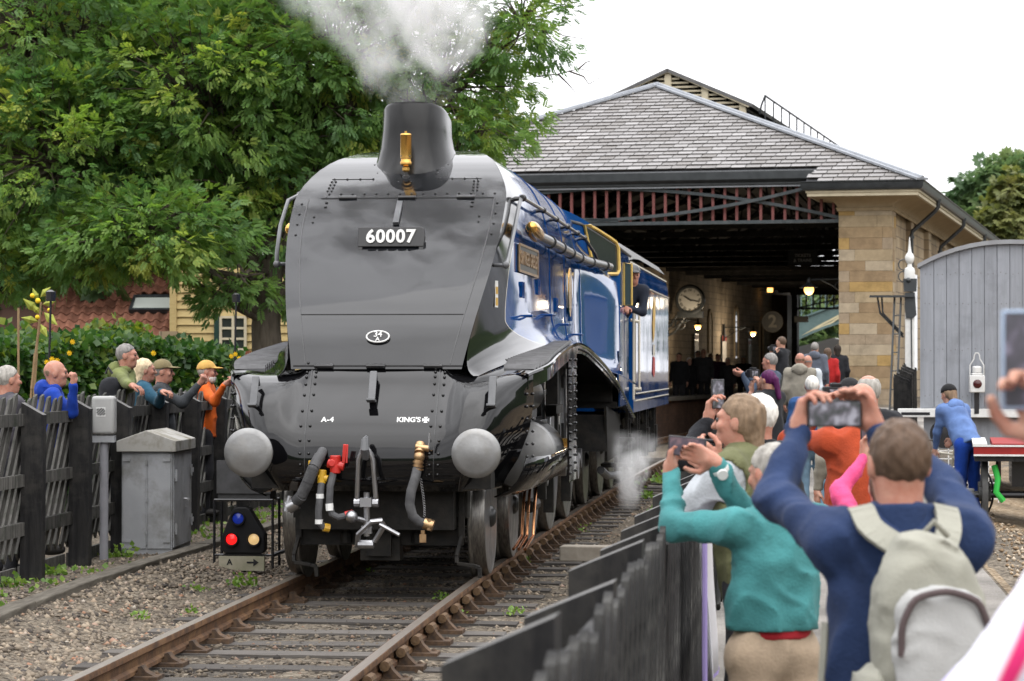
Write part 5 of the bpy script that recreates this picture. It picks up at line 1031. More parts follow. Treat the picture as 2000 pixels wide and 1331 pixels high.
# roof framing inside: rafters, ties and purlins
for v in np.arange(7.6, LEN, 4.4):
    mb = MB(); mb.beam((-12.5, v, 5.45), (-.9, v, 5.45), .1, .16)
    for s_ in (-1, 1):
        mb.beam((UC, v, ZA - .2), (UC + s_ * 6.0, v, 6.35), .1, .2); mb.beam((UC + s_ * .3, v, 8.5), (UC + s_ * 3.2, v, 5.5), .05, .06); mb.beam((UC + s_ * 5.2, v, 6.5), (UC + s_ * 3.2, v, 5.5), .05, .06); mb.beam((UC + s_ * 3.0, v, 5.5), (UC + s_ * 2.6, v, 7.8), .04, .05)
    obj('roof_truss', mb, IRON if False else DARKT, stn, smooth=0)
mb = MB()
for u in np.linspace(.6, 6.4, 7):
    for s_ in (-1, 1): z = ZA - .12 - u * (ZA - ZE) / (UR - UC); mb.beam((UC + s_ * u, .4 + max(0, 6.6 - u), z - .06), (UC + s_ * u, LEN, z - .06), .07, .12)
obj('purlins', mb, DARKT, stn, smooth=0)['kind'] = 'stuff'
# left-hand platform, its coping and brick face; right platform
COP = material('platform_coping', (.26, .24, .21), (.18, .17, .15), rough=.9, scale=3, bump=.2)
BRK = ashlar('platform_brick', (.10, .055, .035), (.15, .08, .05), (.08, .06, .05), 3.2)
mb = MB(); mb.box(-12.5, -6.25, -6, LEN, .70, .895); pf = obj('platform', mb, mt, stn, smooth=0)
for v in np.arange(-6, LEN, 2.0): mb = MB(); mb.box(-6.55, -6.0, v + .01, v + 1.99, .82, .905); obj('coping_slab', mb, COP, pf, smooth=0)
mb = MB(); mb.box(-6.3, -6.12, -6, LEN, -.4, .82); obj('platform_face', mb, BRK, pf, smooth=0)
mb = MB(); mb.box(-2.7, -.95, .5, LEN, -.3, .9); obj('platform', mb, mt, stn, smooth=0)
# far end wall and its glazed-in screen
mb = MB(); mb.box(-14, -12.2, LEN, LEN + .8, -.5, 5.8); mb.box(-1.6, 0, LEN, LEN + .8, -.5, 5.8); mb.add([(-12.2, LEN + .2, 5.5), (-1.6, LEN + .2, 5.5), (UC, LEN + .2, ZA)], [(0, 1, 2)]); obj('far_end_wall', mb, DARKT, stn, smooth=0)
q = st(1545, 603, LEN); zb = q.z
mb = MB(); mb.box(-12.2, -1.6, LEN + .1, LEN + .25, 5.45, 5.9); mb.box(-12.2, -1.6, LEN + .1, LEN + .25, zb - .06, zb + .05)
for u in np.arange(-12.1, -1.6, .36): mb.box(u - .04, u + .04, LEN + .1, LEN + .18, zb, 5.5)
for s_ in (-1, 1):
    P = [(UM + s_ * w_, LEN + .1, z) for w_, z in ((5.2, zb + .05), (3, zb + .5), (0, zb + .75))]; [mb.beam(a, b_, .06, .07) for a, b_ in zip(P, P[1:])]
obj('far_screen', mb, GUTT, stn, smooth=0)
# fittings on the left wall: lamps, clock, windows, posters
WARM = material('lit_lamp', (1, .75, .4), rough=.4, emit=(1., .50, .12), estr=4)
def wall_lamp(name, label, p, length, axis, loc_p=stn, light=18):
    """bracket lamp: p = lamp position in station space, bracket runs back to the wall along axis"""
    wp = st_world(*p); t = thing(name, label, 'lamp', wp, -STH)
    mb = MB(); d = Vector(axis) * length; mb.tube([(0, 0, .24), d + Vector((0, 0, .26))], .025, 6); mb.tube([d + Vector((0, 0, -.25)), d * .55 + Vector((0, 0, .1)), d * .25 + Vector((0, 0, .25))], .018, 6); c = d * .72 + Vector((0, 0, .08)); mb.tube([c + Vector(axis) * .1 * math.cos(a) + Vector((0, 0, .1 * math.sin(a))) for a in np.linspace(0, 6.28, 12)], .014, 5); mb.box(d.x - .06, d.x + .06, d.y - .06, d.y + .06, -.35, .4); obj('bracket', mb, GUTT, t)
    mb = MB(); mb.lathe([(.02, .3), (.05, .26), (.05, .17), (.09, .13), (.22, .06), (.225, .045), (.1, .09), (.02, .1)], (0, 0, 0), n=20); obj('shade', mb, GUTT, t)
    mb = MB(); mb.ball((0, 0, -.0), (.12, .12, .13), 14, 8); obj('globe', mb, WARM, t)
    l = bpy.data.lights.new('lamp_light', 'POINT'); l.energy = light; l.color = (1, .80, .56); l.shadow_soft_size = .14; lo_ = bpy.data.objects.new('lamp_light', l); col.objects.link(lo_); lo_.location = (0, 0, -.32); lo_.parent = t
UWL = -12.5
q = stu(1363, 638, UWL + 1.4); wall_lamp('wall_lamp', 'lit bracket lamp below the station clock', q, 1.3, (-1, 0, 0), light=200)
q = stu(1471, 651, UWL + 1.4); wall_lamp('wall_lamp', 'lit bracket lamp on the shed wall further along the platform', q, 1.3, (-1, 0, 0), light=200)
q = st(1580, 566, 2.2); wall_lamp('wall_lamp', 'glowing lamp on a bracket inside the right stone pier', q, abs(q.x + 1.2), (1, 0, 0), light=40)
q = stu(1504, 567, UWL + .5); t = thing('bulkhead_lamp', 'small lit lamp at the top of the dark jamb', 'lamp', st_world(*q), -STH); mb = MB(); mb.box(-.12, .12, -.1, .1, -.1, .1); obj('body', mb, WARM, t); mb = MB(); mb.box(-.5, -.1, -.05, .05, -.03, .03); obj('arm', mb, GUTT, t)
q = stu(1348, 586, UWL + .9); ck = thing('station_clock', 'round black rimmed station clock on a bracket above the platform', 'clock', st_world(*q), -STH - rad(0))
R_ = .56
mb = MB(); mb.lathe([(0, .12), (R_ * .9, .12), (R_ * 1.05, .06), (R_ * 1.05, -.08), (R_ * .95, -.13), (R_ * .82, -.12), (R_ * .80, -.05)], (0, 0, 0), 'y', 40); mb.box(-R_ * .9, R_ * .9, -.06, .1, -R_ * 1.25, -R_ * .8); mb.tube([(-.5, 0, -.6), (-.8, 0, -1.0), (-1.3, 0, -1.15)], .06, 8); mb.tube([(-.2, 0, -.65), (-.6, 0, -1.25), (-1.3, 0, -1.6)], .05, 8); mb.tube([(-.4 + .2 * math.cos(a), 0, -.95 + .2 * math.sin(a)) for a in np.linspace(0, 6.28, 14)], .03, 6); obj('case', mb, GUTT, ck)
mb = MB(); mb.lathe([(0, -.065), (R_ * .83, -.065), (R_ * .83, -.05)], (0, 0, 0), 'y', 40); fc_ = obj('dial', mb, material('dial_grey', (.36, .36, .34), rough=.4), ck, smooth=0)
mb = MB()
for k, tx in enumerate(('XII', 'I', 'II', 'III', 'IIII', 'V', 'VI', 'VII', 'VIII', 'IX', 'X', 'XI')):
    a = -k * math.pi / 6; q = text_mb(tx, .12, .004, .002); put(q, frame((0, 0, 0), (1, 0, 0), (0, 0, 1)) @ Matrix.Translation((-math.sin(a) * .37, math.cos(a) * .37, .07)) @ Matrix.Rotation(a, 4, 'Z')); mb.add(q.v, q.f)
obj('numerals', mb, BLKR, fc_, smooth=0)['kind'] = 'stuff'
for nm, a, l_ in (('minute_hand', rad(103), .40), ('hour_hand', rad(-58), .29)):
    mb = MB(); d = Vector((math.sin(a), 0, math.cos(a))); mb.beam(-d * .08 + Vector((0, -.078, 0)), d * l_ + Vector((0, -.078, 0)), .05 if l_ < .35 else .035, .006, up=(0, -1, 0)); obj(nm, mb, BLKR, fc_, smooth=0)
mb = MB()
for x, y0, y1, w_ in ((1386, 612, 690, .75), (1437, 605, 700, .85), (1486, 625, 730, .9)):
    a = stu(x, y0, UWL); b_ = stu(x, y1, UWL); n = 8; v = a.y
    mb = MB(); pts = [(v - w_ / 2, max(.9, b_.z)), (v + w_ / 2, max(.9, b_.z))] + [(v + w_ / 2 * math.cos(t), a.z - w_ / 2 + w_ / 2 * math.sin(t)) for t in np.linspace(0, math.pi, 9)]; mb.prism(pts, 'x', UWL - .02, UWL + .025); o = obj('arched_window', mb, GLASSD if x != 1386 else WALLS, stn, smooth=0)
    mb = MB(); pts = [(v - w_ / 2 - .1, max(.9, b_.z))] + [(v - (w_ / 2 + .1) * math.cos(t), a.z - w_ / 2 + (w_ / 2 + .1) * math.sin(t)) for t in np.linspace(0, math.pi, 9)] + [(v + w_ / 2 + .1, max(.9, b_.z))]
    for p_, q_ in zip(pts, pts[1:]): mb.beam((UWL + .03, *p_), (UWL + .03, *q_), .12, .08, up=(1, 0, 0))
    obj('window_surround', mb, SAND[5], stn, smooth=0)
PAPER = material('poster_paper', (.45, .44, .42), (.30, .29, .28), rough=.6, scale=7)
PRED = material('poster_red', (.30, .05, .04), rough=.6)
for i, (x, y, w_, h_, lab) in enumerate(((1360, 683, .9, 1.3, 'red headed poster board below the clock'), (1414, 688, 1.2, 1.5, 'wide red headed poster board on the shed wall'), (1464, 690, .8, 1.3, 'narrow poster board next to the dark doorway'))):
    q = stu(x, y, UWL + .06); t = thing('poster_board', lab, 'poster', st_world(*q), -STH)
    mb = MB(); mb.box(-.03, .02, -w_ / 2, w_ / 2, -h_ / 2, h_ / 2); obj('board', mb, GUTT, t, smooth=0); mb = MB(); mb.box(.02, .028, -w_ / 2 + .06, w_ / 2 - .06, -h_ / 2 + .06, h_ / 2 - .28); obj('paper', mb, PAPER, t, smooth=0); mb = MB(); mb.box(.02, .03, -w_ / 2 + .06, w_ / 2 - .06, h_ / 2 - .25, h_ / 2 - .06); obj('heading', mb, PRED, t, smooth=0)
# dark jamb and platform number at the far end
q = stu(1519, 640, UWL + .25); mb = MB(); mb.box(UWL, UWL + .75, q.y - .2, q.y + 1.4, .9, 5.2); obj('far_jamb', mb, material('dark_brown_timber', (.035, .022, .014), (.06, .04, .025), rough=.6, scale=4), stn, smooth=0)
q = st(1509, 629, 58.); pn = thing('platform_number_sign', 'round black sign with a pale figure 2', 'sign', st_world(*q), -STH)
mb = MB(); mb.lathe([(0, .04), (.47, .04), (.5, .0), (.47, -.04), (0, -.04)], (0, 0, 0), 'y', 32); obj('disc', mb, GUTT, pn); mb = MB(); mb.tube([(.47 * math.cos(a), -.042, .47 * math.sin(a)) for a in np.linspace(0, 2 * math.pi, 33)[:-1]], .018, 5, closed=True); obj('rim', mb, PAPER, pn); obj('lettering', put(text_mb('2', .78, .01, .02), frame((0, -.048, .0), (1, 0, 0), (0, 0, 1))), material('pale_figure', (.55, .54, .5), rough=.5), pn, smooth=0); mb = MB(); mb.tube([(-.45, 0, 0), (-1.0, 0, 0)], .03, 6); obj('arm', mb, GUTT, pn)
q = st(1568, 503, 12.); tk = thing('ticket_sign', 'dark hanging sign reading TICKETS & TRAINS under the shed roof', 'sign', st_world(*q), -STH)
mb = MB(); mb.box(-.42, .42, -.02, .02, -.2, .2); obj('board', mb, material('sign_board', (.02, .022, .025), rough=.5), tk, smooth=0); mb = MB(); [mb.tube([(x, 0, .2), (x, 0, 2.0)], .008, 5) for x in (-.35, .35)]; obj('hangers', mb, GUTT, tk)
SIGNT = material('sign_letters', (.42, .42, .42), rough=.5)
obj('lettering', put(text_mb('TICKETS', .12, .006, .002), frame((0, -.025, .05), (1, 0, 0), (0, 0, 1))), SIGNT, tk, smooth=0); obj('lettering', put(text_mb('& TRAINS', .12, .006, .002), frame((0, -.025, -.09), (1, 0, 0), (0, 0, 1))), SIGNT, tk, smooth=0)
q = st(1565, 624, 60.); hs_ = thing('hanging_sign', 'small black sign hanging in the far opening', 'sign', st_world(*q), -STH); mb = MB(); mb.box(-.33, .33, -.03, .03, -.14, .14); obj('board', mb, GUTT, hs_, smooth=0); mb = MB(); [mb.tube([(x, 0, .14), (x, 0, 2.6)], .012, 5) for x in (-.25, .25)]; obj('hangers', mb, GUTT, hs_)
# footbridge beyond the shed
FB = 86.; fbt = thing('footbridge', 'grey green arched footbridge with cream trim seen through the far opening', 'footbridge', st_world(-8, FB, 0), -STH)
GRN = material('bridge_green', (.13, .19, .185), (.10, .155, .15), rough=.5, scale=3); CRM = material('bridge_cream', (.6, .52, .33), rough=.5)
lo_p = [st(x, y, FB) for x, y in ((1500, 702), (1530, 682), (1545, 672), (1565, 661), (1585, 652), (1612, 641), (1640, 632), (1680, 622), (1740, 615), (1800, 614))]
hi_p = [st(x, y, FB) for x, y in ((1500, 640), (1530, 632), (1545, 627), (1565, 621), (1585, 614), (1612, 604), (1640, 596), (1680, 585), (1740, 575), (1800, 573))]
sh = Vector((8, -FB, 0)); V = [p + sh for p in lo_p] + [p + sh for p in hi_p]; n = len(lo_p); mb = MB(); mb.add(V + [p + Vector((0, .12, 0)) for p in V], [(i, i + 1, n + i + 1, n + i) for i in range(n - 1)] + [(2 * n + i, 3 * n + i, 3 * n + i + 1, 2 * n + i + 1) for i in range(n - 1)]); obj('girder', mb, GRN, fbt, smooth=0)
mb = MB(); [mb.beam(a + sh + Vector((0, -.05, .05)), b_ + sh + Vector((0, -.05, .05)), .25, .14) for a, b_ in zip(lo_p, lo_p[1:])]; obj('lower_flange', mb, GRN, fbt, smooth=0)
mb = MB(); [mb.beam(a + sh + Vector((0, -.03, .0)), b_ + sh + Vector((0, -.03, .0)), .2, .1) for a, b_ in zip(hi_p, hi_p[1:])]; [mb.tube([p + sh, p + sh + Vector((0, 0, 1.15))], .035, 6) for p in hi_p]; [mb.beam(a + sh + Vector((0, 0, 1.15)), b_ + sh + Vector((0, 0, 1.15)), .06, .06) for a, b_ in zip(hi_p, hi_p[1:])]; [mb.beam(a + sh + Vector((0, 0, .1)), b_ + sh + Vector((0, 0, 1.1)), .03, .03) for a, b_ in zip(hi_p, hi_p[1:])]; obj('parapet', mb, GRN, fbt, smooth=0)
mb = MB(); tri = [st(x, y, FB - .08) + sh for x, y in ((1550, 668), (1570, 655), (1600, 641), (1625, 630), (1638, 621))]; tr2 = [st(x, y, FB - .08) + sh for x, y in ((1570, 655), (1600, 637), (1625, 624), (1638, 617))]
[mb.beam(a, b_, .03, .1) for a, b_ in zip(tri, tri[1:])]; [mb.beam(a, b_, .03, .1) for a, b_ in zip(tr2, tr2[1:])]; mb.beam(tri[-1], tr2[-1], .03, .1); obj('cream_trim', mb, CRM, fbt, smooth=0)
# white marquee top far beyond
q = st(1618, 674, 76.); mq = thing('marquee', 'white canopy top just visible beyond the pier', 'canopy', st_world(*q), -STH); mb = MB(); mb.loft([[(-1.6, y, -.6), (1.8, y, -.6), (1.8, y, .1), (.3, y, .35), (-1.6, y, -.12)] for y in (-.5, 2.5)]); obj('cover', mb, material('marquee_white', (.75, .75, .75), rough=.6), mq, smooth=0)
# ------------------------------------------------------------------ goods brake van standing end-on
VY = 17.2; vx0 = 5.22; VWd = 2.46
van = thing('brake_van', 'grey boarded railway van standing end-on at the right', 'van', (vx0 + VWd / 2, VY, 0), -.14)
VG = material('van_grey', (.31, .325, .355), (.26, .275, .30), rough=.65, scale=3, stretch=(6, 6, .5), bump=.25, dirt=(.22, .23, .25), dscale=2); per_object(VG, .07)
def vz(x): return 3.47 - .33 * (abs(x) / 1.23) ** 2.2
mb = MB(); xs_ = np.linspace(-1.21, 1.21, 13); mb.loft([[(-1.21, y, 1.15)] + [(x, y, vz(x) - .03) for x in xs_] + [(1.21, y, 1.15)] for y in (.03, 6.0)]); obj('body', mb, VG, van, smooth=0)
n = 14; bw = 2.46 / n
for k in range(n):
    a, b_ = -1.23 + k * bw + .003, -1.23 + (k + 1) * bw - .003; mb = MB(); y0 = rng.uniform(-.004, .004)
    mb.add([(a, y0, 1.12), (b_, y0, 1.12), (b_, y0, vz(b_) - .01), (a, y0, vz(a) - .01), (a, .03, 1.12), (b_, .03, 1.12), (b_, .03, vz(b_) - .01), (a, .03, vz(a) - .01)], [(0, 1, 2, 3), (4, 7, 6, 5), (0, 4, 5, 1), (1, 5, 6, 2), (2, 6, 7, 3), (3, 7, 4, 0)]); obj('end_board', mb, VG, van, smooth=0, bevel=.004)
mb = MB(); xs_ = np.linspace(-1.28, 1.28, 15); mb.loft([[(x, y, vz(x * .96) + .02) for x in xs_] + [(x, y, vz(x * .96) - .04) for x in xs_[::-1]] for y in (-.06, 6.05)]); obj('roof', mb, material('van_roof', (.30, .31, .32), (.25, .25, .26), rough=.7, scale=3), van, smooth=30)
mb = MB(); mb.box(-1.55, 1.5, -.16, -.02, 1.0, 1.12); wb_ = obj('headstock', mb, WHITEP, van, smooth=0, bevel=.008); mb = MB(); mb.box(-1.5, -1.1, -.165, -.155, 1.03, 1.07); obj('slot', mb, BLKR, wb_, smooth=0)
mb = MB(); mb.box(-1.2, 1.2, 0, 6, .55, 1.0); obj('underframe', mb, VG, van, smooth=0)
mb = MB(); rv = random.Random(9)
for k in range(n):
    for z in (1.3, 1.95, 2.6, 3.02):
        for dx in (.3, .7): mb.ball((-1.23 + (k + dx) * bw + rv.uniform(-.01, .01), -.004, z + rv.uniform(-.015, .015)), .0055, 6, 4)
obj('nail_heads', mb, material('rusty_nail', (.12, .10, .09), rough=.8), van)['kind'] = 'stuff'
for sx in (-1, 1):
    mb = MB(); mb.box(sx * 1.235 - .012, sx * 1.235 + .012, -.012, .05, 1.12, vz(1.23)); obj('corner_strap', mb, VG, van, smooth=0)
for x in (-.87, .87):
    mb = MB(); mb.lathe([(.1, .0), (.1, -.25), (.07, -.25), (.07, -.42), (.2, -.44), (.2, -.47), (.0, -.48)], (x, -.1, .78), 'y', 20); obj('buffer', mb, BLKR, van)
    mb = MB(); mb.lathe([(.45, -.06), (.48, -.06), (.45, .06), (.1, .06)], (x * .86, .9, .3), 'x', 24); obj('wheel', mb, BLKR, van)
mb = MB(); mb.tube([(-.5, -.2, .9), (-.48, -.3, .75), (-.4, -.3, .5)], .03, 8); mb.tube([(.2, -.2, .9), (.25, -.25, .7), (.3, -.2, .6)], .02, 8); obj('brake_hose', mb, BLKR, van)
lp = thing('tail_lamp', 'white railway tail lamp with dark red lens hung on the grey van', 'lamp', atY(1908, 767, VY - .12))
LW = material('lamp_white', (.72, .72, .70), (.62, .62, .60), rough=.45, scale=8)
mb = MB(); mb.box(-.105, .105, -.1, .08, .0, .24); mb.box(-.075, .075, -.08, .06, .24, .27); mb.lathe([(.065, .27), (.065, .35), (.05, .37)], (0, -.01, 0), n=14); obj('case', mb, LW, lp, smooth=30, bevel=.012)
mb = MB(); mb.lathe([(.0, -.125), (.03, -.123), (.058, -.11), (.062, -.1)], (0, 0, .12), 'y', 20); obj('lens', mb, material('dark_red_lens', (.06, .008, .008), rough=.1), lp)
mb = MB(); mb.tube([(-.095, -.01, .2), (-.095, -.01, .38), (-.04, -.01, .47), (-.035, -.01, .52), (-.02, -.01, .55), (.02, -.01, .55), (.035, -.01, .52), (.04, -.01, .47), (.095, -.01, .38), (.095, -.01, .2)], .009, 6); obj('handle', mb, LW, lp)
mb = MB(); mb.box(-.035, .035, .02, .06, -.3, .0); obj('lamp_bracket', mb, BLKR, lp, smooth=0)
# ------------------------------------------------------------------ short signal, ladder and landing
D = 49.; b0 = atD(1777, 760, D); sg = thing('signal_post', 'short white signal post with spiked finial and black lamp casing before the station', 'signal', (b0.x, b0.y, -.1)); zt = lambda y: atD(1777, y, D).z + .1
mb = MB(); mb.box(-.085, .085, -.085, .085, 0, zt(600)); obj('post', mb, WHITEP, sg, smooth=0)
mb = MB(); z0 = zt(545); mb.lathe([(.09, z0 - .06), (.10, z0), (.10, z0 + .16), (.085, z0 + .2), (.05, z0 + .22), (.04, z0 + .28), (.06, z0 + .3), (.085, z0 + .36), (.085, z0 + .42), (.06, z0 + .47), (.035, z0 + .5), (.022, z0 + .6), (.006, zt(463))], n=16); obj('finial', mb, WHITEP, sg)
mb = MB(); mb.prism([(-.11, zt(570)), (.12, zt(570)), (.13, zt(545)), (-.12, zt(545))], 'y', -.14, .1); mb.prism([(-.09, zt(572)), (.09, zt(572)), (.12, zt(616)), (.06, zt(622)), (-.07, zt(622)), (-.1, zt(600))], 'y', -.12, .08); mb.ball((-.03, -.14, zt(548)), .05); obj('lamp_casing', mb, GUTT, sg, smooth=0)
mb = MB(); [mb.tube([(-.11 + .1 * math.cos(a), .0, zt(535) + dz + .1 * math.sin(a)) for a in np.linspace(0, 6.28, 12)], .012, 5) for dz in (-.05, .17)]; obj('scrollwork', mb, GUTT, sg)
mb = MB(); zp = zt(581); mb.box(-.75, .08, -.2, .2, zp, zp + .035); mb.tube([(-.6, 0, zp), (-.55, 0, zp - .3), (-.12, 0, zp - .75)], .018, 6); mb.tube([(-.52, 0, zp), (-.5, 0, zp - .3), (-.12, 0, zp - .7)], .018, 6); obj('landing', mb, GUTT, sg)
mb = MB(); a = Vector((-.22, 0, zp)); b_ = Vector((-.40, -.9, 0)); [mb.beam(a + Vector((x, 0, 0)), b_ + Vector((x, 0, 0)), .03, .06) for x in (-.06, .06)]; [mb.tube([a.lerp(b_, k / 9) + Vector((-.06, 0, 0)), a.lerp(b_, k / 9) + Vector((.06, 0, 0))], .012, 5) for k in range(1, 9)]; obj('ladder', mb, GUTT, sg)
mb = MB(); mb.tube([(.02, -.1, zp), (.04, -.11, 1.0), (-.02, -.11, .6), (.0, -.11, .0)], .012, 6); obj('signal_wire', mb, GUTT, sg)
# fence of the ramp's right side
fence('paling_fence', 'weathered black paling fence on the right of the ramp before the station pier', lambda s: (4.75 + .042 * (s - 15) + max(0, s - 22) * .03, s), lambda s: path_z(s) + .05, 18.5, 31, 1.6, 1.3, 1, DRKW, pstep=.3, board=False)
# ------------------------------------------------------------------ platform barrow with a red top
D = 29.8; b0 = atD(1924, 1033, D); bt = thing('platform_barrow', 'old platform barrow with a red and white topped deck and big spoked wheel', 'barrow', (b0.x, b0.y, -.15), rad(-4))
BRED = material('barrow_red', (.32, .025, .02), (.24, .02, .02), rough=.6, scale=6)
mb = MB(); mb.lathe([(.40, -.035), (.405, -.03), (.405, .03), (.40, .035), (.34, .035), (.33, -.035)], (0, 0, .405), 'x', 32); mb.lathe([(.03, -.07), (.08, -.07), (.08, .07), (.03, .07)], (0, 0, .405), 'x', 16); [mb.tube([(0, .07 * math.cos(a), .405 + .07 * math.sin(a)), (0, .35 * math.cos(a), .405 + .35 * math.sin(a))], .022, 6) for a in np.linspace(0, 2 * math.pi, 11)[:-1]]; w0 = obj('wheel', mb, material('barrow_wheel', (.06, .06, .06), (.10, .10, .095), rough=.6, scale=6), bt, smooth=40)
inst('wheel', w0, bt, (1.15, 0, 0)); inst('wheel', w0, bt, (0, 1.5, 0)); inst('wheel', w0, bt, (1.15, 1.5, 0))
mb = MB(); mb.box(-.12, 1.3, -.5, 2.1, .80, .88); obj('deck', mb, BLKW, bt, smooth=0); mb = MB(); mb.box(-.13, 1.32, -.52, -.48, .88, .965); mb.box(.08, 1.32, -.48, 2.1, .94, 1.0); obj('red_tray', mb, BRED, bt, smooth=0); mb = MB(); mb.box(-.14, 1.32, -.53, -.5, .965, .985); mb.box(-.13, 1.32, -.53, -.5, .86, .88); mb.box(-.14, .02, -.53, 2.0, .985, 1.0); obj('white_edging', mb, WHITEP, bt, smooth=0)
mb = MB(); mb.tube([(-.3, 0, .405), (1.4, 0, .405)], .04, 10); mb.tube([(-.3, 0, .405), (-.12, 0, .405)], .07, 12); mb.box(.3, .9, -.1, 1.8, .5, .8); [mb.tube([(x, 0, .45), (x, -.05, .8)], .03, 8) for x in (.15, 1.0)]; obj('axle_and_springs', mb, BLKR, bt)
mb = MB(); mb.tube([(.1, -.35, .75), (.14, -.38, .6), (.12, -.4, .45), (.2, -.38, .35)], .035, 8); obj('green_cloth', mb, material('bright_green', (.05, .5, .08), rough=.7), bt)
# wire crate and concrete base behind the cyclist
p = atD(1850, 985, 35.5); cr_ = thing('wire_cage', 'white wire mesh cage standing under the grey van end', 'cage', (p.x, 14.9, -.15)); mb = MB()
for k in range(9): mb.tube([(-.45 + k * .13, 0, 0), (-.45 + k * .13, 0, .78)], .009, 4)
for k in range(8): mb.tube([(-.45, 0, .02 + k * .105), (.6, 0, .02 + k * .105)], .009, 4)
obj('mesh_panel', mb, WHITEP, cr_)['kind'] = 'stuff'; mb = MB(); mb.box(-.47, .62, .02, .6, 0, .05); obj('tray', mb, LGREY, cr_, smooth=0)
# ------------------------------------------------------------------ foliage
def leaf_mat(name, cols, trans=.35):
    m = bpy.data.materials.new(name); m.use_nodes = True; t = m.node_tree; b = t.nodes['Principled BSDF']; lk = t.links.new; b.inputs['Roughness'].default_value = .5; b.inputs['Specular IOR Level'].default_value = .35
    at = N(t, 'ShaderNodeAttribute', attribute_name='tint'); g = N(t, 'ShaderNodeNewGeometry'); ad = N(t, 'ShaderNodeMath', operation='MULTIPLY_ADD'); ad.inputs[1].default_value = .16; lk(g.outputs['Random Per Island'], ad.inputs[0]); lk(at.outputs['Fac'], ad.inputs[2])
    r = N(t, 'ShaderNodeValToRGB'); e = r.color_ramp.elements; e[0].color = (*cols[0], 1); e[1].color = (*cols[-1], 1)
    for i, c in enumerate(cols[1:-1]): q = e.new((i + 1) / (len(cols) - 1)); q.color = (*c, 1)
    lk(ad.outputs[0], r.inputs[0]); lk(r.outputs[0], b.inputs['Base Color'])
    tr = N(t, 'ShaderNodeBsdfTranslucent'); h = N(t, 'ShaderNodeHueSaturation'); h.inputs['Value'].default_value = 1.5; h.inputs['Saturation'].default_value = 1.15; lk(r.outputs[0], h.inputs['Color']); lk(h.outputs[0], tr.inputs['Color'])
    mx = N(t, 'ShaderNodeMixShader'); mx.inputs[0].default_value = trans; lk(b.outputs[0], mx.inputs[1]); lk(tr.outputs[0], mx.inputs[2]); lk(mx.outputs[0], t.nodes['Material Output'].inputs['Surface']); MATS[name] = m; return m
ASHL = leaf_mat('ash_leaf', [(.062, .128, .044), (.098, .185, .056), (.14, .235, .06), (.205, .295, .065), (.34, .37, .09)], .48)
DARKL = leaf_mat('dark_leaf', [(.03, .06, .02), (.05, .095, .03), (.075, .125, .038), (.12, .17, .045)])
FARL = leaf_mat('far_leaf', [(.05, .09, .045), (.075, .13, .058), (.11, .165, .068), (.16, .21, .085)])
BIRL = leaf_mat('birch_leaf', [(.07, .09, .03), (.11, .13, .04), (.16, .17, .05), (.20, .20, .07)])
IVYL = leaf_mat('ivy_leaf', [(.012, .035, .010), (.025, .065, .016), (.05, .105, .022), (.13, .18, .03), (.25, .24, .05)])
BARK = material('ash_bark', (.075, .06, .045), (.13, .11, .085), rough=.95, scale=5, stretch=(3, 3, .6), bump=.8)
def leaf_template(kind):
    if kind == 'ash':
        L_, V, F = .26, [], []
        spots = [(.30, 1), (.30, -1), (.5, 1), (.5, -1), (.7, 1), (.7, -1), (.88, 1), (.88, -1), (1., 0)]
        for t_, s in spots:
            l, w_ = (.10, .044) if s else (.11, .046); b0 = np.array([0, t_ * L_ * .75, -.03 * t_ ** 2]); a = rad(52) * s; d = np.array([math.sin(a), math.cos(a), -.18]) if s else np.array([0, 1, -.25]); d = d / np.linalg.norm(d); sd = np.array([d[1], -d[0], 0]); sd = sd / np.linalg.norm(sd)
            o = len(V); V += [b0, b0 + d * l * .45 + sd * w_ / 2 + [0, 0, .006], b0 + d * l, b0 + d * l * .45 - sd * w_ / 2 + [0, 0, .006]]; F += [(o, o + 1, o + 2), (o, o + 2, o + 3)]
        return np.array(V), np.array(F)
    if kind == 'broad':
        V = np.array([[0, 0, 0], [.5, .45, .08], [0, 1, -.1], [-.5, .45, .08]]); return V, np.array([(0, 1, 2), (0, 2, 3)])
    if kind == 'spray':   # a small spray of five broad leaves for far crowns
        V, F = [], []
        for k in range(5):
            a = rad(-70 + 35 * k); d = np.array([math.sin(a), math.cos(a), -.12 * abs(k - 2)]); s = np.array([d[1], -d[0], 0]) * .26; o = len(V); V += [d * .1, d * .55 + s, d * 1., d * .55 - s]; F += [(o, o + 1, o + 2), (o, o + 2, o + 3)]
        return np.array(V), np.array(F)
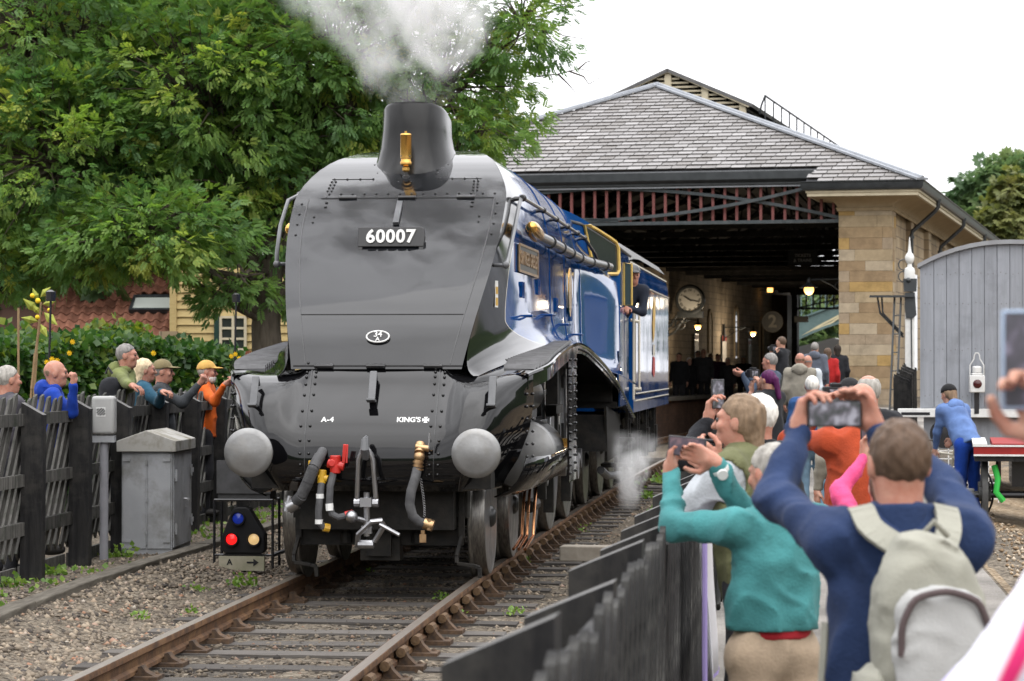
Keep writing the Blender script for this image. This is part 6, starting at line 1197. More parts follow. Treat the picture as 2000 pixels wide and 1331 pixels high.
def leaves(name, P, Dn, size, tint, kind, m, parent=None, seed=0, up_bias=1.):
    """P positions, Dn leaf directions, one leaf each"""
    r = np.random.default_rng(seed); V0, F0 = leaf_template(kind); n = len(P)
    d = Dn / (np.linalg.norm(Dn, axis=1, keepdims=True) + 1e-9); up = r.normal(0, .55, (n, 3)); up[:, 2] += up_bias
    x = np.cross(d, up); x /= np.linalg.norm(x, axis=1, keepdims=True) + 1e-9; z = np.cross(x, d)
    s = (size * r.uniform(.75, 1.25, n))[:, None, None]
    V = (V0[None, :, 0:1] * x[:, None, :] + V0[None, :, 1:2] * d[:, None, :] + V0[None, :, 2:3] * z[:, None, :]) * s + P[:, None, :]
    k = len(V0); F = (F0[None] + k * np.arange(n)[:, None, None]).reshape(-1, 3); nf = len(F)
    me = bpy.data.meshes.new(name); me.vertices.add(n * k); me.vertices.foreach_set('co', V.reshape(-1)); me.loops.add(nf * 3); me.loops.foreach_set('vertex_index', F.reshape(-1).astype(np.int32)); me.polygons.add(nf); me.polygons.foreach_set('loop_start', np.arange(0, nf * 3, 3, dtype=np.int32)); me.update()
    a = me.attributes.new('tint', 'FLOAT', 'POINT'); a.data.foreach_set('value', np.repeat(tint, k).astype(np.float32))
    return link(name, me, m, parent, smooth=0)
def tree(name, label, base, lobes, nclump, nleaf, lsize, kind, m, trunk_r, trunk_top, seed, spread=.36, tint_hi=.12, shell=.55, twigs=None, group=None, droop=.45, mind=.28, bark=BARK):
    """lobes: (dx, dy, z, rx, ry, rz, density); every clump hangs on its own branch"""
    r = np.random.default_rng(seed); t = thing(name, label, 'tree', base, group=group)
    wts = np.array([l[3] * l[4] * l[5] * l[6] for l in lobes]) ** .75; wts /= wts.sum(); C = []; LB = []
    tries = 0
    while len(C) < nclump and tries < nclump * 30:
        tries += 1; i = r.choice(len(lobes), p=wts); l = lobes[i]; v = r.normal(size=3); v /= np.linalg.norm(v); q = (shell + (1 - shell) * r.random()) if r.random() < .75 else r.random() ** .5
        p = np.array(l[:3]) + v * np.array(l[3:6]) * q * r.uniform(.92, 1.08)
        if C and np.min(np.sum((np.array(C[-400:]) - p) ** 2, 1)) < (mind / max(.4, l[6]) ** .3) ** 2: continue
        C.append(p); LB.append(i)
    C = np.array(C)
    mb = MB(); tt = Vector(trunk_top); k = 6
    mb.tube([Vector((0, 0, -.3)), Vector((0, 0, .15)), tt * .35 + Vector((.06, 0, 0)), tt * .7 + Vector((-.05, .04, 0)), tt], [trunk_r * 1.5, trunk_r * 1.12, trunk_r, trunk_r * .9, trunk_r * .75], 12)
    limbs = []
    for l in lobes:
        a = tt * r.uniform(.72, 1.0); c = Vector(l[:3]); mid = a.lerp(c, .5) + Vector((r.uniform(-.3, .3), r.uniform(-.3, .3), .35)); r0 = trunk_r * .42 * min(1.2, (l[3] / 2.2) ** .5)
        P = [a.lerp(mid, s).lerp(mid.lerp(c, s), s) for s in np.linspace(0, 1.0, 9)]; P = [p + Vector((mnoise.noise(p * 1.3 + Vector((seed, 0, 0))), mnoise.noise(p * 1.3 + Vector((0, seed, 5))), 0)) * .18 for p in P]
        mb.tube(P, [lerp(r0, r0 * .3, s / 8) for s in range(9)], 7); limbs.append(P)
    for p, i in zip(C, LB):
        p = Vector(p); P = limbs[i]; q = min(P[2:], key=lambda w_: (w_ - p).length + r.uniform(0, .6)); md = q.lerp(p, .55) + Vector((r.uniform(-.12, .12), r.uniform(-.12, .12), r.uniform(.0, .25))); mb.tube([q, md, p], [.028 * (1 + trunk_r), .016, .006], 4, caps=False)
    if twigs:
        for pts in twigs: mb.tube(pts, [lerp(.02, .004, s / (len(pts) - 1)) for s in range(len(pts))], 4)
    obj('trunk', mb, bark, t, smooth=60)
    ctr = np.array([l[:3] for l in lobes])
    n = len(C) * nleaf; ci = np.repeat(np.arange(len(C)), nleaf); off = r.normal(0, 1, (n, 3)); off *= (spread * r.uniform(.25, 1.0, n) / np.linalg.norm(off, axis=1))[:, None]; off[:, 2] *= .75
    P = C[ci] + off; outw = C - ctr[np.array(LB)]; outw /= np.linalg.norm(outw, axis=1, keepdims=True) + 1e-6
    Dn = off / spread * 1.1 + outw[ci] * .8 + r.normal(0, .35, (n, 3)); Dn[:, 2] -= droop
    tc = np.clip(r.normal(.36, .16, len(C)), 0, .8); hi = r.random(len(C)) < tint_hi; tc[hi] += r.uniform(.25, .5, hi.sum()); tn = np.clip(tc[ci] + r.normal(0, .06, n) + .10 * off[:, 2] / spread, 0, .92)
    leaves('crown', P, Dn, lsize, tn, kind, m, t, seed + 1)
    return t
# the great ash on the left: picture offsets turned into metres at its distance
TD = 40.; K = TD / 5095; tb = atD(514, 715, TD); tb.z = -.05
def lobe(px, py, rx, ry, rz, dy=0., dens=1.): return ((px - 514) * K, dy, 1.78 + (715 - py) * K, rx, ry, rz, dens)
lob = [lobe(400, 190, 2.3, 2.0, 1.9), lobe(130, 330, 2.0, 1.8, 1.7, -.6), lobe(60, 70, 2.2, 2.0, 1.8), lobe(640, 130, 1.7, 1.8, 1.7, .2, .9), lobe(860, 170, 1.55, 1.5, 1.25, .6, .75), lobe(1010, 50, .95, 1.0, .95, .3, .65), lobe(950, 270, .65, .7, .45, 0, .8), lobe(330, 465, 1.75, 1.3, .68, -1.6), lobe(480, 565, .62, .6, .36, -.8), lobe(560, 420, 1.3, 1.1, 1.5, .4), lobe(190, 508, 1.35, 1., .42, -.9), lobe(20, 515, 1.0, 1., .45, -.5), lobe(420, -220, 3.2, 2.8, 1.5, .6, .28), lobe(880, -140, 1.8, 1.8, 1.1, .4, .3)]
def tw(*pts): return [atD(x, y, TD + .3) - tb for x, y in pts]
twg = [tw((1000, 130), (1050, 150), (1090, 145), (1130, 135), (1160, 140)), tw((1090, 145), (1110, 165), (1125, 182)), tw((1110, 139), (1140, 150), (1150, 165), (1172, 152)), tw((1130, 135), (1145, 122), (1160, 118)), tw((960, 60), (1040, 40), (1100, 70), (1150, 78))]
tree('ash_tree', 'big leafy ash tree filling the upper left behind the fence', tb, lob, 1300, 38, .72, 'ash', ASHL, .25, (.1, .1, 3.4), 11, twigs=twg, spread=.36, tint_hi=.14, droop=.2)
TD2 = 52.; K2 = TD2 / 5095; tb2 = atD(250, 715, TD2); tb2.z = -.05
def lobe2(px, py, rx, ry, rz, dy=0., dens=1.): return ((px - 250) * K2, dy, 1.78 + (715 - py) * K2, rx, ry, rz, dens)
tree('sycamore_tree', 'dark dense tree standing behind the big ash', tb2, [lobe2(100, 300, 3.2, 2.2, 3.0), lobe2(430, 250, 2.8, 2.2, 2.6), lobe2(-150, 250, 2.8, 2.2, 3.2), lobe2(250, 60, 3.6, 2.4, 2.6), lobe2(620, 330, 1.6, 1.5, 1.8), lobe2(-200, 560, 2.2, 2., 1.6)], 640, 22, .28, 'spray', DARKL, .3, (0, 0, 3.6), 21, spread=.6, mind=.4)
# trees to the right and beyond the station
def far_tree(label, px, py_top, py_bot, wpx, D_, m, seed, n=230, birch=False, group=None):
    k = D_ / 5095; b0 = atD(px, 715, D_); b0.z = -.2; top = 1.9 + (715 - py_top) * k; bot = max(1.0, 1.9 + (715 - py_bot) * k); hw_ = wpx * k / 2; h = top - bot
    if birch: lb = [(0, 0, bot + h * .7, hw_ * .5, hw_ * .5, h * .3, 1), (hw_ * .2, 0, bot + h * .4, hw_ * .8, hw_ * .7, h * .35, 1), (-hw_ * .3, 0, bot + h * .3, hw_ * .6, hw_ * .6, h * .3, 1)]
    else: lb = [(0, 0, bot + h * .62, hw_ * .8, hw_ * .7, h * .36, 1), (-hw_ * .45, 0, bot + h * .35, hw_ * .55, hw_ * .5, h * .33, 1), (hw_ * .5, 0, bot + h * .4, hw_ * .55, hw_ * .5, h * .34, 1), (0, -hw_ * .3, bot + h * .2, hw_ * .7, hw_ * .5, h * .25, 1)]
    return tree('far_tree', label, b0, lb, n, 12, .037 * D_ ** .5 * (1.1 if not birch else .8), 'spray', m, .02 * hw_ + .12, (0, 0, bot + h * .25), seed, spread=hw_ * .2, mind=hw_ * .09, tint_hi=.15, droop=.9 if birch else .4, group=group)
far_tree('dark rounded tree rising above the right end of the station roof', 1985, 300, 520, 290, 150., FARL, 31, 420)
far_tree('pale yellowish birch in front of the dark round tree', 1985, 335, 500, 180, 118., BIRL, 32, 260, True)
for i, (x, yt, wd, lab) in enumerate(((1545, 560, 190, 'leafy tree beyond the footbridge, left of the three'), (1610, 540, 200, 'leafy tree beyond the footbridge, behind the glowing lamp'), (1690, 560, 200, 'leafy tree beyond the footbridge, hidden mostly by the pier'))): far_tree(lab, x, yt, 720, wd, 210. + 6 * i, FARL if i != 1 else BIRL, 40 + i, 200)
for i, (x, yt, wd, lab) in enumerate(((-120, 380, 420, 'broad tree behind the cottage at the far left'), (330, 420, 380, 'broad tree behind the cottage roof'), (700, 330, 420, 'broad tree behind the ash and the locomotive'))): far_tree(lab, x, yt, 720, wd, 74. + 5 * i, DARKL, 50 + i, 300)
# ------------------------------------------------------------------ cottage beyond the hedge
CD = 50.; cY = atD(400, 690, CD).y
ctg = thing('cottage', 'cream boarded cottage with a red pantiled roof behind the ash tree', 'cottage', (atY(400, 690, cY).x, cY, 0)); c0 = ctg.location.copy(); cl = lambda x, y, dy=0.: atY(x, y, cY + dy) - c0
BOARD = material('cream_weatherboard', (.56, .43, .20), (.48, .36, .16), rough=.7, scale=4, stretch=(1, 1, 6)); per_object(BOARD, .07)
a, b_ = cl(336, 690), cl(600, 690)
mb = MB(); mb.box(a.x + .02, b_.x, .03, 4, -.3, 3.6); wl = obj('wall', mb, BOARD, ctg, smooth=0)
z = .8
while z < 3.5: mb = MB(); mb.add([(a.x, -.012, z), (b_.x, -.012, z), (b_.x, .025, z + .16), (a.x, .025, z + .16), (a.x, .03, z), (b_.x, .03, z)], [(0, 1, 2, 3), (0, 4, 5, 1)]); obj('weatherboard', mb, BOARD, wl, smooth=0); z += .155
mb = MB(); mb.box(a.x - .04, a.x + .09, -.04, .05, -.2, 3.5); obj('corner_board', mb, BOARD, wl, smooth=0)
p, q = cl(432, 683), cl(480, 620); mb = MB(); mb.box(p.x, q.x, -.03, .03, p.z, q.z); wn = obj('window', mb, GLASSD, wl, smooth=0); mb = MB(); w_ = (q.x - p.x)
for k in (0, .5, 1): mb.box(p.x + w_ * k - .025, p.x + w_ * k + .025, -.06, -.025, p.z, q.z)
for k in (0, .33, .66, 1): zz_ = lerp(p.z, q.z, k); mb.box(p.x, q.x, -.058, -.026, zz_ - .022, zz_ + .022)
obj('glazing_bars', mb, CREAM, wn, smooth=0); mb = MB(); mb.box(p.x - .13, p.x - .03, -.05, .0, p.z - .05, q.z + .05); obj('shutter', mb, material('dark_green_paint', (.02, .05, .04), rough=.5), wn, smooth=0); mb = MB(); mb.box(p.x - .1, q.x + .1, -.08, .0, p.z - .12, p.z - .03); obj('brick_sill', mb, material('brick_sill', (.28, .10, .06), (.2, .07, .04), rough=.9, scale=14), wn, smooth=0)
e0, e1 = cl(100, 658), cl(338, 656); tpz = cl(200, 548).z; sl_ = .75
mb = MB(); dy_ = (tpz - e0.z) / sl_ + 1.2; mb.add([(e0.x - 3, 0, e0.z), (e1.x, 0, e0.z), (e1.x, dy_, e0.z + dy_ * sl_), (e0.x - 3, dy_, e0.z + dy_ * sl_)], [(0, 1, 2, 3)]); mb.box(e0.x - 3, e1.x - .15, .3, 4, -.3, e0.z + .2); rfc = obj('roof', mb, material('tile_batten', (.07, .04, .03), rough=.9), ctg, smooth=0)
TILE = material('pantile', (.26, .115, .075), (.17, .075, .05), rough=.85, scale=8, bump=.2, dirt=(.12, .085, .06), dscale=3); per_object(TILE, .3)
tw_, tl_ = .215, .235; mb = MB(); prof = [(-.11 + .22 * k / 8, .035 * math.sin(2 * math.pi * k / 8 + .6)) for k in range(9)]; mb.grid([[(x, y, z + .012 + lift) for x, z in prof] for y, lift in ((-.02, .03), (.30, .0))]); mb.grid([[(x, -.02, z + .042) for x, z in prof], [(x, -.02, z + .012) for x, z in prof]]); t0 = mb.mesh('pantile'); t0.materials.append(TILE); t0.shade_smooth(); t0.set_sharp_from_angle(angle=rad(50))
ang = math.atan(sl_); nr = int((dy_ / math.cos(ang)) / tl_); nc = int((e1.x - e0.x + .6) / tw_); sk0, sk1 = cl(244, 613), cl(322, 589)
mbr = MB(); cnt = 0
for r_i in range(nr):
    for c_i in range(nc):
        x = e1.x - .12 - c_i * tw_; s = r_i * tl_; y = s * math.cos(ang); zz_ = e0.z + s * math.sin(ang) + .01
        if sk0.x < x < sk1.x and sk0.z - .02 < zz_ < sk1.z + .1: continue
        if cnt < 300: inst('pantile', t0, rfc, (x, y - .02, zz_ + rng.uniform(0, .008)), (ang + rng.uniform(-.02, .02), 0, rng.uniform(-.02, .02))); cnt += 1
        else:
            M = Matrix.Translation((x, y - .02, zz_)) @ Matrix.Rotation(ang, 4, 'X'); mbr.add([M @ v.co for v in t0.vertices], [tuple(f_.vertices) for f_ in t0.polygons])
if mbr.v: obj('pantiles', mbr, TILE, rfc, smooth=50, fix=False)['kind'] = 'stuff'
ysk = (sk0.z - e0.z) / sl_; mb = MB(); M = Matrix.Translation(((sk0.x + sk1.x) / 2, ysk, sk0.z + .05)) @ Matrix.Rotation(ang, 4, 'X'); hw_ = (sk1.x - sk0.x) / 2; ln_ = (sk1.z - sk0.z) / math.sin(ang); mb.box(-hw_, hw_, 0, ln_, 0, .06, M); sky_ = obj('skylight', mb, material('skylight_glass', (.50, .54, .50), rough=.15), rfc, smooth=0); mb = MB(); [mb.box(x0, x1, y0, y1, .0, .09, M) for x0, x1, y0, y1 in ((-hw_ - .05, hw_ + .05, -.06, 0), (-hw_ - .05, hw_ + .05, ln_, ln_ + .06), (-hw_ - .05, -hw_, 0, ln_), (hw_, hw_ + .05, 0, ln_))]; obj('skylight_frame', mb, GUTT, sky_, smooth=0)
mb = MB(); mb.box(e1.x - .25, e1.x + .1, -.1, 3, -.3, e0.z + .1); obj('stone_quoin', mb, SIDEW, ctg, smooth=0)
# ------------------------------------------------------------------ hedge, flowers and garden plants behind the left fence
def hedge(name, label, xa, xb, y_top, D0, D1, n, tint, seed):
    r = np.random.default_rng(seed); A, B = atD(xa, 715, D0), atD(xb, 715, D1); o = Vector((A.x, A.y, -.05)); t = thing(name, label, 'hedge', o); P = []; Dn = []
    d = (B - A); nrm = np.array([-d.y, d.x, 0]) / math.hypot(d.x, d.y); nrm = -nrm if nrm[1] > 0 else nrm
    for _ in range(n):
        s = r.random(); f = r.random(); x, y = A.x + d.x * s - o.x, A.y + d.y * s - o.y; D_ = lerp(D0, D1, s); zt = 1.78 + (715 - y_top(s)) * D_ / 5095; b = .25 * mnoise.noise(Vector((s * 14, f * 3, seed)))
        if f < .75: z = zt * (1 - r.random() ** 1.2); dep = r.random() ** 2 * .5 + b; q = np.array([x, y, z + .1 * mnoise.noise(Vector((s * 30, 0, 1)))]) - nrm * dep * .8; dn = nrm + r.normal(0, .6, 3) + [0, 0, -.2]
        else: z = zt + r.normal(0, .06) + .12 * mnoise.noise(Vector((s * 25, 2, seed))); dep = r.uniform(-.1, 1.); q = np.array([x, y, z]) - nrm * dep; dn = np.array([0, 0, .8]) + r.normal(0, .7, 3)
        P.append(q); Dn.append(dn)
    tn = np.clip(r.normal(tint, .14, n) + np.array([.22 * mnoise.noise(Vector((p[0] * 1.1, p[2] * 2, seed))) for p in P]), 0, .95)
    leaves('foliage', np.array(P), np.array(Dn), .10, tn, 'broad', IVYL, t, seed, .5)
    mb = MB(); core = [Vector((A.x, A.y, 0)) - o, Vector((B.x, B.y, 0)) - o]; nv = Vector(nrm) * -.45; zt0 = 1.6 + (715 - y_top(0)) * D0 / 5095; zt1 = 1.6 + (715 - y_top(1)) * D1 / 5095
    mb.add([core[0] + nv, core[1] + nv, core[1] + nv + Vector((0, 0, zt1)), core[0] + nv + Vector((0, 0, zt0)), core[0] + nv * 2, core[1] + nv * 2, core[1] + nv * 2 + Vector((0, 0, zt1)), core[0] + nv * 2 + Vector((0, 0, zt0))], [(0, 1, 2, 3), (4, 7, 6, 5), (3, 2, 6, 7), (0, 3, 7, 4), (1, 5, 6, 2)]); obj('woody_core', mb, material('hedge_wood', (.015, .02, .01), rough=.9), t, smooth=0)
    return t
hedge('ivy_hedge', 'thick ivy covered hedge behind the spectators on the left', -60, 470, lambda s: 674 + 16 * s + 8 * math.sin(s * 9), 29., 36., 15000, .30, 61)
hedge('garden_shrubs', 'paler yellow green garden shrubs at the far left above the hedge', -80, 115, lambda s: 655 + 30 * s + 12 * math.sin(s * 17), 31., 32., 4500, .62, 62)
hedge('garden_shrubs', 'bright green bush against the cottage corner', 235, 300, lambda s: 660 + 14 * math.cos(s * 6.3), 35., 35.4, 1800, .62, 63)
hedge('garden_shrubs', 'dark bush with upright shoots right of the cottage corner', 340, 410, lambda s: 690 + 10 * math.cos(s * 6.3), 36., 36.4, 1500, .25, 64)
YPET = material('yellow_petal', (.85, .60, .03), (.8, .5, .02), rough=.6, scale=20); SUNL = material('sunflower_leaf', (.40, .42, .07), (.28, .33, .06), rough=.6, scale=9); STALK = material('garden_cane', (.32, .22, .12), (.25, .17, .09), rough=.8, scale=9)
sf = thing('sunflower', 'tall yellowing sunflower plant by the far left garden canes', 'sunflower', (*atD(78, 715, 28.)[:2], 0)); s0_ = sf.location.copy(); L3 = lambda x, y, d=28.: atD(x, y, d) - s0_
mb = MB(); mb.tube([L3(62, 760), L3(70, 690), L3(76, 640), L3(80, 590)], [.02, .018, .015, .01], 6); obj('stalk', mb, STALK, sf)
for x, y, a_, s in ((98, 622, -.7, .20), (62, 598, 2.4, .2), (88, 572, .7, .16), (70, 578, 1.9, .15), (60, 625, 2.9, .17), (95, 592, .2, .15), (85, 645, -1., .16), (72, 606, 2.2, .14)):
    c = L3(x, y); d = Vector((math.cos(a_), -.3, math.sin(a_))); sd = Vector((-math.sin(a_) * .8, .25, math.cos(a_) * .8)); mb = MB(); mb.add([c - d * s * .5, c + sd * s * .32 + Vector((0, -.02, 0)), c + d * s * .6, c - sd * s * .32, c + Vector((0, -.035, 0))], [(0, 4, 3), (0, 1, 4), (1, 2, 4), (4, 2, 3)]); obj('leaf', mb, SUNL, sf, smooth=0)
for x, y, s in ((74, 588, .03), (63, 578, .026), (96, 606, .022), (73, 620, .026)): mb = MB(); mb.ball(L3(x, y, 27.9), (s, .03, s), 10, 6); obj('flower', mb, YPET, sf)
mb = MB(); mb.tube([L3(36, 760), L3(36, 602)], .014, 6); mb.tube([L3(66, 780), L3(72, 690)], .014, 6); mb.tube([L3(60, 780), L3(68, 690)], .014, 6); obj('support_canes', mb, STALK, sf)
for i, (x, y0, y1, D_, lab) in enumerate(((88, 760, 590, 27.5, 'slim black garden lamp post beside the sunflower'), (452, 745, 592, 33., 'slim black garden lamp post before the cottage window'))):
    b0 = atD(x, 715, D_); t = thing('garden_lamp', lab, 'lamp', (b0.x, b0.y, 0)); zt_ = 1.73 + (715 - y1) * D_ / 5095; mb = MB(); mb.tube([(0, 0, -.1), (.03, 0, zt_ * .5), (.06, 0, zt_)], .014, 6); obj('stem', mb, BLKR, t); mb = MB(); mb.lathe([(.01, zt_), (.05, zt_), (.055, zt_ + .1), (.02, zt_ + .12)], (.06, 0, 0), n=10); obj('head', mb, BLKR, t)
r = random.Random(5)
for i, (x, y) in enumerate(((92, 708), (102, 702), (112, 705), (98, 716), (142, 668), (136, 690), (452, 696), (460, 692), (468, 700), (300, 690))):
    D_ = 27.4 if x < 120 else (28.6 if x < 310 else 32.6); p = atD(x, y, D_); f_ = tag(obj('yellow_flower', (lambda m_: ([m_.add([(0, 0, 0), (.022 * math.cos(a), -.012, .022 * math.sin(a)), (.034 * math.cos(a + .4), -.006, .034 * math.sin(a + .4)), (.022 * math.cos(a + .8), -.012, .022 * math.sin(a + .8))], [(0, 1, 2, 3)]) for a in np.linspace(0, 6.28, 9)[:-1]], m_.ball((0, -.015, 0), .009, 6, 4), m_)[-1])(MB()), YPET, None, p, smooth=0), 'yellow flower ' + ['left of the sunflower cane', 'highest beside the dark lamp stem', 'right of the dark lamp stem', 'lowest beside the dark lamp stem', 'alone high on the hedge', 'alone low on the hedge', 'leftmost under the cottage window', 'middle one under the cottage window', 'rightmost under the cottage window', 'in the middle of the hedge'][i], 'flower', 'yellow flowers along the hedge')
# ------------------------------------------------------------------ weeds and grass by the track
WEED = leaf_mat('weed_leaf', [(.05, .10, .02), (.09, .17, .03), (.14, .23, .04), (.2, .28, .06)], .25)
def weed(x, y, n, size, label, z=-.17, seed=0):
    r = np.random.default_rng(seed + 900); p = atZ(x, y, z); t = thing('weed', label, 'weed', p, group='weeds growing through the ballast'); P = r.normal(0, 1, (n, 3)) * [size * .8, size * .8, 0]; P[:, 2] = np.abs(r.normal(0, size * .5, n)); d = r.normal(0, .6, (n, 3)); d[:, 2] = np.abs(d[:, 2]) + .5
    leaves('leaves', P, d, size * .55, np.clip(r.normal(.5, .2, n), 0, .95), 'broad', WEED, t, seed)
for i, (x, y, n, s, lab) in enumerate(((475, 1146, 60, .075, 'bright leafy weed in the ballast near the left rail'), (385, 1158, 30, .06, 'small green weed left of the bright leafy one'), (375, 1200, 24, .05, 'yellowish weed close to the left rail'), (268, 1212, 30, .06, 'greyish weed in the ballast far left'), (100, 1128, 50, .09, 'grassy weed under the left fence post'), (30, 1150, 40, .09, 'grassy weed at the left picture edge'), (865, 1172, 34, .05, 'weed touching the right rail inside the track'), (888, 1212, 30, .045, 'weed by the chairs outside the right rail'), (1003, 1203, 34, .055, 'weed in the cess right of the track'), (1022, 1103, 20, .05, 'yellow weed beside the pale block'), (1135, 1040, 22, .06, 'weed beyond the pale block'), (655, 1125, 24, .05, 'weed between the rails under the engine'), (1285, 945, 60, .12, 'clump of weeds by the steam at the trackside'), (1240, 955, 40, .1, 'low weeds just behind the steam'), (1265, 975, 40, .1, 'weeds before the fence post tops'), (235, 1092, 50, .09, 'weeds at the foot of the telephone box post'), (720, 1118, 14, .035, 'tiny weed under the buffer beam'))): weed(x, y, n, s, lab, -.17 if x > 250 else -.06, i)
def grass(name, label, regions, seed):
    r = np.random.default_rng(seed); P = []
    for (x0, x1, y0, y1, n) in regions:
        c = 0
        while c < n:
            X, Y = r.uniform(x0, x1), r.uniform(y0, y1)
            if mnoise.noise(Vector((X * 1.3, Y * 1.3, seed))) < -.05 + .3 * r.random() - .12: c += .05; continue
            P.append((X, Y, ground_z(X, Y))); c += 1
    P = np.array(P); n = len(P); d = r.normal(0, .45, (n, 3)); d[:, 2] = 1
    o = leaves(name, P, d, .05, np.clip(r.normal(.5, .22, n), 0, .98), 'broad', WEED, None, seed); o.data.transform(Matrix.Identity(4)); return tag(o, label, 'grass', kind='stuff')
grass('grass', 'patchy green grass and moss along the verge, kerb and trackside', [(-3.2, -2.45, -4, 14, 420), (1.5, 2.6, 11, 32, 1100)], 71)
# ------------------------------------------------------------------ wooded hills round the valley, out of the picture behind and beside the camera
mb = MB(); R0_ = 170; n = 72; P = []
for i in range(n + 1):
    az = rad(11 + 311 * i / n); ca, sa = math.sin(az), math.cos(az); h_ = 17 + 7 * mnoise.noise(Vector((i * .31, 0, 3))) + 3 * mnoise.noise(Vector((i * 1.1, 2, 0))); edge = min(1, .3 + i / 3, (n - i) / 8); h_ *= edge * (2.1 if i < 26 else 1.3)  # unseen ridge, height added mostly at right to keep low sky out of reflections
    P.append([(CAM.x + ca * rr, CAM.y + sa * rr, -.4 + h_ * f_) for rr, f_ in ((R0_, 0), (R0_ + 12, .55), (R0_ + 40, .9), (R0_ + 80, 1.0), (R0_ + 140, .9))])
mb.grid(P); structure(obj('hills', mb, material('wooded_hillside', (.025, .045, .018), (.05, .075, .03), rough=.95, scale=.25, bump=1.), smooth=180))
# ------------------------------------------------------------------ people: bodies grown as one surface from a distance field
def surf(f, lo, hi, r):
    lo = np.array(lo, float); n = np.ceil((np.array(hi) - lo) / r).astype(int) + 1
    ax = [lo[i] + r * np.arange(n[i]) for i in range(3)]; G = np.stack(np.meshgrid(*ax, indexing='ij'), -1); v = f(G.reshape(-1, 3)).reshape(n)
    s = v < 0; c = [s[i:n[0] - 1 + i, j:n[1] - 1 + j, k:n[2] - 1 + k] for i in (0, 1) for j in (0, 1) for k in (0, 1)]
    cnt = sum(a.astype(np.int8) for a in c); act = (cnt > 0) & (cnt < 8); idx = -np.ones(act.shape, int); ids = np.argwhere(act)
    if not len(ids): return np.zeros((0, 3)), []
    idx[act] = np.arange(len(ids)); pos = np.zeros((len(ids), 3)); num = np.zeros(len(ids)); cor = [(i, j, k) for i in (0, 1) for j in (0, 1) for k in (0, 1)]
    for a in range(8):
        for b_ in range(a + 1, 8):
            d = np.array(cor[b_]) - np.array(cor[a])
            if np.abs(d).sum() != 1: continue
            A = v[tuple((ids + cor[a]).T)]; B = v[tuple((ids + cor[b_]).T)]; x = (A < 0) != (B < 0); t = np.where(x, A / np.where(A - B == 0, 1, A - B), 0); pos += x[:, None] * (np.array(cor[a])[None] + t[:, None] * d[None]); num += x
    V = lo + (ids + pos / num[:, None]) * r; F = []
    for a in range(3):
        e = s.take(range(n[a] - 1), a) != s.take(range(1, n[a]), a); E_ = np.argwhere(e); b_, c_ = (a + 1) % 3, (a + 2) % 3
        E_ = E_[(E_[:, b_] > 0) & (E_[:, c_] > 0) & (E_[:, b_] < n[b_] - 1) & (E_[:, c_] < n[c_] - 1)]
        if not len(E_): continue
        ub = np.zeros(3, int); ub[b_] = 1; uc = np.zeros(3, int); uc[c_] = 1; q = [idx[tuple((E_ - ub - uc).T)], idx[tuple((E_ - uc).T)], idx[tuple(E_.T)], idx[tuple((E_ - ub).T)]]
        ins = s[tuple(E_.T)]; Q = np.stack(q, 1); Q[~ins] = Q[~ins][:, ::-1]; F.append(Q)
    F = np.concatenate(F) if F else np.zeros((0, 4), int); F = F[(F >= 0).all(1)]
    return V, F
def cone(p, a, b_, ra, rb, sc_=(1, 1, 1)):
    a, b_ = np.array(a, float), np.array(b_, float); s = np.array(sc_, float); q = (p - a) / s; d = (b_ - a) / s; L2 = max(1e-9, d @ d); t = np.clip(q @ d / L2, 0, 1); return (np.linalg.norm(q - t[:, None] * d, axis=1) - (ra + (rb - ra) * t)) * min(s)
def ell(p, c, r): r = np.array(r, float); q = (p - np.array(c)) / r; k = np.linalg.norm(q, axis=1); return (k - 1) * r.min()
def smin(a, b_, k): h = np.clip(.5 + .5 * (b_ - a) / k, 0, 1); return b_ + (a - b_) * h - k * h * (1 - h)
def vnoise(p, seed=0):
    i = np.floor(p).astype(np.int64); f = p - i; f = f * f * (3 - 2 * f); out = 0
    for dx in (0, 1):
        for dy in (0, 1):
            for dz in (0, 1):
                h = (i[:, 0] + dx) * 374761393 + (i[:, 1] + dy) * 668265263 + (i[:, 2] + dz) * 2147483647 + seed * 974711; h = (h ^ (h >> 13)) * 1274126177; h = ((h ^ (h >> 16)) & 0xffff) / 65535.
                out = out + h * (f[:, 0] if dx else 1 - f[:, 0]) * (f[:, 1] if dy else 1 - f[:, 1]) * (f[:, 2] if dz else 1 - f[:, 2])
    return out
def folds(p, amp, fr, seed):
    """cloth creases: sharp ridges of warped noise, running mostly across and down"""
    q = p * fr * .5; w = vnoise(q * .6 + 11, seed); q = q + np.stack([w, -w, 1.5 * w], 1) * 1.2; q = q @ np.array([[1., .25, .5], [-.2, 1., .35], [-.35, -.2, .75]])
    n1 = 1 - np.abs(2 * vnoise(q * np.array([.8, .8, 1.25]), seed + 1) - 1); n2 = 1 - np.abs(2 * vnoise(q * np.array([1.7, 1.7, 2.4]) + 5, seed + 2) - 1)
    return amp * (1.35 - 2.0 * n1 ** 2 * 1.1 - .75 * n2 ** 2)
def mesh_np(name, parts):
    V = []; F = []; o = 0
    for v, f in parts:
        if len(v): V.append(v); F.append(np.array(f) + o); o += len(v)
    V = np.concatenate(V); F = np.concatenate(F); me = bpy.data.meshes.new(name); n = len(F); me.vertices.add(len(V)); me.vertices.foreach_set('co', V.reshape(-1)); me.loops.add(n * 4); me.loops.foreach_set('vertex_index', F.reshape(-1).astype(np.int32)); me.polygons.add(n); me.polygons.foreach_set('loop_start', np.arange(0, n * 4, 4, dtype=np.int32)); me.update(); me.validate(); return me
def unit(v): v = np.array(v, float); return v / (np.linalg.norm(v) + 1e-9)
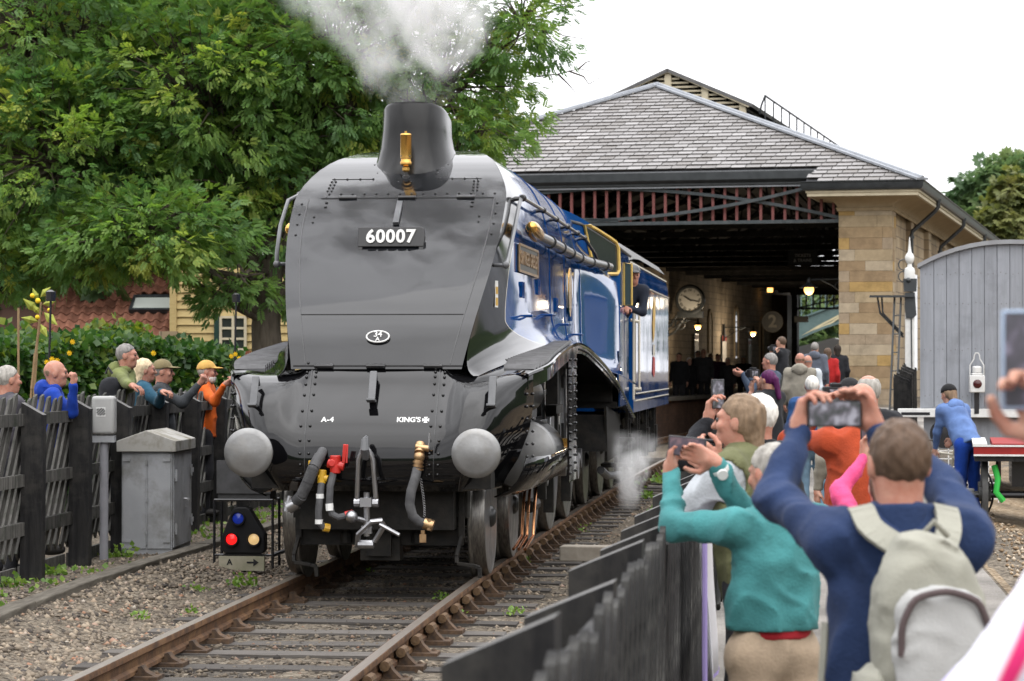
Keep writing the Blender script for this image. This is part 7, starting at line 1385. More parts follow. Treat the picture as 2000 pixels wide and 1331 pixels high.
def ik(s, w_, l1, l2, hint):
    s, w_ = np.array(s, float), np.array(w_, float); d = w_ - s; L_ = np.linalg.norm(d); mx_ = (l1 + l2) * .995
    if L_ > mx_: w_ = s + d / L_ * mx_; d = w_ - s; L_ = mx_
    u = d / L_; a = (l1 * l1 - l2 * l2 + L_ * L_) / (2 * L_); h = math.sqrt(max(0, l1 * l1 - a * a)); q = np.array(hint, float); q = q - u * (q @ u); q = unit(q); return s + u * a + q * h, w_
SKINS = {}
def skin(tone):
    c = {'pale': (.52, .30, .22), 'pink': (.50, .26, .19), 'tan': (.42, .24, .16)}[tone]
    return material('skin_' + tone, c, (c[0] * .86, c[1] * .66, c[2] * .62), rough=.48, scale=22, sub=.12, bump=.15, bscale=120, fac=(.4, .75))
def cloth(name, c, rough=.85, k=.68, fine=60): return material(name, c, tuple(q * k for q in c), rough=rough, scale=6, bump=.22, bscale=fine * 1.6, sheen=.04, detail=8)
def hairm(name, c): return material(name, c, tuple(min(1, q * 1.7) for q in c), rough=.55, scale=40, stretch=(1, 1, .25), bump=.5)
def hand_sdf(p, w_, fd, pn, side, S, curl, thumb=.6):
    """w_ wrist, fd towards the knuckles, pn where the palm faces, side = +1/-1 which flank the thumb is on"""
    fd = unit(fd); pn = unit(np.array(pn) - fd * (np.array(pn) @ fd)); sd = np.cross(fd, pn) * side; d = cone(p, w_, w_ + fd * .03 * S, .026 * S, .030 * S); tot = d
    for k, (off, ln_) in enumerate(((-.030, .072), (-.010, .080), (.011, .074), (.030, .058))):
        off = -off; kn = w_ + fd * (.092 - .006 * (k in (0, 3))) * S + sd * off * S; tot = smin(tot, cone(p, w_ + fd * .018 * S + sd * off * .6 * S, kn, .016 * S, .0135 * S), .012); a = 0.; q = kn
        for j, fr in enumerate((.46, .31, .25)):
            a += curl[j] * (1 + .08 * k); dr = fd * math.cos(a) + pn * math.sin(a) + sd * (-.06 * (k - 1.5)) * .6; dr = unit(dr); e = q + dr * ln_ * fr * S * 1.02; r0 = (.0105 - .0012 * j) * S * (1 if k < 3 else .88); tot = smin(tot, cone(p, q, e, r0, r0 * .93), .005); q = e
    b0 = w_ + fd * .025 * S + sd * .03 * S; m_ = b0 + (fd * .55 + sd * .75 + pn * .25 * thumb) / 1.0 * .042 * S; e = m_ + unit(fd * .85 + sd * .18 + pn * .7 * thumb) * .034 * S; g = e + unit(fd * .8 - sd * .15 + pn * .65 * thumb) * .028 * S
    tot = smin(tot, cone(p, b0 - sd * .008 * S, m_, .0165 * S, .0125 * S), .012); tot = smin(tot, cone(p, m_, e, .012 * S, .0105 * S), .005); tot = smin(tot, cone(p, e, g, .0105 * S, .009 * S), .004)
    return tot
def person(label, at, face, H=1.74, top='navy', topm=None, bottom=None, shoe=None, hairc=None, hairstyle='short', skin_t='pale', lean=0., twist=0., arms=None, head=(0, 0), res=1., fat=1., hem=.50, sleeve=1., hood=False, collar=None, cap=None, legs=None, group=None, under=None, gz=None, seed=0, vest=None, elbow=((-.6, -.3, -.6), (.6, -.3, -.6)), wr=None, beard=None, shear=0.):
    """at = ground point; face = heading in radians (0 looks along +Y, positive turns left); arms = world wrist targets (left, right) or None"""
    t = thing('person', label, 'person', at, face, group); S = H / 1.74; r = np.random.default_rng(seed + 3); inv = (Matrix.Translation(at) @ Matrix.Rotation(face, 4, 'Z')).inverted()
    R = lambda k: k * res
    cl, sl = math.cos(lean), math.sin(lean)
    hip = np.array([0, 0, .915]) * S
    def tor(q): q = np.array(q, float) * S; d = q - hip; return hip + np.array([d[0] + shear * d[2], d[1] * cl + d[2] * sl, d[2] * cl - d[1] * sl])
    pel = tor((0, 0, .93)); wst = tor((0, .005, 1.08)); chs = tor((0, .0, 1.28)); nck = tor((0, -.01, 1.46)); shl = [tor((s * .178 * (fat ** .5), -.005, 1.405)) for s in (-1, 1)]
    hp, hy = head; hc = nck + np.array([0, .025, .135]) * S + np.array([0, .03 * math.sin(lean), -.01 * abs(math.sin(lean))]); Rh = Matrix.Rotation(hy, 3, 'Z') @ Matrix.Rotation(-hp, 3, 'X'); Rh = np.array(Rh)
    # arms
    A = []
    for i, s in enumerate((-1, 1)):
        tg = arms[i] if arms else None
        if tg is None: w_ = shl[i] + np.array([s * .06, .06, -.52]) * S; hn = (s * .3, -1, 0); fdv = np.array([0, .15, -1.]); pnv = np.array([-s, .2, 0.]); cu = (.35, .4, .3)
        else:
            wv = inv @ Vector(tg[0]); w_ = np.array(wv); hn = elbow[i]; R3 = np.array(inv.to_3x3()); fdv = R3 @ np.array(tg[1], float); pnv = R3 @ np.array(tg[2], float); cu = tg[3] if len(tg) > 3 else (.5, .7, .5)
        e, w2 = ik(shl[i], w_, .295 * S, .262 * S, hn); A.append((shl[i], e, w2, fdv, pnv, cu, tg is not None))
    hips = [np.array([s * .095 * fat ** .5, 0, .90]) * S for s in (-1, 1)]; ln_ = legs or [((-.10, .02, .50), (-.105, -.01, .085)), ((.10, .02, .50), (.105, -.01, .085))]; kn = [np.array(l[0]) * S for l in ln_]; ak = [np.array(l[1]) * S for l in ln_]
    # ---- skin: head with face, neck, hands, plus the slim body underneath
    def fhead(p, hair=False):
        q = (p - hc) @ Rh / S
        d = ell(q, (0, -.012, .028), (.076, .096, .094)); d = smin(d, ell(q, (0, .022, -.045), (.060, .068, .072)), .03); d = smin(d, ell(q, (0, .05, -.085), (.034, .036, .026)), .025)
        d = smin(d, cone(q, (0, .083, .022), (0, .108, -.018), .010, .0145), .012); d = smin(d, ell(q, (0, .076, .034), (.052, .018, .012)), .016); d = smin(d, ell(q, (0, .084, -.052), (.024, .012, .010)), .010)
        for s in (-1, 1): d = np.maximum(d, -smin(ell(q, (s * .030, .100, .012), (.018, .016, .012)), ell(q, (s * .030, .100, .012), (.018, .016, .012)), .01)); d = smin(d, ell(q, (s * .078, -.008, .002), (.010, .022, .033)), .008); d = smin(d, ell(q, (s * .042, .066, -.012), (.022, .020, .020)), .02)
        return d * S
    hd = mesh_hd = surf(lambda p: smin(fhead(p), cone(p, nck - np.array([0, 0, .06]) * S, hc + np.array([0, -.02, -.06]) * S, .066 * S, .058 * S), .03), hc - .22 * S, hc + .16 * S, R(.009))
    parts = [hd]
    def fslim(p):
        d = cone(p, pel, chs, .11 * S, .12 * S, (1, .7, 1)); d = smin(d, cone(p, shl[0], shl[1], .055 * S, .055 * S), .04); d = smin(d, cone(p, chs, nck, .08 * S, .055 * S), .05)
        for a in A: d = smin(d, cone(p, a[0], a[1], .034 * S, .028 * S), .02); d = smin(d, cone(p, a[1], a[2], .028 * S, .022 * S), .015)
        for i in (0, 1): d = smin(d, cone(p, hips[i], kn[i], .06 * S, .045 * S), .03); d = smin(d, cone(p, kn[i], ak[i], .045 * S, .032 * S), .02)
        return d
    pts = np.array([pel, nck, *shl, *[a[1] for a in A], *[a[2] for a in A], *kn, *ak]); parts.append(surf(fslim, pts.min(0) - .16, pts.max(0) + .16, R(.034)))
    for i, a in enumerate(A):
        w_, fd, pn = a[2], unit(a[3]), a[4]; side = 1 if i == 1 else -1; side = -side
        parts.append(surf(lambda p: smin(hand_sdf(p, w_, fd, pn, side, S, a[5]), cone(p, a[1] + (w_ - a[1]) * .6, w_, .028 * S, .025 * S), .012), np.minimum(w_ - .13 * S, a[1] + (w_ - a[1]) * .5 - .06), np.maximum(w_ + .13 * S, a[1] + (w_ - a[1]) * .5 + .06) + np.array([0, 0, .06]), R(.0062)))
        hb = w_ + fd * .1 * S
    me = mesh_np('body', parts); b_o = link('body', me, skin(skin_t), t, smooth=180)
    mb = MB(); [mb.ball(tuple(hc + Rh @ (np.array([s * .030, .083, .012]) * S)), .0115 * S, 8, 6) for s in (-1, 1)]; obj('eyes', mb, material('dark_eye', (.03, .022, .018), rough=.2), t)
    # ---- hair
    if hairc is not None:
        def fhair(p):
            q = (p - hc) @ Rh / S; d = ell(q, (0, -.016, .032), (.083, .101, .099)); n_ = .0014 * (np.sin(q[:, 0] * 150 + 3 * np.sin(q[:, 2] * 60)) + np.sin(q[:, 1] * 130 + q[:, 2] * 50 + 2)) ; d = d + n_ * (1 if res < 1.4 else .4)
            if hairstyle == 'short': cut = np.maximum(q[:, 1] - .045 + .9 * np.minimum(0, .078 - q[:, 2]) * -0 - np.clip((q[:, 2] - .055) * 1.6, -.06, .05), -.062 - q[:, 2] + .35 * np.maximum(0, q[:, 1] + .02))
            elif hairstyle == 'bald': cut = np.maximum(np.maximum(q[:, 2] - .035 - .3 * np.maximum(0, q[:, 1]), q[:, 1] - .02), -.055 - q[:, 2]); d = d + .006
            elif hairstyle == 'receding': cut = np.maximum(np.maximum(q[:, 1] - .0, -.06 - q[:, 2]), q[:, 2] - .098)
            else: cut = np.maximum(q[:, 1] - .05 - np.clip((q[:, 2] - .05) * 1.5, -.03, .05), -.5 - q[:, 2])
            if res < 1.6: d = d + .005 * (vnoise(q * np.array([75, 75, 22]), seed) - .5); cut = cut + .016 * (vnoise(q * 55, seed + 3) - .5)
            d = np.maximum(d, cut)
            if hairstyle in ('long', 'bob'): zt = -.20 if hairstyle == 'long' else -.11; d = smin(d, np.maximum(cone(q, (0, -.045, .03), (0, -.07, zt), .080, .062, (1, .75, 1)) + n_, q[:, 1] - .012), .03)
            if hairstyle == 'pony': d = smin(d, cone(q, (0, -.115, .02), (.02, -.15, -.19), .038, .030) + n_ * 1.5, .02)
            if hairstyle == 'collar': d = smin(d, np.maximum(cone(q, (0, -.05, .0), (0, -.075, -.085), .078, .055, (1, .7, 1)) + n_, q[:, 1] - .0), .03)
            return d * S
        V, F = surf(fhair, hc - np.array([.17, .22, .33]) * S, hc + .19 * S, R(.0085))
        if len(V): link('hair', mesh_np('hair', [(V, F)]), hairc, t, smooth=180)
    if beard is not None:
        def fb(p): q = (p - hc) @ Rh / S; return np.maximum(np.maximum(fhead(p) / S - .0035, q[:, 2] + .045 - .15 * np.maximum(0, .05 - q[:, 1])), .015 - q[:, 1]) * S
        V, F = surf(fb, hc - .15 * S, hc + .15 * S, R(.009)); link('beard', mesh_np('beard', [(V, F)]), beard, t, smooth=180) if len(V) else None
    if cap is not None:
        def fcap(p): q = (p - hc) @ Rh / S; d = np.maximum(ell(q, (0, -.014, .036), (.094, .112, .108)), .042 - q[:, 2] + .12 * q[:, 1]); br = np.maximum(ell(q, (0, .10, .052), (.072, .085, .012)), .06 - q[:, 1]); return (smin(d, br, .008) if cap[1] else d) * S
        V, F = surf(fcap, hc - .2 * S, hc + np.array([.2, .25, .2]) * S, R(.009)); link('cap', mesh_np('cap', [(V, F)]), cap[0], t, smooth=180)
    # ---- clothes
    tm = topm; am = .0085 if res < 1.3 else .006
    hemp = tor((0, 0, hem * 1.74)); hemn = unit(tor((0, 0, 1.2)) - tor((0, 0, .9)))
    def ftop(p, grow=0., slv=True):
        d = cone(p, tor((0, .0, .84)), wst, .176 * S * fat, .166 * S * fat, (1, .72 * fat ** .3, 1)); d = smin(d, cone(p, wst, chs, .160 * S * fat, .172 * S * fat ** .6, (1, .68 * fat ** .3, 1)), .06); d = smin(d, cone(p, shl[0], shl[1], .070 * S, .070 * S, (1, 1, 1)), .07); d = smin(d, cone(p, chs, nck - np.array([0, 0, .02]) * S, .13 * S, .068 * S, (1, .8, 1)), .06)
        if slv:
            for a in A:
                d = smin(d, cone(p, a[0], a[1], .063 * S, .050 * S), .045)
                if sleeve > .5: d = smin(d, cone(p, a[1], a[1] + (a[2] - a[1]) * min(1., .97 * sleeve), .050 * S, .037 * S), .03)
        d = d + folds(p, am, 17 / S, seed) - grow
        return np.maximum(d, -((p - hemp) @ hemn))
    pts = np.array([hemp, nck, *shl, *[a[1] for a in A], *[a[2] for a in A]]); lo_, hi_ = pts.min(0) - .22 * S * fat, pts.max(0) + .2 * S * fat
    link(top, mesh_np(top, [surf(ftop, lo_, hi_, R(.0125))]), tm, t, smooth=180)
    if vest is not None: link(vest[0], mesh_np(vest[0], [surf(lambda p: np.maximum(ftop(p, .014, False), -np.minimum(cone(p, shl[0] - np.array([.05, 0, .06]), shl[0] - np.array([.3, 0, .06]), .10 * S, .16 * S), cone(p, shl[1] + np.array([.05, 0, -.06]), shl[1] + np.array([.3, 0, -.06]), .10 * S, .16 * S))), lo_, hi_, R(.0125))]), vest[1], t, smooth=180)
    if under is not None:
        def fu(p): return np.maximum(np.maximum(cone(p, tor((0, .0, .80)), wst, .150 * S * fat, .150 * S * fat, (1, .74 * fat ** .3, 1)), -((p - hemp + hemn * .035) @ hemn)), ((p - hemp - hemn * .02) @ hemn))
        link('shirt_tail', mesh_np('shirt_tail', [surf(fu, hemp - .25, hemp + .25, R(.0125))]), under, t, smooth=180)
    if hood:
        def fh(p): d = ell(p, nck + np.array([0, -.085, -.005]) * S, np.array([.13, .075, .095]) * S); d = smin(d, cone(p, nck + np.array([-.07, .03, -.0]) * S, nck + np.array([.07, .03, -.0]) * S, .05 * S, .05 * S), .04); return np.maximum(d + folds(p, .006, 25 / S, seed + 4), -(cone(p, nck - np.array([0, 0, .05]), hc, .062 * S, .085 * S)))
        link('hood', mesh_np('hood', [surf(fh, nck - .26 * S, nck + .24 * S, R(.0125))]), tm, t, smooth=180)
    if collar is not None:
        def fc(p): d = np.abs(cone(p, nck - np.array([0, 0, .05]) * S, nck + np.array([0, .005, .045]) * S, .080 * S, .072 * S, (1, .95, 1))) - .009 * S; return np.maximum(np.maximum(d, (p[:, 2] - nck[2] - .035 * S + .1 * (p[:, 1] - nck[1]))), nck[2] - .07 * S - p[:, 2])
        link('collar', mesh_np('collar', [surf(fc, nck - .16 * S, nck + .16 * S, R(.0085))]), collar, t, smooth=180)
    if bottom is not None:
        def fbot(p):
            d = cone(p, hips[0], hips[1], .097 * S * fat ** .6, .097 * S * fat ** .6, (1, .95, 1)); d = smin(d, cone(p, np.array([0, 0, .93]) * S, np.array([0, 0, 1.03]) * S, .13 * S * fat, .125 * S * fat, (1, .72, 1)), .05)
            for i in (0, 1): d = smin(d, cone(p, hips[i], kn[i], .096 * S, .074 * S), .03); d = smin(d, cone(p, kn[i], ak[i] + np.array([0, 0, -.02]), .073 * S, .062 * S), .03)
            return np.maximum(d + folds(p, am * .9, 14 / S, seed + 9), p[:, 2] - 1.02 * S)
        pts = np.array([*hips, *kn, *ak, [0, 0, 1.03 * S]]); link('trousers', mesh_np('trousers', [surf(fbot, pts.min(0) - .17, pts.max(0) + .17, R(.0155))]), bottom, t, smooth=180)
        sv = [surf(lambda p: smin(ell(p, ak[i] + np.array([0, .055, -.045]) * S, np.array([.047, .13, .042]) * S), cone(p, ak[i], ak[i] + np.array([0, 0, .03]), .045 * S, .045 * S), .03), ak[i] - .22, ak[i] + .22, R(.014)) for i in (0, 1)]
        link('shoes', mesh_np('shoes', sv), shoe or material('dark_shoe', (.03, .028, .026), rough=.5), t, smooth=180)
    return t, dict(hc=hc, nck=nck, shl=shl, A=A, inv=inv, tor=tor, S=S, face=face, at=Vector(at))
def ground_at(X, Y): return path_z(Y) + .006 if X > fence_x(Y) else ground_z(X, Y)
def look(a, b_): d = Vector(b_) - Vector(a); return math.atan2(-d.x, d.y)
CAMFWD = Vector((-.1, .995, 0))
def phone(label, c, right, upv, w_=.155, h_=.075, screen=None):
    """c = centre, screen faces right x up"""
    t = thing('phone', label, 'phone', (0, 0, 0)); M = frame(c, right, upv); t.matrix_world = M
    mb = MB(); mb.box(-w_ / 2, w_ / 2, -h_ / 2, h_ / 2, -.005, .004); obj('case', mb, material('phone_case', (.015, .015, .018), rough=.35), t, smooth=30, bevel=.003)
    mb = MB(); mb.box(-w_ / 2 + .006, w_ / 2 - .006, -h_ / 2 + .005, h_ / 2 - .005, .0042, .0048); obj('screen', mb, screen or SCREEN, t, smooth=0); return t
def screen_mat(name, c, es):
    m = material(name, (.05, .05, .06), rough=.12); t = m.node_tree; b = t.nodes['Principled BSDF']; tc = N(t, 'ShaderNodeTexCoord'); nz_ = N(t, 'ShaderNodeTexNoise'); nz_.inputs['Scale'].default_value = 28; nz_.inputs['Detail'].default_value = 3; t.links.new(tc.outputs['Object'], nz_.inputs['Vector']); r = N(t, 'ShaderNodeValToRGB'); e = r.color_ramp.elements; e[0].position = .38; e[1].position = .66; e[0].color = (*c[0], 1); e[1].color = (*c[2], 1); q = e.new(.52); q.color = (*c[1], 1); t.links.new(nz_.outputs[0], r.inputs[0]); t.links.new(r.outputs[0], b.inputs['Emission Color']); b.inputs['Emission Strength'].default_value = es; return m
SCREEN = screen_mat('lit_screen', ((.03, .04, .03), (.14, .13, .15), (.45, .44, .50)), .8)
SCREEN2 = screen_mat('dim_screen', ((.03, .02, .03), (.10, .06, .08), (.22, .12, .13)), .8)
def camera_body(label, c, yaw_, s=1.):
    t = thing('camera', label, 'camera', c, yaw_); k = material('camera_black', (.02, .02, .022), rough=.45); mb = MB(); mb.box(-.07 * s, .07 * s, -.03 * s, .03 * s, -.045 * s, .045 * s); mb.box(-.03 * s, .03 * s, -.03 * s, .03 * s, .045 * s, .065 * s); obj('body', mb, k, t, smooth=0, bevel=.006); mb = MB(); mb.lathe([(.036 * s, .03 * s), (.036 * s, .10 * s), (.03 * s, .10 * s), (.03 * s, .09 * s)], (0, 0, 0), 'y', 16); obj('lens', mb, k, t); mb = MB(); mb.box(-.04 * s, .04 * s, -.0315 * s, -.0302 * s, -.032 * s, .03 * s); obj('screen', mb, SCREEN, t, smooth=0); return t
H_BROWN = hairm('brown_hair', (.075, .048, .032)); H_LBR = hairm('light_brown_hair', (.16, .11, .07)); H_GREY = hairm('grey_hair', (.26, .245, .22)); H_WHITE = hairm('white_hair', (.55, .53, .49)); H_DARK = hairm('dark_hair', (.02, .015, .012)); H_BLOND = hairm('blond_hair', (.50, .40, .26)); H_PURP = hairm('purple_hair', (.06, .008, .05)); H_MAG = hairm('magenta_hair', (.25, .01, .16)); H_SALT = hairm('salt_hair', (.17, .16, .15))
LOCO = Vector((0, 1, 0))
# ---- the man in navy with the grey rucksack
D_ = 7.2; hp_ = atD(1757, 880, D_); a0 = Vector((hp_.x + .0, hp_.y, 0)); a0.z = ground_at(a0.x, a0.y); fc_ = look(a0, (0.6, 3, 0))
zt_ = atD(1757, 806, D_).z; H_ = (zt_ - a0.z)
F2 = Vector((math.sin(-fc_), math.cos(fc_), 0)); RT = Vector((F2.y, -F2.x, 0))
wl_, wr_ = atD(1556, 846, 7.62), atD(1712, 842, 7.62)
NAVY = cloth('navy_sweatshirt', (.022, .042, .11)); DENIM = cloth('dark_denim', (.02, .03, .06))
nv, nvd = person('man seen from behind in a navy sweatshirt photographing with a phone at arm height', a0, fc_, H_, 'sweatshirt', NAVY, DENIM, hairc=H_BROWN, skin_t='pink', arms=((wl_, RT * .35 + Vector((0, 0, 1)), RT * .7 + F2 * -.55, (.5, .9, .6)), (wr_, RT * -.45 + Vector((0, 0, .9)), RT * -.7 + F2 * -.5, (.3, .5, .4))), res=.8, fat=1.08, hem=.50, elbow=((-1, .3, -.55), (1, .5, -.35)), collar=NAVY, seed=1, head=(.05, .1))
phone('phone held sideways by the man in navy, showing the scene', atD(1630, 808, 7.60), RT, Vector((0, 0, 1)), .16, .078)
# rucksack
RUCK = cloth('rucksack_grey', (.34, .335, .28), .8, .85, 90); RUCKL = cloth('rucksack_panel', (.46, .46, .45), .75, .88, 90); RUCKD = cloth('rucksack_strap', (.115, .085, .085), .7)
Mr = Matrix.Translation(nvd['at']) @ Matrix.Rotation(fc_, 4, 'Z'); S_ = nvd['S']
rk = thing('rucksack', 'pale grey rucksack worn by the man in navy', 'rucksack', (0, 0, 0)); rk.matrix_world = Mr
def bag(p, c, rx, ry, rz, e=4.): q = np.abs((p - np.array(c)) / np.array([rx, ry, rz])); return ((q ** e).sum(1) ** (1 / e) - 1) * min(rx, ry, rz)
oy = -.235 * S_; bz = 1.15 * S_; bx = .03
def fbag(p):
    q = p.copy(); q[:, 0] -= bx + (q[:, 2] - bz) * -.10; taper = 1 - .30 * np.clip((q[:, 2] - bz) / .30, 0, 1) ** 1.5; q[:, 0] /= taper; return bag(q, (0, oy, bz), .158, .10, .285, 3.2) + folds(p, .004, 22, 3)
link('main_bag', mesh_np('main_bag', [surf(fbag, (bx - .26, oy - .17, bz - .34), (bx + .26, oy + .17, bz + .34), .0105)]), RUCK, rk, smooth=180)
def fpk(p): q = p.copy(); q[:, 0] -= bx + (q[:, 2] - bz) * -.10; return np.maximum(bag(q, (.01, oy - .075, bz - .045), .135, .065, .20, 3.2) + folds(p, .003, 26, 5), oy - p[:, 1] - 1)
link('front_pocket', mesh_np('front_pocket', [surf(fpk, (bx - .2, oy - .2, bz - .3), (bx + .25, oy + .05, bz + .22), .0105)]), RUCKL, rk, smooth=180)
mb = MB(); P = [(bx - .125 + .014, oy - .118, bz - .02), (bx - .115, oy - .13, bz + .06), (bx - .085, oy - .14, bz + .135), (bx, oy - .146, bz + .155), (bx + .09, oy - .14, bz + .13), (bx + .12, oy - .13, bz + .06), (bx + .135, oy - .12, bz - .02)]; P = [Vector(P[0])] + [(Vector(P[i]).lerp(Vector(P[i + 1]), f_) * .7 + (Vector(P[i - 1 if i else 0]) * (1 - f_) + Vector(P[min(i + 2, 6)]) * f_) * .05 + (Vector(P[i]) * (1 - f_) + Vector(P[i + 1]) * f_) * .25) for i in range(6) for f_ in (.25, .5, .75, 1)]; P = [P[0]] + [(P[i - 1] + P[i] * 2 + P[i + 1]) / 4 for i in range(1, len(P) - 1)] + [P[-1]]; P = [P[0]] + [(P[i - 1] + P[i] * 2 + P[i + 1]) / 4 for i in range(1, len(P) - 1)] + [P[-1]]; mb.tube(P, .010, 8); obj('zip_band', mb, RUCKD, rk)
mb = MB(); mb.tube([(bx - .15, oy - .03, bz - .16), (bx - .1, oy - .14, bz - .15), (bx, oy - .155, bz - .148), (bx + .1, oy - .14, bz - .15), (bx + .17, oy - .03, bz - .16)], .008, 6); mb.tube([(bx - .02, oy + .03, bz + .285), (bx + .0, oy - .02, bz + .325), (bx + .05, oy + .03, bz + .285)], .009, 6); obj('seam_and_loop', mb, RUCK, rk)['kind'] = 'stuff'
def fside(p): q = p.copy(); q[:, 0] -= bx - .165; return bag(q, (0, oy + .01, bz - .17), .05, .085, .11, 2.6) + folds(p, .004, 30, 8)
link('side_pocket', mesh_np('side_pocket', [surf(fside, (bx - .27, oy - .13, bz - .33), (bx - .06, oy + .14, bz), .0105)]), RUCK, rk, smooth=180)
for s in (-1, 1):
    sh = nvd['shl'][0 if s < 0 else 1]; x = sh[0] * .62; P = [Vector((bx * .6 + s * .06, oy + .06, bz + .25)), Vector((x * .9, -.12 * S_, 1.44 * S_)), Vector((x, -.03, sh[2] + .085)), Vector((x * 1.05, .08, sh[2] + .02)), Vector((x * 1.15, .14, sh[2] - .18)), Vector((x * 1.5, .08, sh[2] - .38)), Vector((x * 1.45, -.06, sh[2] - .5)), Vector((bx + s * .15, oy + .04, bz - .23))]
    mb = MB(); n = 26; cur = []
    for i in range(n):
        u = i / (n - 1) * (len(P) - 1); k = min(int(u), len(P) - 2); f_ = u - k; p0, p1, p2, p3 = P[max(k - 1, 0)], P[k], P[k + 1], P[min(k + 2, len(P) - 1)]; cur.append(.5 * ((2 * p1) + (p2 - p0) * f_ + (2 * p0 - 5 * p1 + 4 * p2 - p3) * f_ * f_ + (3 * p1 - p0 - 3 * p2 + p3) * f_ ** 3))
    for i, (a, b_) in enumerate(zip(cur, cur[1:])):
        d = (b_ - a).normalized(); m_ = (a + b_) / 2; nrm = Vector((m_.x * .35, m_.y - .0, (m_.z - sh[2]) + .12)); mb.beam(a - d * .004, b_ + d * .004, lerp(.068, .03, sm((i - 12) / 6)), .014, up=nrm)
    obj('shoulder_strap', mb, RUCK, rk, smooth=60)
mb = MB(); q = nvd['at']; mb.beam(Vector((-.205, .02, 1.18 * S_)), Vector((-.225, .0, .93 * S_)), .028, .006, up=(-1, -.4, 0)); obj('loose_strap', mb, RUCK, rk, smooth=0)
# ---- the man in teal leaning on the fence
D_ = 9.7; hp_ = atD(1480, 900, D_); a0 = Vector((hp_.x + .06, hp_.y - .02, 0)); a0.z = ground_at(a0.x, a0.y); fc_ = look(a0, (-1.2, .2, 0)) + .1
TEAL = cloth('teal_sweatshirt', (.065, .26, .265)); KHAKI = cloth('khaki_trousers', (.44, .34, .24)); REDS = cloth('red_shirt', (.40, .02, .03)); F2 = Vector((math.sin(-fc_), math.cos(fc_), 0)); RT = Vector((F2.y, -F2.x, 0))
H_ = (atD(1480, 868, D_).z - a0.z) * 1.0 + .02
wl_, wr_ = atD(1308, 925, 9.95), atD(1400, 905, 9.75)
te, ted = person('grey haired man in a teal sweatshirt reaching over the fence with a phone', a0, fc_, H_, 'sweatshirt', TEAL, KHAKI, hairc=H_GREY, skin_t='pink', lean=.0, arms=((wl_, Vector((.1, 0, 1)), RT * .75 + F2 * -.5, (.45, .8, .5)), (wr_, Vector((-.75, .1, .35)), RT * -.5 + F2 * -.6 + Vector((0, 0, -.2)), (.3, .5, .4))), res=.9, fat=1.02, hem=.575, elbow=((-.6, .2, -.9), (.6, .2, -.9)), collar=REDS, under=REDS, seed=2, head=(.15, .25))
phone('dark phone held over the fence by the man in teal', atD(1342, 873, 9.9), Vector((.93, -.25, -.08)), Vector((0, 0, 1)), .15, .075, SCREEN2)
q = ted['A'][1]; Mt = ted['inv'].inverted(); e_, w_ = Mt @ Vector(q[1]), Mt @ Vector(q[2]); wt = thing('wristwatch', 'white wristwatch on the raised wrist of the man in teal', 'watch', (0, 0, 0)); mb = MB(); d = (w_ - e_).normalized(); c = w_ - d * .035; mb.tube([c - d * .014, c + d * .014], .036, 16); obj('strap', mb, WHITEP, wt); nn = (CAM - c); nn = (nn - d * nn.dot(d)).normalized(); mb = MB(); mb.lathe([(0, .01), (.02, .01), (.021, 0)], (0, 0, 0), 'z', 16); obj('dial', put(mb, frame(c + nn * .034, d, nn.cross(d))), WHITEP, wt)
# ---- small helper for the rest: head position in the picture and distance
def someone(label, x, ytop, D_, faceto=None, yawd=None, H=None, g=None, **k):
    hp_ = atD(x, ytop, D_); ln = k.get('lean', 0); a0 = Vector((hp_.x, hp_.y, 0)); gz_ = g if g is not None else ground_at(a0.x, a0.y); a0.z = gz_
    Hh = H or max(1.45, min(1.95, hp_.z - gz_)); a0.z = hp_.z - Hh * (1 - .12 * abs(ln)) if H else gz_; fc_ = look(a0, faceto) if faceto is not None else yawd
    fv = Vector((-math.sin(fc_), math.cos(fc_), 0)); a0 -= fv * (.03 + .6 * math.sin(ln)) * 1
    return person(label, a0, fc_, Hh, **k)
BLKJ = cloth('black_jacket', (.018, .019, .023)); OLIVE = cloth('green_gilet', (.15, .155, .075)); SHIRT = cloth('pale_shirt', (.62, .66, .70)); BEIGE = cloth('beige_hoodie', (.36, .33, .27)); SLATEG = cloth('slate_coat', (.11, .125, .16)); REDJ = cloth('red_jacket', (.42, .02, .02)); BLUEJ = cloth('blue_jumper', (.03, .09, .24)); JEANS = cloth('light_jeans', (.17, .27, .36)); ORNG = cloth('orange_fleece', (.46, .07, .025)); PINK_ = cloth('pink_fleece', (.80, .09, .25)); GREYT = cloth('charcoal_top', (.05, .05, .055)); RBLUE = cloth('royal_blue_hoodie', (.01, .05, .36)); GRNJ = cloth('olive_green_jacket', (.19, .215, .075)); TBLUE = cloth('petrol_puffer', (.025, .10, .16)); HIVIS = cloth('orange_jacket', (.72, .13, .015)); STEELB = cloth('steel_blue_jumper', (.06, .085, .13)); PERI = cloth('periwinkle_hoodie', (.13, .22, .46)); COBALT = cloth('cobalt_leggings', (.012, .06, .36)); KCAP = cloth('khaki_cap', (.24, .195, .10)); YCAP = cloth('yellow_cap', (.66, .40, .11)); BCAP = cloth('black_cap', (.015, .015, .016)); TROU = cloth('dark_trousers', (.03, .03, .035))
Z = Vector((0, 0, 1))
def arm(x, y, D_, fd=(0, 0, 1), pn=(-.3, .6, 0), cu=(.5, .7, .5)): return (atD(x, y, D_), fd, pn, cu)
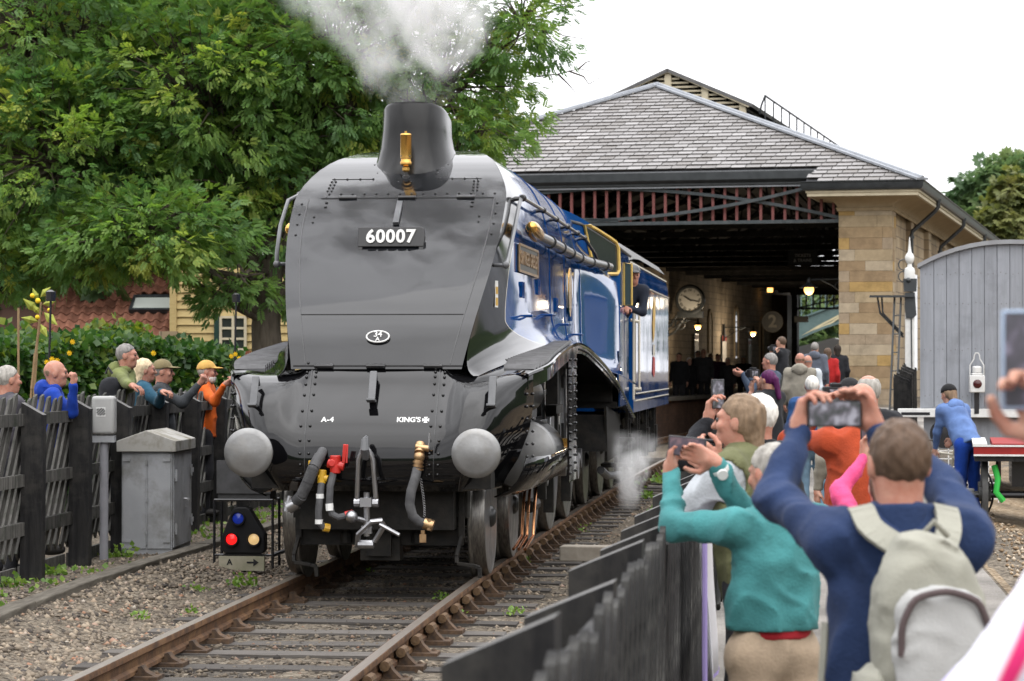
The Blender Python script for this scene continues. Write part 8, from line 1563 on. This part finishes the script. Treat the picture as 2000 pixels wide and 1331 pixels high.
# green gilet man and his camera
D_ = 11.4; someone('brown haired man in a green gilet and pale shirt holding a small camera', 1437, 771, D_, yawd=rad(66), H=1.80, top='shirt', topm=SHIRT, bottom=TROU, hairc=H_LBR, hairstyle='collar', skin_t='pink', vest=('gilet', OLIVE), collar=SHIRT, lean=.12, arms=(arm(1398, 905, D_ - .1, (-.5, 0, .5), (-.2, .6, 0)), arm(1408, 903, D_ - .15, (-.6, 0, .4), (.2, .6, .2))), res=1.0, seed=3, head=(-.05, .15), elbow=((-.5, -.2, -1), (.5, -.2, -1)))
camera_body('small black camera held by the man in the green gilet', atD(1392, 882, D_ - .1), rad(60), .8)
D_ = 13.2; someone('white haired man in a black jacket filming with a raised phone', 1473, 762, D_, yawd=rad(50), H=1.80, top='jacket', topm=BLKJ, bottom=TROU, hairc=H_WHITE, skin_t='pink', collar=BLKJ, arms=(arm(1383, 822, D_ + .1, (.15, 0, 1), (.8, -.3, 0)), None), res=1.0, fat=1.12, seed=4, elbow=((-.8, .3, -.7), (.6, -.3, -.6)))
phone('phone held upright by the white haired man in black', atD(1402, 770, D_ + .1), Vector((.8, .5, 0)), Z, .075, .15, SCREEN)
D_ = 14.4; someone('balding man in an orange fleece raising a camera', 1680, 741, D_, faceto=(0, 6, 0), H=1.76, top='fleece', topm=ORNG, bottom=TROU, hairc=H_GREY, hairstyle='bald', skin_t='pink', collar=ORNG, arms=(arm(1607, 800, D_ + .2, (.5, 0, .8), (.6, -.2, 0)), arm(1652, 800, D_ + .25, (-.5, 0, .8), (-.6, -.2, 0))), res=1.05, fat=1.12, seed=5, elbow=((-1, .2, -.7), (1, .2, -.7)))
camera_body('compact camera with a lit screen raised by the man in orange', atD(1632, 771, D_ + .25), rad(12), 1.0)
mb = MB(); 
D_ = 11.6; someone('child in a bright pink fleece holding up a phone', 1722, 905, D_, faceto=(0, 5, 0), H=1.38, top='fleece', topm=PINK_, bottom=TROU, hairc=H_BROWN, hairstyle='long', arms=(arm(1689, 893, D_ + .2, (0, 0, 1), (.6, -.4, 0)), None), res=1.1, seed=6, elbow=((-.9, 0, -.7), (.6, -.3, -.6)))
phone('pink phone held by the child in pink', atD(1693, 858, D_ + .2), Vector((.95, .3, 0)), Z, .06, .13, SCREEN2)
D_ = 17.5; someone('grey haired man in a black coat beside the ramp fence', 1693, 727, D_, yawd=rad(20), H=1.72, top='coat', topm=BLKJ, bottom=TROU, hairc=H_GREY, hairstyle='receding', skin_t='pink', res=1.3, seed=7, collar=BLKJ)
D_ = 19.5; someone('person in a black cap half hidden by the man in orange', 1657, 737, D_, yawd=rad(15), H=1.70, top='coat', topm=BEIGE, bottom=TROU, hairc=H_DARK, cap=(BCAP, True), res=1.5, seed=8)
D_ = 28.5; someone('woman in black with a magenta ponytail lifting a camera', 1497, 720, D_, yawd=rad(52), H=1.66, top='black_top', topm=BLKJ, bottom=TROU, hairc=H_PURP, hairstyle='pony', sleeve=.4, arms=(arm(1468, 765, D_ + .2, (0, 0, 1), (.5, .3, 0)), arm(1484, 757, D_ + .1, (-.2, 0, 1), (-.5, .3, 0))), res=1.6, fat=1.12, seed=9, elbow=((-.6, .3, -.8), (.6, .3, -.8)))
camera_body('camera lifted by the woman with the magenta ponytail', atD(1471, 730, D_ + .2), rad(40))
p_, q_ = atD(1513, 740, D_ - .2), atD(1526, 795, D_ - .22); 
D_ = 36.; someone('short haired man with glasses on his head in a slate blue jumper', 1501, 687, D_, yawd=rad(70), H=1.78, top='jumper', topm=STEELB, bottom=TROU, hairc=H_SALT, skin_t='pink', arms=(arm(1450, 729, D_ - .2, (-1, 0, 0), (0, .5, .5)), arm(1452, 732, D_, (-1, 0, .2), (0, .5, .5))), res=1.9, seed=10, elbow=((-.3, 0, -1), (.3, 0, -1)))
D_ = 50.; someone('young person in a dark jacket taking a picture from the ramp top', 1524, 656, D_, yawd=rad(60), H=1.70, top='jacket', topm=BLKJ, bottom=TROU, hairc=H_BROWN, arms=(arm(1507, 691, D_, (0, 0, 1), (.5, .3, 0)), arm(1516, 692, D_ - .2, (0, 0, 1), (.5, .3, 0))), res=2.3, seed=11, elbow=((-.5, .2, -1), (.5, .2, -1)))
camera_body('camera held by the young person on the ramp', atD(1510, 681, D_), rad(50), 1.1)
D_ = 42.; someone('bald man walking away in a beige hoodie', 1563, 687, D_, yawd=rad(-4), H=1.74, top='hoodie', topm=BEIGE, bottom=TROU, hairc=H_LBR, hairstyle='bald', skin_t='pink', hood=True, res=2.0, fat=1.15, seed=12)
D_ = 46.; someone('white shirted man walking just ahead of the beige hoodie', 1578, 692, D_, yawd=rad(-6), H=1.72, top='shirt', topm=SHIRT, bottom=TROU, hairc=H_SALT, hairstyle='bald', skin_t='pink', res=2.3, seed=13)
D_ = 55.; someone('man in a long slate coat walking towards the pier', 1592, 667, D_, yawd=rad(-10), H=1.80, top='coat', topm=SLATEG, bottom=cloth('navy_trousers', (.02, .025, .04)), hairc=H_SALT, res=2.4, hem=.42, fat=1.12, seed=14, hood=True)
D_ = 57.; someone('person in a bright red jacket by the pier', 1617, 678, D_, yawd=rad(-10), H=1.70, top='jacket', topm=REDJ, bottom=TROU, hairc=H_BROWN, hairstyle='bob', res=2.5, hem=.45, seed=15)
D_ = 60.; someone('person in dark clothes against the pier edge', 1635, 672, D_, yawd=rad(10), H=1.74, top='jacket', topm=BLKJ, bottom=TROU, hairc=H_DARK, hairstyle='bob', res=2.6, seed=16)
D_ = 30.; someone('white haired man in a blue jumper and pale jeans standing on the path', 1586, 731, D_, yawd=rad(-2), H=1.74, top='jumper', topm=BLUEJ, bottom=JEANS, hairc=H_WHITE, hairstyle='short', skin_t='pink', res=1.7, fat=1.18, seed=17)
# cyclist and bicycle
D_ = 32.; cp = atD(1885, 1008, D_); cp.z = -.16; someone('cyclist in a periwinkle hoodie and cobalt leggings bending over a bicycle', 1850, 754, D_, yawd=rad(38), H=1.74, g=-.16, top='hoodie', topm=PERI, bottom=COBALT, shoe=material('teal_shoe', (.05, .14, .15), rough=.6), hairc=H_LBR, hairstyle='collar', cap=(BCAP, False), hood=True, lean=.62, arms=(arm(1826, 880, D_ + .1, (-.3, 0, -1), (.3, .5, 0)), arm(1862, 858, D_ - .1, (-.6, 0, -.6), (.3, .5, 0))), res=1.7, seed=18, head=(.3, 0), elbow=((-.5, -.3, -.5), (.5, -.3, -.5)))
bkp = atD(1850, 985, 32.4); bk = thing('bicycle', 'slim cream framed bicycle leaning before the white van beam', 'bicycle', (bkp.x, bkp.y, -.16), rad(38)); FR = material('cream_frame', (.5, .46, .36), rough=.4)
for y in (-.5, .52):
    mb = MB(); mb.tube([(0, y + .33 * math.cos(a), .34 + .33 * math.sin(a)) for a in np.linspace(0, 2 * math.pi, 33)[:-1]], .014, 6, closed=True); w0 = obj('wheel', mb, BLKR, bk); mb = MB(); [mb.tube([(0, y, .34), (0, y + .32 * math.cos(a), .34 + .32 * math.sin(a))], .002, 4) for a in np.linspace(0, 6.28, 19)[:-1]]; mb.tube([(-.04, y, .34), (.04, y, .34)], .02, 8); obj('spokes', mb, STEEL, w0)['kind'] = 'stuff'
mb = MB(); [mb.tube([a, b_], .015, 8) for a, b_ in (((0, 0, .3), (0, -.14, .86)), ((0, -.12, .78), (0, .38, .82)), ((0, 0, .3), (0, .4, .72)), ((0, 0, .3), (0, -.5, .34)), ((0, -.12, .76), (0, -.5, .34)), ((0, .36, .9), (0, .52, .34)))]; obj('frame', mb, FR, bk); mb = MB(); mb.tube([(0, -.14, .84), (0, -.16, .92)], .013, 8); mb.ball((0, -.18, .94), (.065, .13, .03)); obj('saddle', mb, BLKR, bk); mb = MB(); mb.tube([(-.22, .42, .98), (-.2, .36, .95), (0, .36, .95), (.2, .36, .95), (.22, .42, .98)], .013, 8); mb.tube([(0, .36, .88), (0, .36, .95)], .014, 8); obj('handlebar', mb, BLKR, bk); mb = MB(); mb.lathe([(.09, .03), (.09, .045)], (0, 0, .3), 'x', 20); mb.beam((.06, 0, .3), (.06, .12, .18), .02, .02); mb.box(.06, .15, .08, .16, .16, .19); obj('crank', mb, STEEL, bk)
# ---- right edge: nearest spectator in a striped white garment with a phone
D_ = 3.3; LIL = bpy.data.materials.new('white_with_pink_purple_stripes'); LIL.use_nodes = True; t = LIL.node_tree; b = t.nodes['Principled BSDF']; b.inputs['Roughness'].default_value = .75; tc = N(t, 'ShaderNodeTexCoord'); sp = N(t, 'ShaderNodeSeparateXYZ'); t.links.new(tc.outputs['Object'], sp.inputs[0]); n1 = M_('SUBTRACT', sp.outputs[0], M_('MULTIPLY', sp.outputs[2], .42)); r = N(t, 'ShaderNodeValToRGB'); t.links.new(M_('ADD', n1, 1.075), r.inputs[0]); e = r.color_ramp.elements; r.color_ramp.interpolation = 'LINEAR'
e[0].position = .0; e[0].color = (.70, .70, .78, 1); e[1].position = 1; e[1].color = (.72, .72, .74, 1)
for p_, c_ in ((.055, (.68, .68, .78)), (.075, (.36, .30, .62)), (.10, (.68, .68, .80)), (.150, (.72, .70, .78)), (.160, (.62, .015, .14)), (.180, (.62, .015, .14)), (.190, (.70, .70, .78)), (.24, (.42, .38, .72)), (.29, (.70, .70, .78))): q = e.new(p_); q.color = (*c_, 1)
t.links.new(r.outputs[0], b.inputs['Base Color'])
hx = atD(2368, 900, 4.3); a0 = Vector((hx.x, hx.y, -.1)); fc_ = rad(8); Mq = Matrix.Translation(a0) @ Matrix.Rotation(fc_, 4, 'Z')
rp, rpd = person('spectator at the right edge in white with pink and purple stripes holding a phone', a0, fc_, 1.9, 'sweater', LIL, TROU, hairc=H_GREY, arms=((Mq @ Vector((-.19, .10, 1.10)), (.5, .6, -.5), (1, 0, 0)), (atD(2062, 872, 4.5), (-.35, .0, 1), (-.3, -.7, 0), (.5, .8, .5))), res=1.0, fat=1.12, seed=22, elbow=((-1, -.25, .1), (.4, -.2, -1)))
ph = phone('large phone in a pale blue case at the right edge, screen towards the camera', atD(2003, 703, 4.5), Vector((1, -.1, 0)), Vector((.0, .05, 1)), .082, .172, screen_mat('dark_screen', ((.01, .008, .012), (.035, .025, .04), (.20, .17, .24)), .8)); ph.children[0].data.materials[0] = material('pale_blue_case', (.33, .42, .55), rough=.45)
# ---- spectators behind the left fence
def left(label, x, y, D_, yaw, **k):
    D_ = (atX(x, 720, -3.14).y - CAM.y) + .8
    return someone(label, x, y, D_, yawd=rad(yaw), g=.12, H=1.76, skin_t='pink', res=k.pop('res', 1.35), bottom=TROU, **k)
left('grey haired man in a dark grey top at the left picture edge', 20, 710, 23.2, -50, top='sweater', topm=cloth('heather_top', (.085, .08, .095)), hairc=H_GREY, hairstyle='short', seed=31)
left('bald man in a royal blue hoodie with a fist at his mouth', 113, 704, 23.3, -75, top='hoodie', topm=RBLUE, hairc=H_LBR, hairstyle='bald', hood=True, arms=(None, arm(143, 752, 22.9, (.1, 0, 1), (-.8, .2, 0), (1.2, 1.3, .8))), elbow=((-.6, -.3, -.6), (.4, .5, -1)), lean=.12, seed=32, fat=1.1)
left('tall grey bearded man in an olive green jacket leaning on the fence', 252, 674, 24.4, -88, top='jacket', topm=GRNJ, hairc=H_SALT, hairstyle='short', hood=True, arms=(arm(262, 770, 25.1, (.9, 0, -.2), (0, 0, -1), (.5, .5, .4)), arm(266, 762, 24.9, (.9, 0, -.3), (0, 0, -1), (.5, .5, .4))), elbow=((-.3, .2, -1), (.5, .5, -.8)), lean=.18, seed=33, fat=1.1)
left('blonde woman in a petrol blue padded jacket', 287, 700, 25.2, -72, top='jacket', topm=TBLUE, hairc=H_BLOND, hairstyle='bob', arms=(None, arm(315, 766, 26.0, (.8, -.3, 0), (0, 0, -1))), elbow=((-.6, -.3, -.6), (.4, .6, -.8)), seed=34, fat=1.15, lean=.08)
left('man in a khaki cap and glasses, dark jacket', 322, 701, 26.0, -85, top='jacket', topm=cloth('dark_grey_jacket', (.05, .055, .06)), hairc=H_SALT, cap=(KCAP, True), arms=(None, arm(389, 752, 27.2, (.5, 0, .7), (-.2, .5, .6), (.9, 1., .6))), elbow=((-.6, -.3, -.6), (.5, .2, -1)), seed=35)
left('man in a yellow cap and orange jacket looking right', 408, 703, 27.4, -86, top='jacket', topm=HIVIS, hairc=H_GREY, cap=(YCAP, True), beard=H_WHITE, collar=BLKJ, arms=(None, arm(438, 752, 29.0, (.7, 0, .4), (-.2, .5, .6), (.9, 1., .6))), elbow=((-.6, -.3, -.6), (.4, .2, -1)), seed=36)
rk2 = thing('rucksack', 'black rucksack on the back of the man in olive green', 'rucksack', atD(218, 770, 25.6)); V, F = surf(lambda p: bag(p, (0, 0, -.04), .12, .12, .20, 3.) + folds(p, .006, 20, 2), (-.25, -.2, -.32), (.25, .2, .32), .018); link('bag', mesh_np('bag', [(V, F)]), BLKJ, rk2, smooth=180); mb = MB(); mb.tube([(-.03, -.12, .2), (0, -.13, .26), (.04, -.12, .2)], .012, 8); obj('carry_loop', mb, GREYT, rk2)
# ---- driver leaning from the cab
person('engine driver in a shiny black cap leaning out of the cab', (1.04, 12.72, 1.28), rad(186), 1.72, 'overalls', cloth('driver_overall', (.02, .025, .04)), TROU, hairc=H_SALT, cap=(material('shiny_black_cap', (.02, .02, .022), rough=.2), True), skin_t='pink', lean=.12, shear=-.68, res=1.7, seed=40, head=(.15, .25), arms=((Vector((1.34, 12.45, 2.44)), (0, -1, -.2), (0, 0, -1)), (Vector((.9, 12.4, 2.4)), (0, -1, 0), (0, 0, -1))))
# ---- people waiting on the left-hand platform
for i, (x, yt, D_, yw, tp_, hr_, lab, Hh) in enumerate(((1326, 688, 72, 170, BLKJ, H_DARK, 'platform spectator nearest the tender, arm by the red cloth', 1.72), (1347, 697, 73, 200, BLKJ, H_WHITE, 'stooping pale haired platform spectator in black', 1.60), (1363, 684, 78, 185, BLKJ, H_BROWN, 'dark coated platform spectator beside the bald one', 1.74), (1374, 680, 74, 175, GREYT, None, 'bald platform spectator with folded arms', 1.78), (1402, 690, 76, 180, cloth('plum_top', (.05, .015, .04)), H_DARK, 'platform spectator in a plum printed top', 1.70), (1421, 697, 75, 160, GREYT, H_GREY, 'platform spectator under the wide poster', 1.62), (1452, 694, 80, 180, BLKJ, H_GREY, 'grey haired platform spectator under the narrow poster', 1.72), (1388, 690, 82, 190, GREYT, H_BROWN, 'platform spectator half hidden between the others', 1.70))):
    someone(lab, x, yt, float(D_), yawd=rad(yw), H=Hh, top='coat', topm=tp_, bottom=TROU, hairc=hr_, res=2.9, seed=50 + i, hem=.47, fat=1.1, group='people waiting on the platform')
# ------------------------------------------------------------------ steam
def steam_mat(name, R0, R1, H, dens, thr, scale, seed, col_=(.985, .985, .985), zfade=.12, tfade=.15):
    """density from turbulence inside a widening column (local z from 0 to H, radius R0 to R1)"""
    m = bpy.data.materials.new(name); m.use_nodes = True; t = m.node_tree; t.nodes.clear(); out = N(t, 'ShaderNodeOutputMaterial'); pv = N(t, 'ShaderNodeVolumePrincipled'); lk = t.links.new
    pv.inputs['Color'].default_value = (*col_, 1); pv.inputs['Anisotropy'].default_value = .1; lk(pv.outputs[0], out.inputs['Volume'])
    tc = N(t, 'ShaderNodeTexCoord'); sp = N(t, 'ShaderNodeSeparateXYZ'); lk(tc.outputs['Object'], sp.inputs[0])
    def m_(op, a, b_=None, c=None):
        n = N(t, 'ShaderNodeMath', operation=op)
        for i, q in enumerate((a, b_, c)):
            if q is None: continue
            if isinstance(q, (int, float)): n.inputs[i].default_value = q
            else: lk(q, n.inputs[i])
        return n.outputs[0]
    mp = N(t, 'ShaderNodeMapping'); mp.inputs['Location'].default_value = (seed, seed * .7, 0); mp.inputs['Scale'].default_value = (1, 1, .8); lk(tc.outputs['Object'], mp.inputs[0])
    nz = N(t, 'ShaderNodeTexNoise'); nz.inputs['Scale'].default_value = scale; nz.inputs['Detail'].default_value = 5; nz.inputs['Roughness'].default_value = .56; nz.inputs['Distortion'].default_value = .7; lk(mp.outputs[0], nz.inputs['Vector'])
    rr = m_('SQRT', m_('ADD', m_('MULTIPLY', sp.outputs[0], sp.outputs[0]), m_('MULTIPLY', sp.outputs[1], sp.outputs[1])))
    zn = m_('DIVIDE', sp.outputs[2], H); Rz = m_('MULTIPLY_ADD', zn, R1 - R0, R0); q = m_('DIVIDE', rr, Rz)
    fall = m_('SMOOTH_MIN', m_('MULTIPLY', m_('SUBTRACT', 1., q), 1.5), .6, .2); fall = m_('MAXIMUM', fall, 0.)
    zin = m_('MULTIPLY', m_('MINIMUM', m_('DIVIDE', zn, zfade), 1.), m_('MINIMUM', m_('DIVIDE', m_('SUBTRACT', 1., zn), tfade), 1.)); zin = m_('MAXIMUM', zin, 0.)
    d = m_('MAXIMUM', m_('SUBTRACT', m_('MULTIPLY_ADD', fall, .32, nz.outputs[0]), thr), 0.)
    lk(m_('MULTIPLY', m_('MULTIPLY', d, zin), m_('MULTIPLY', fall, dens)), pv.inputs['Density'])
    return m
def column(name, label, loc, rot, R0, R1, H, m):
    mb = MB(); mb.lathe([(0, 0), (R0, 0), (lerp(R0, R1, .5), H * .5), (R1, H), (0, H)], (0, 0, 0), 'z', 24); o = obj(name, mb, m, None, loc, smooth=60); o.rotation_euler = rot; return tag(o, label, 'steam', kind='stuff')
column('steam', 'white steam plume rising from the chimney and drifting over the ash tree', (0, 3.15, 3.92), (rad(3), rad(-3), 0), .32, 2.75, 2.6, steam_mat('chimney_steam', .31, 2.6, 2.6, 30., .635, 2.2, 3.1, zfade=.2))
column('steam', 'low puff of white steam beside the rear driving wheels', (1.52, 9.4, .10), (rad(6), rad(8), 0), .12, .42, .92, steam_mat('cylinder_steam', .13, .38, .9, 60., .56, 4.5, 7.7, zfade=.3, tfade=.75))
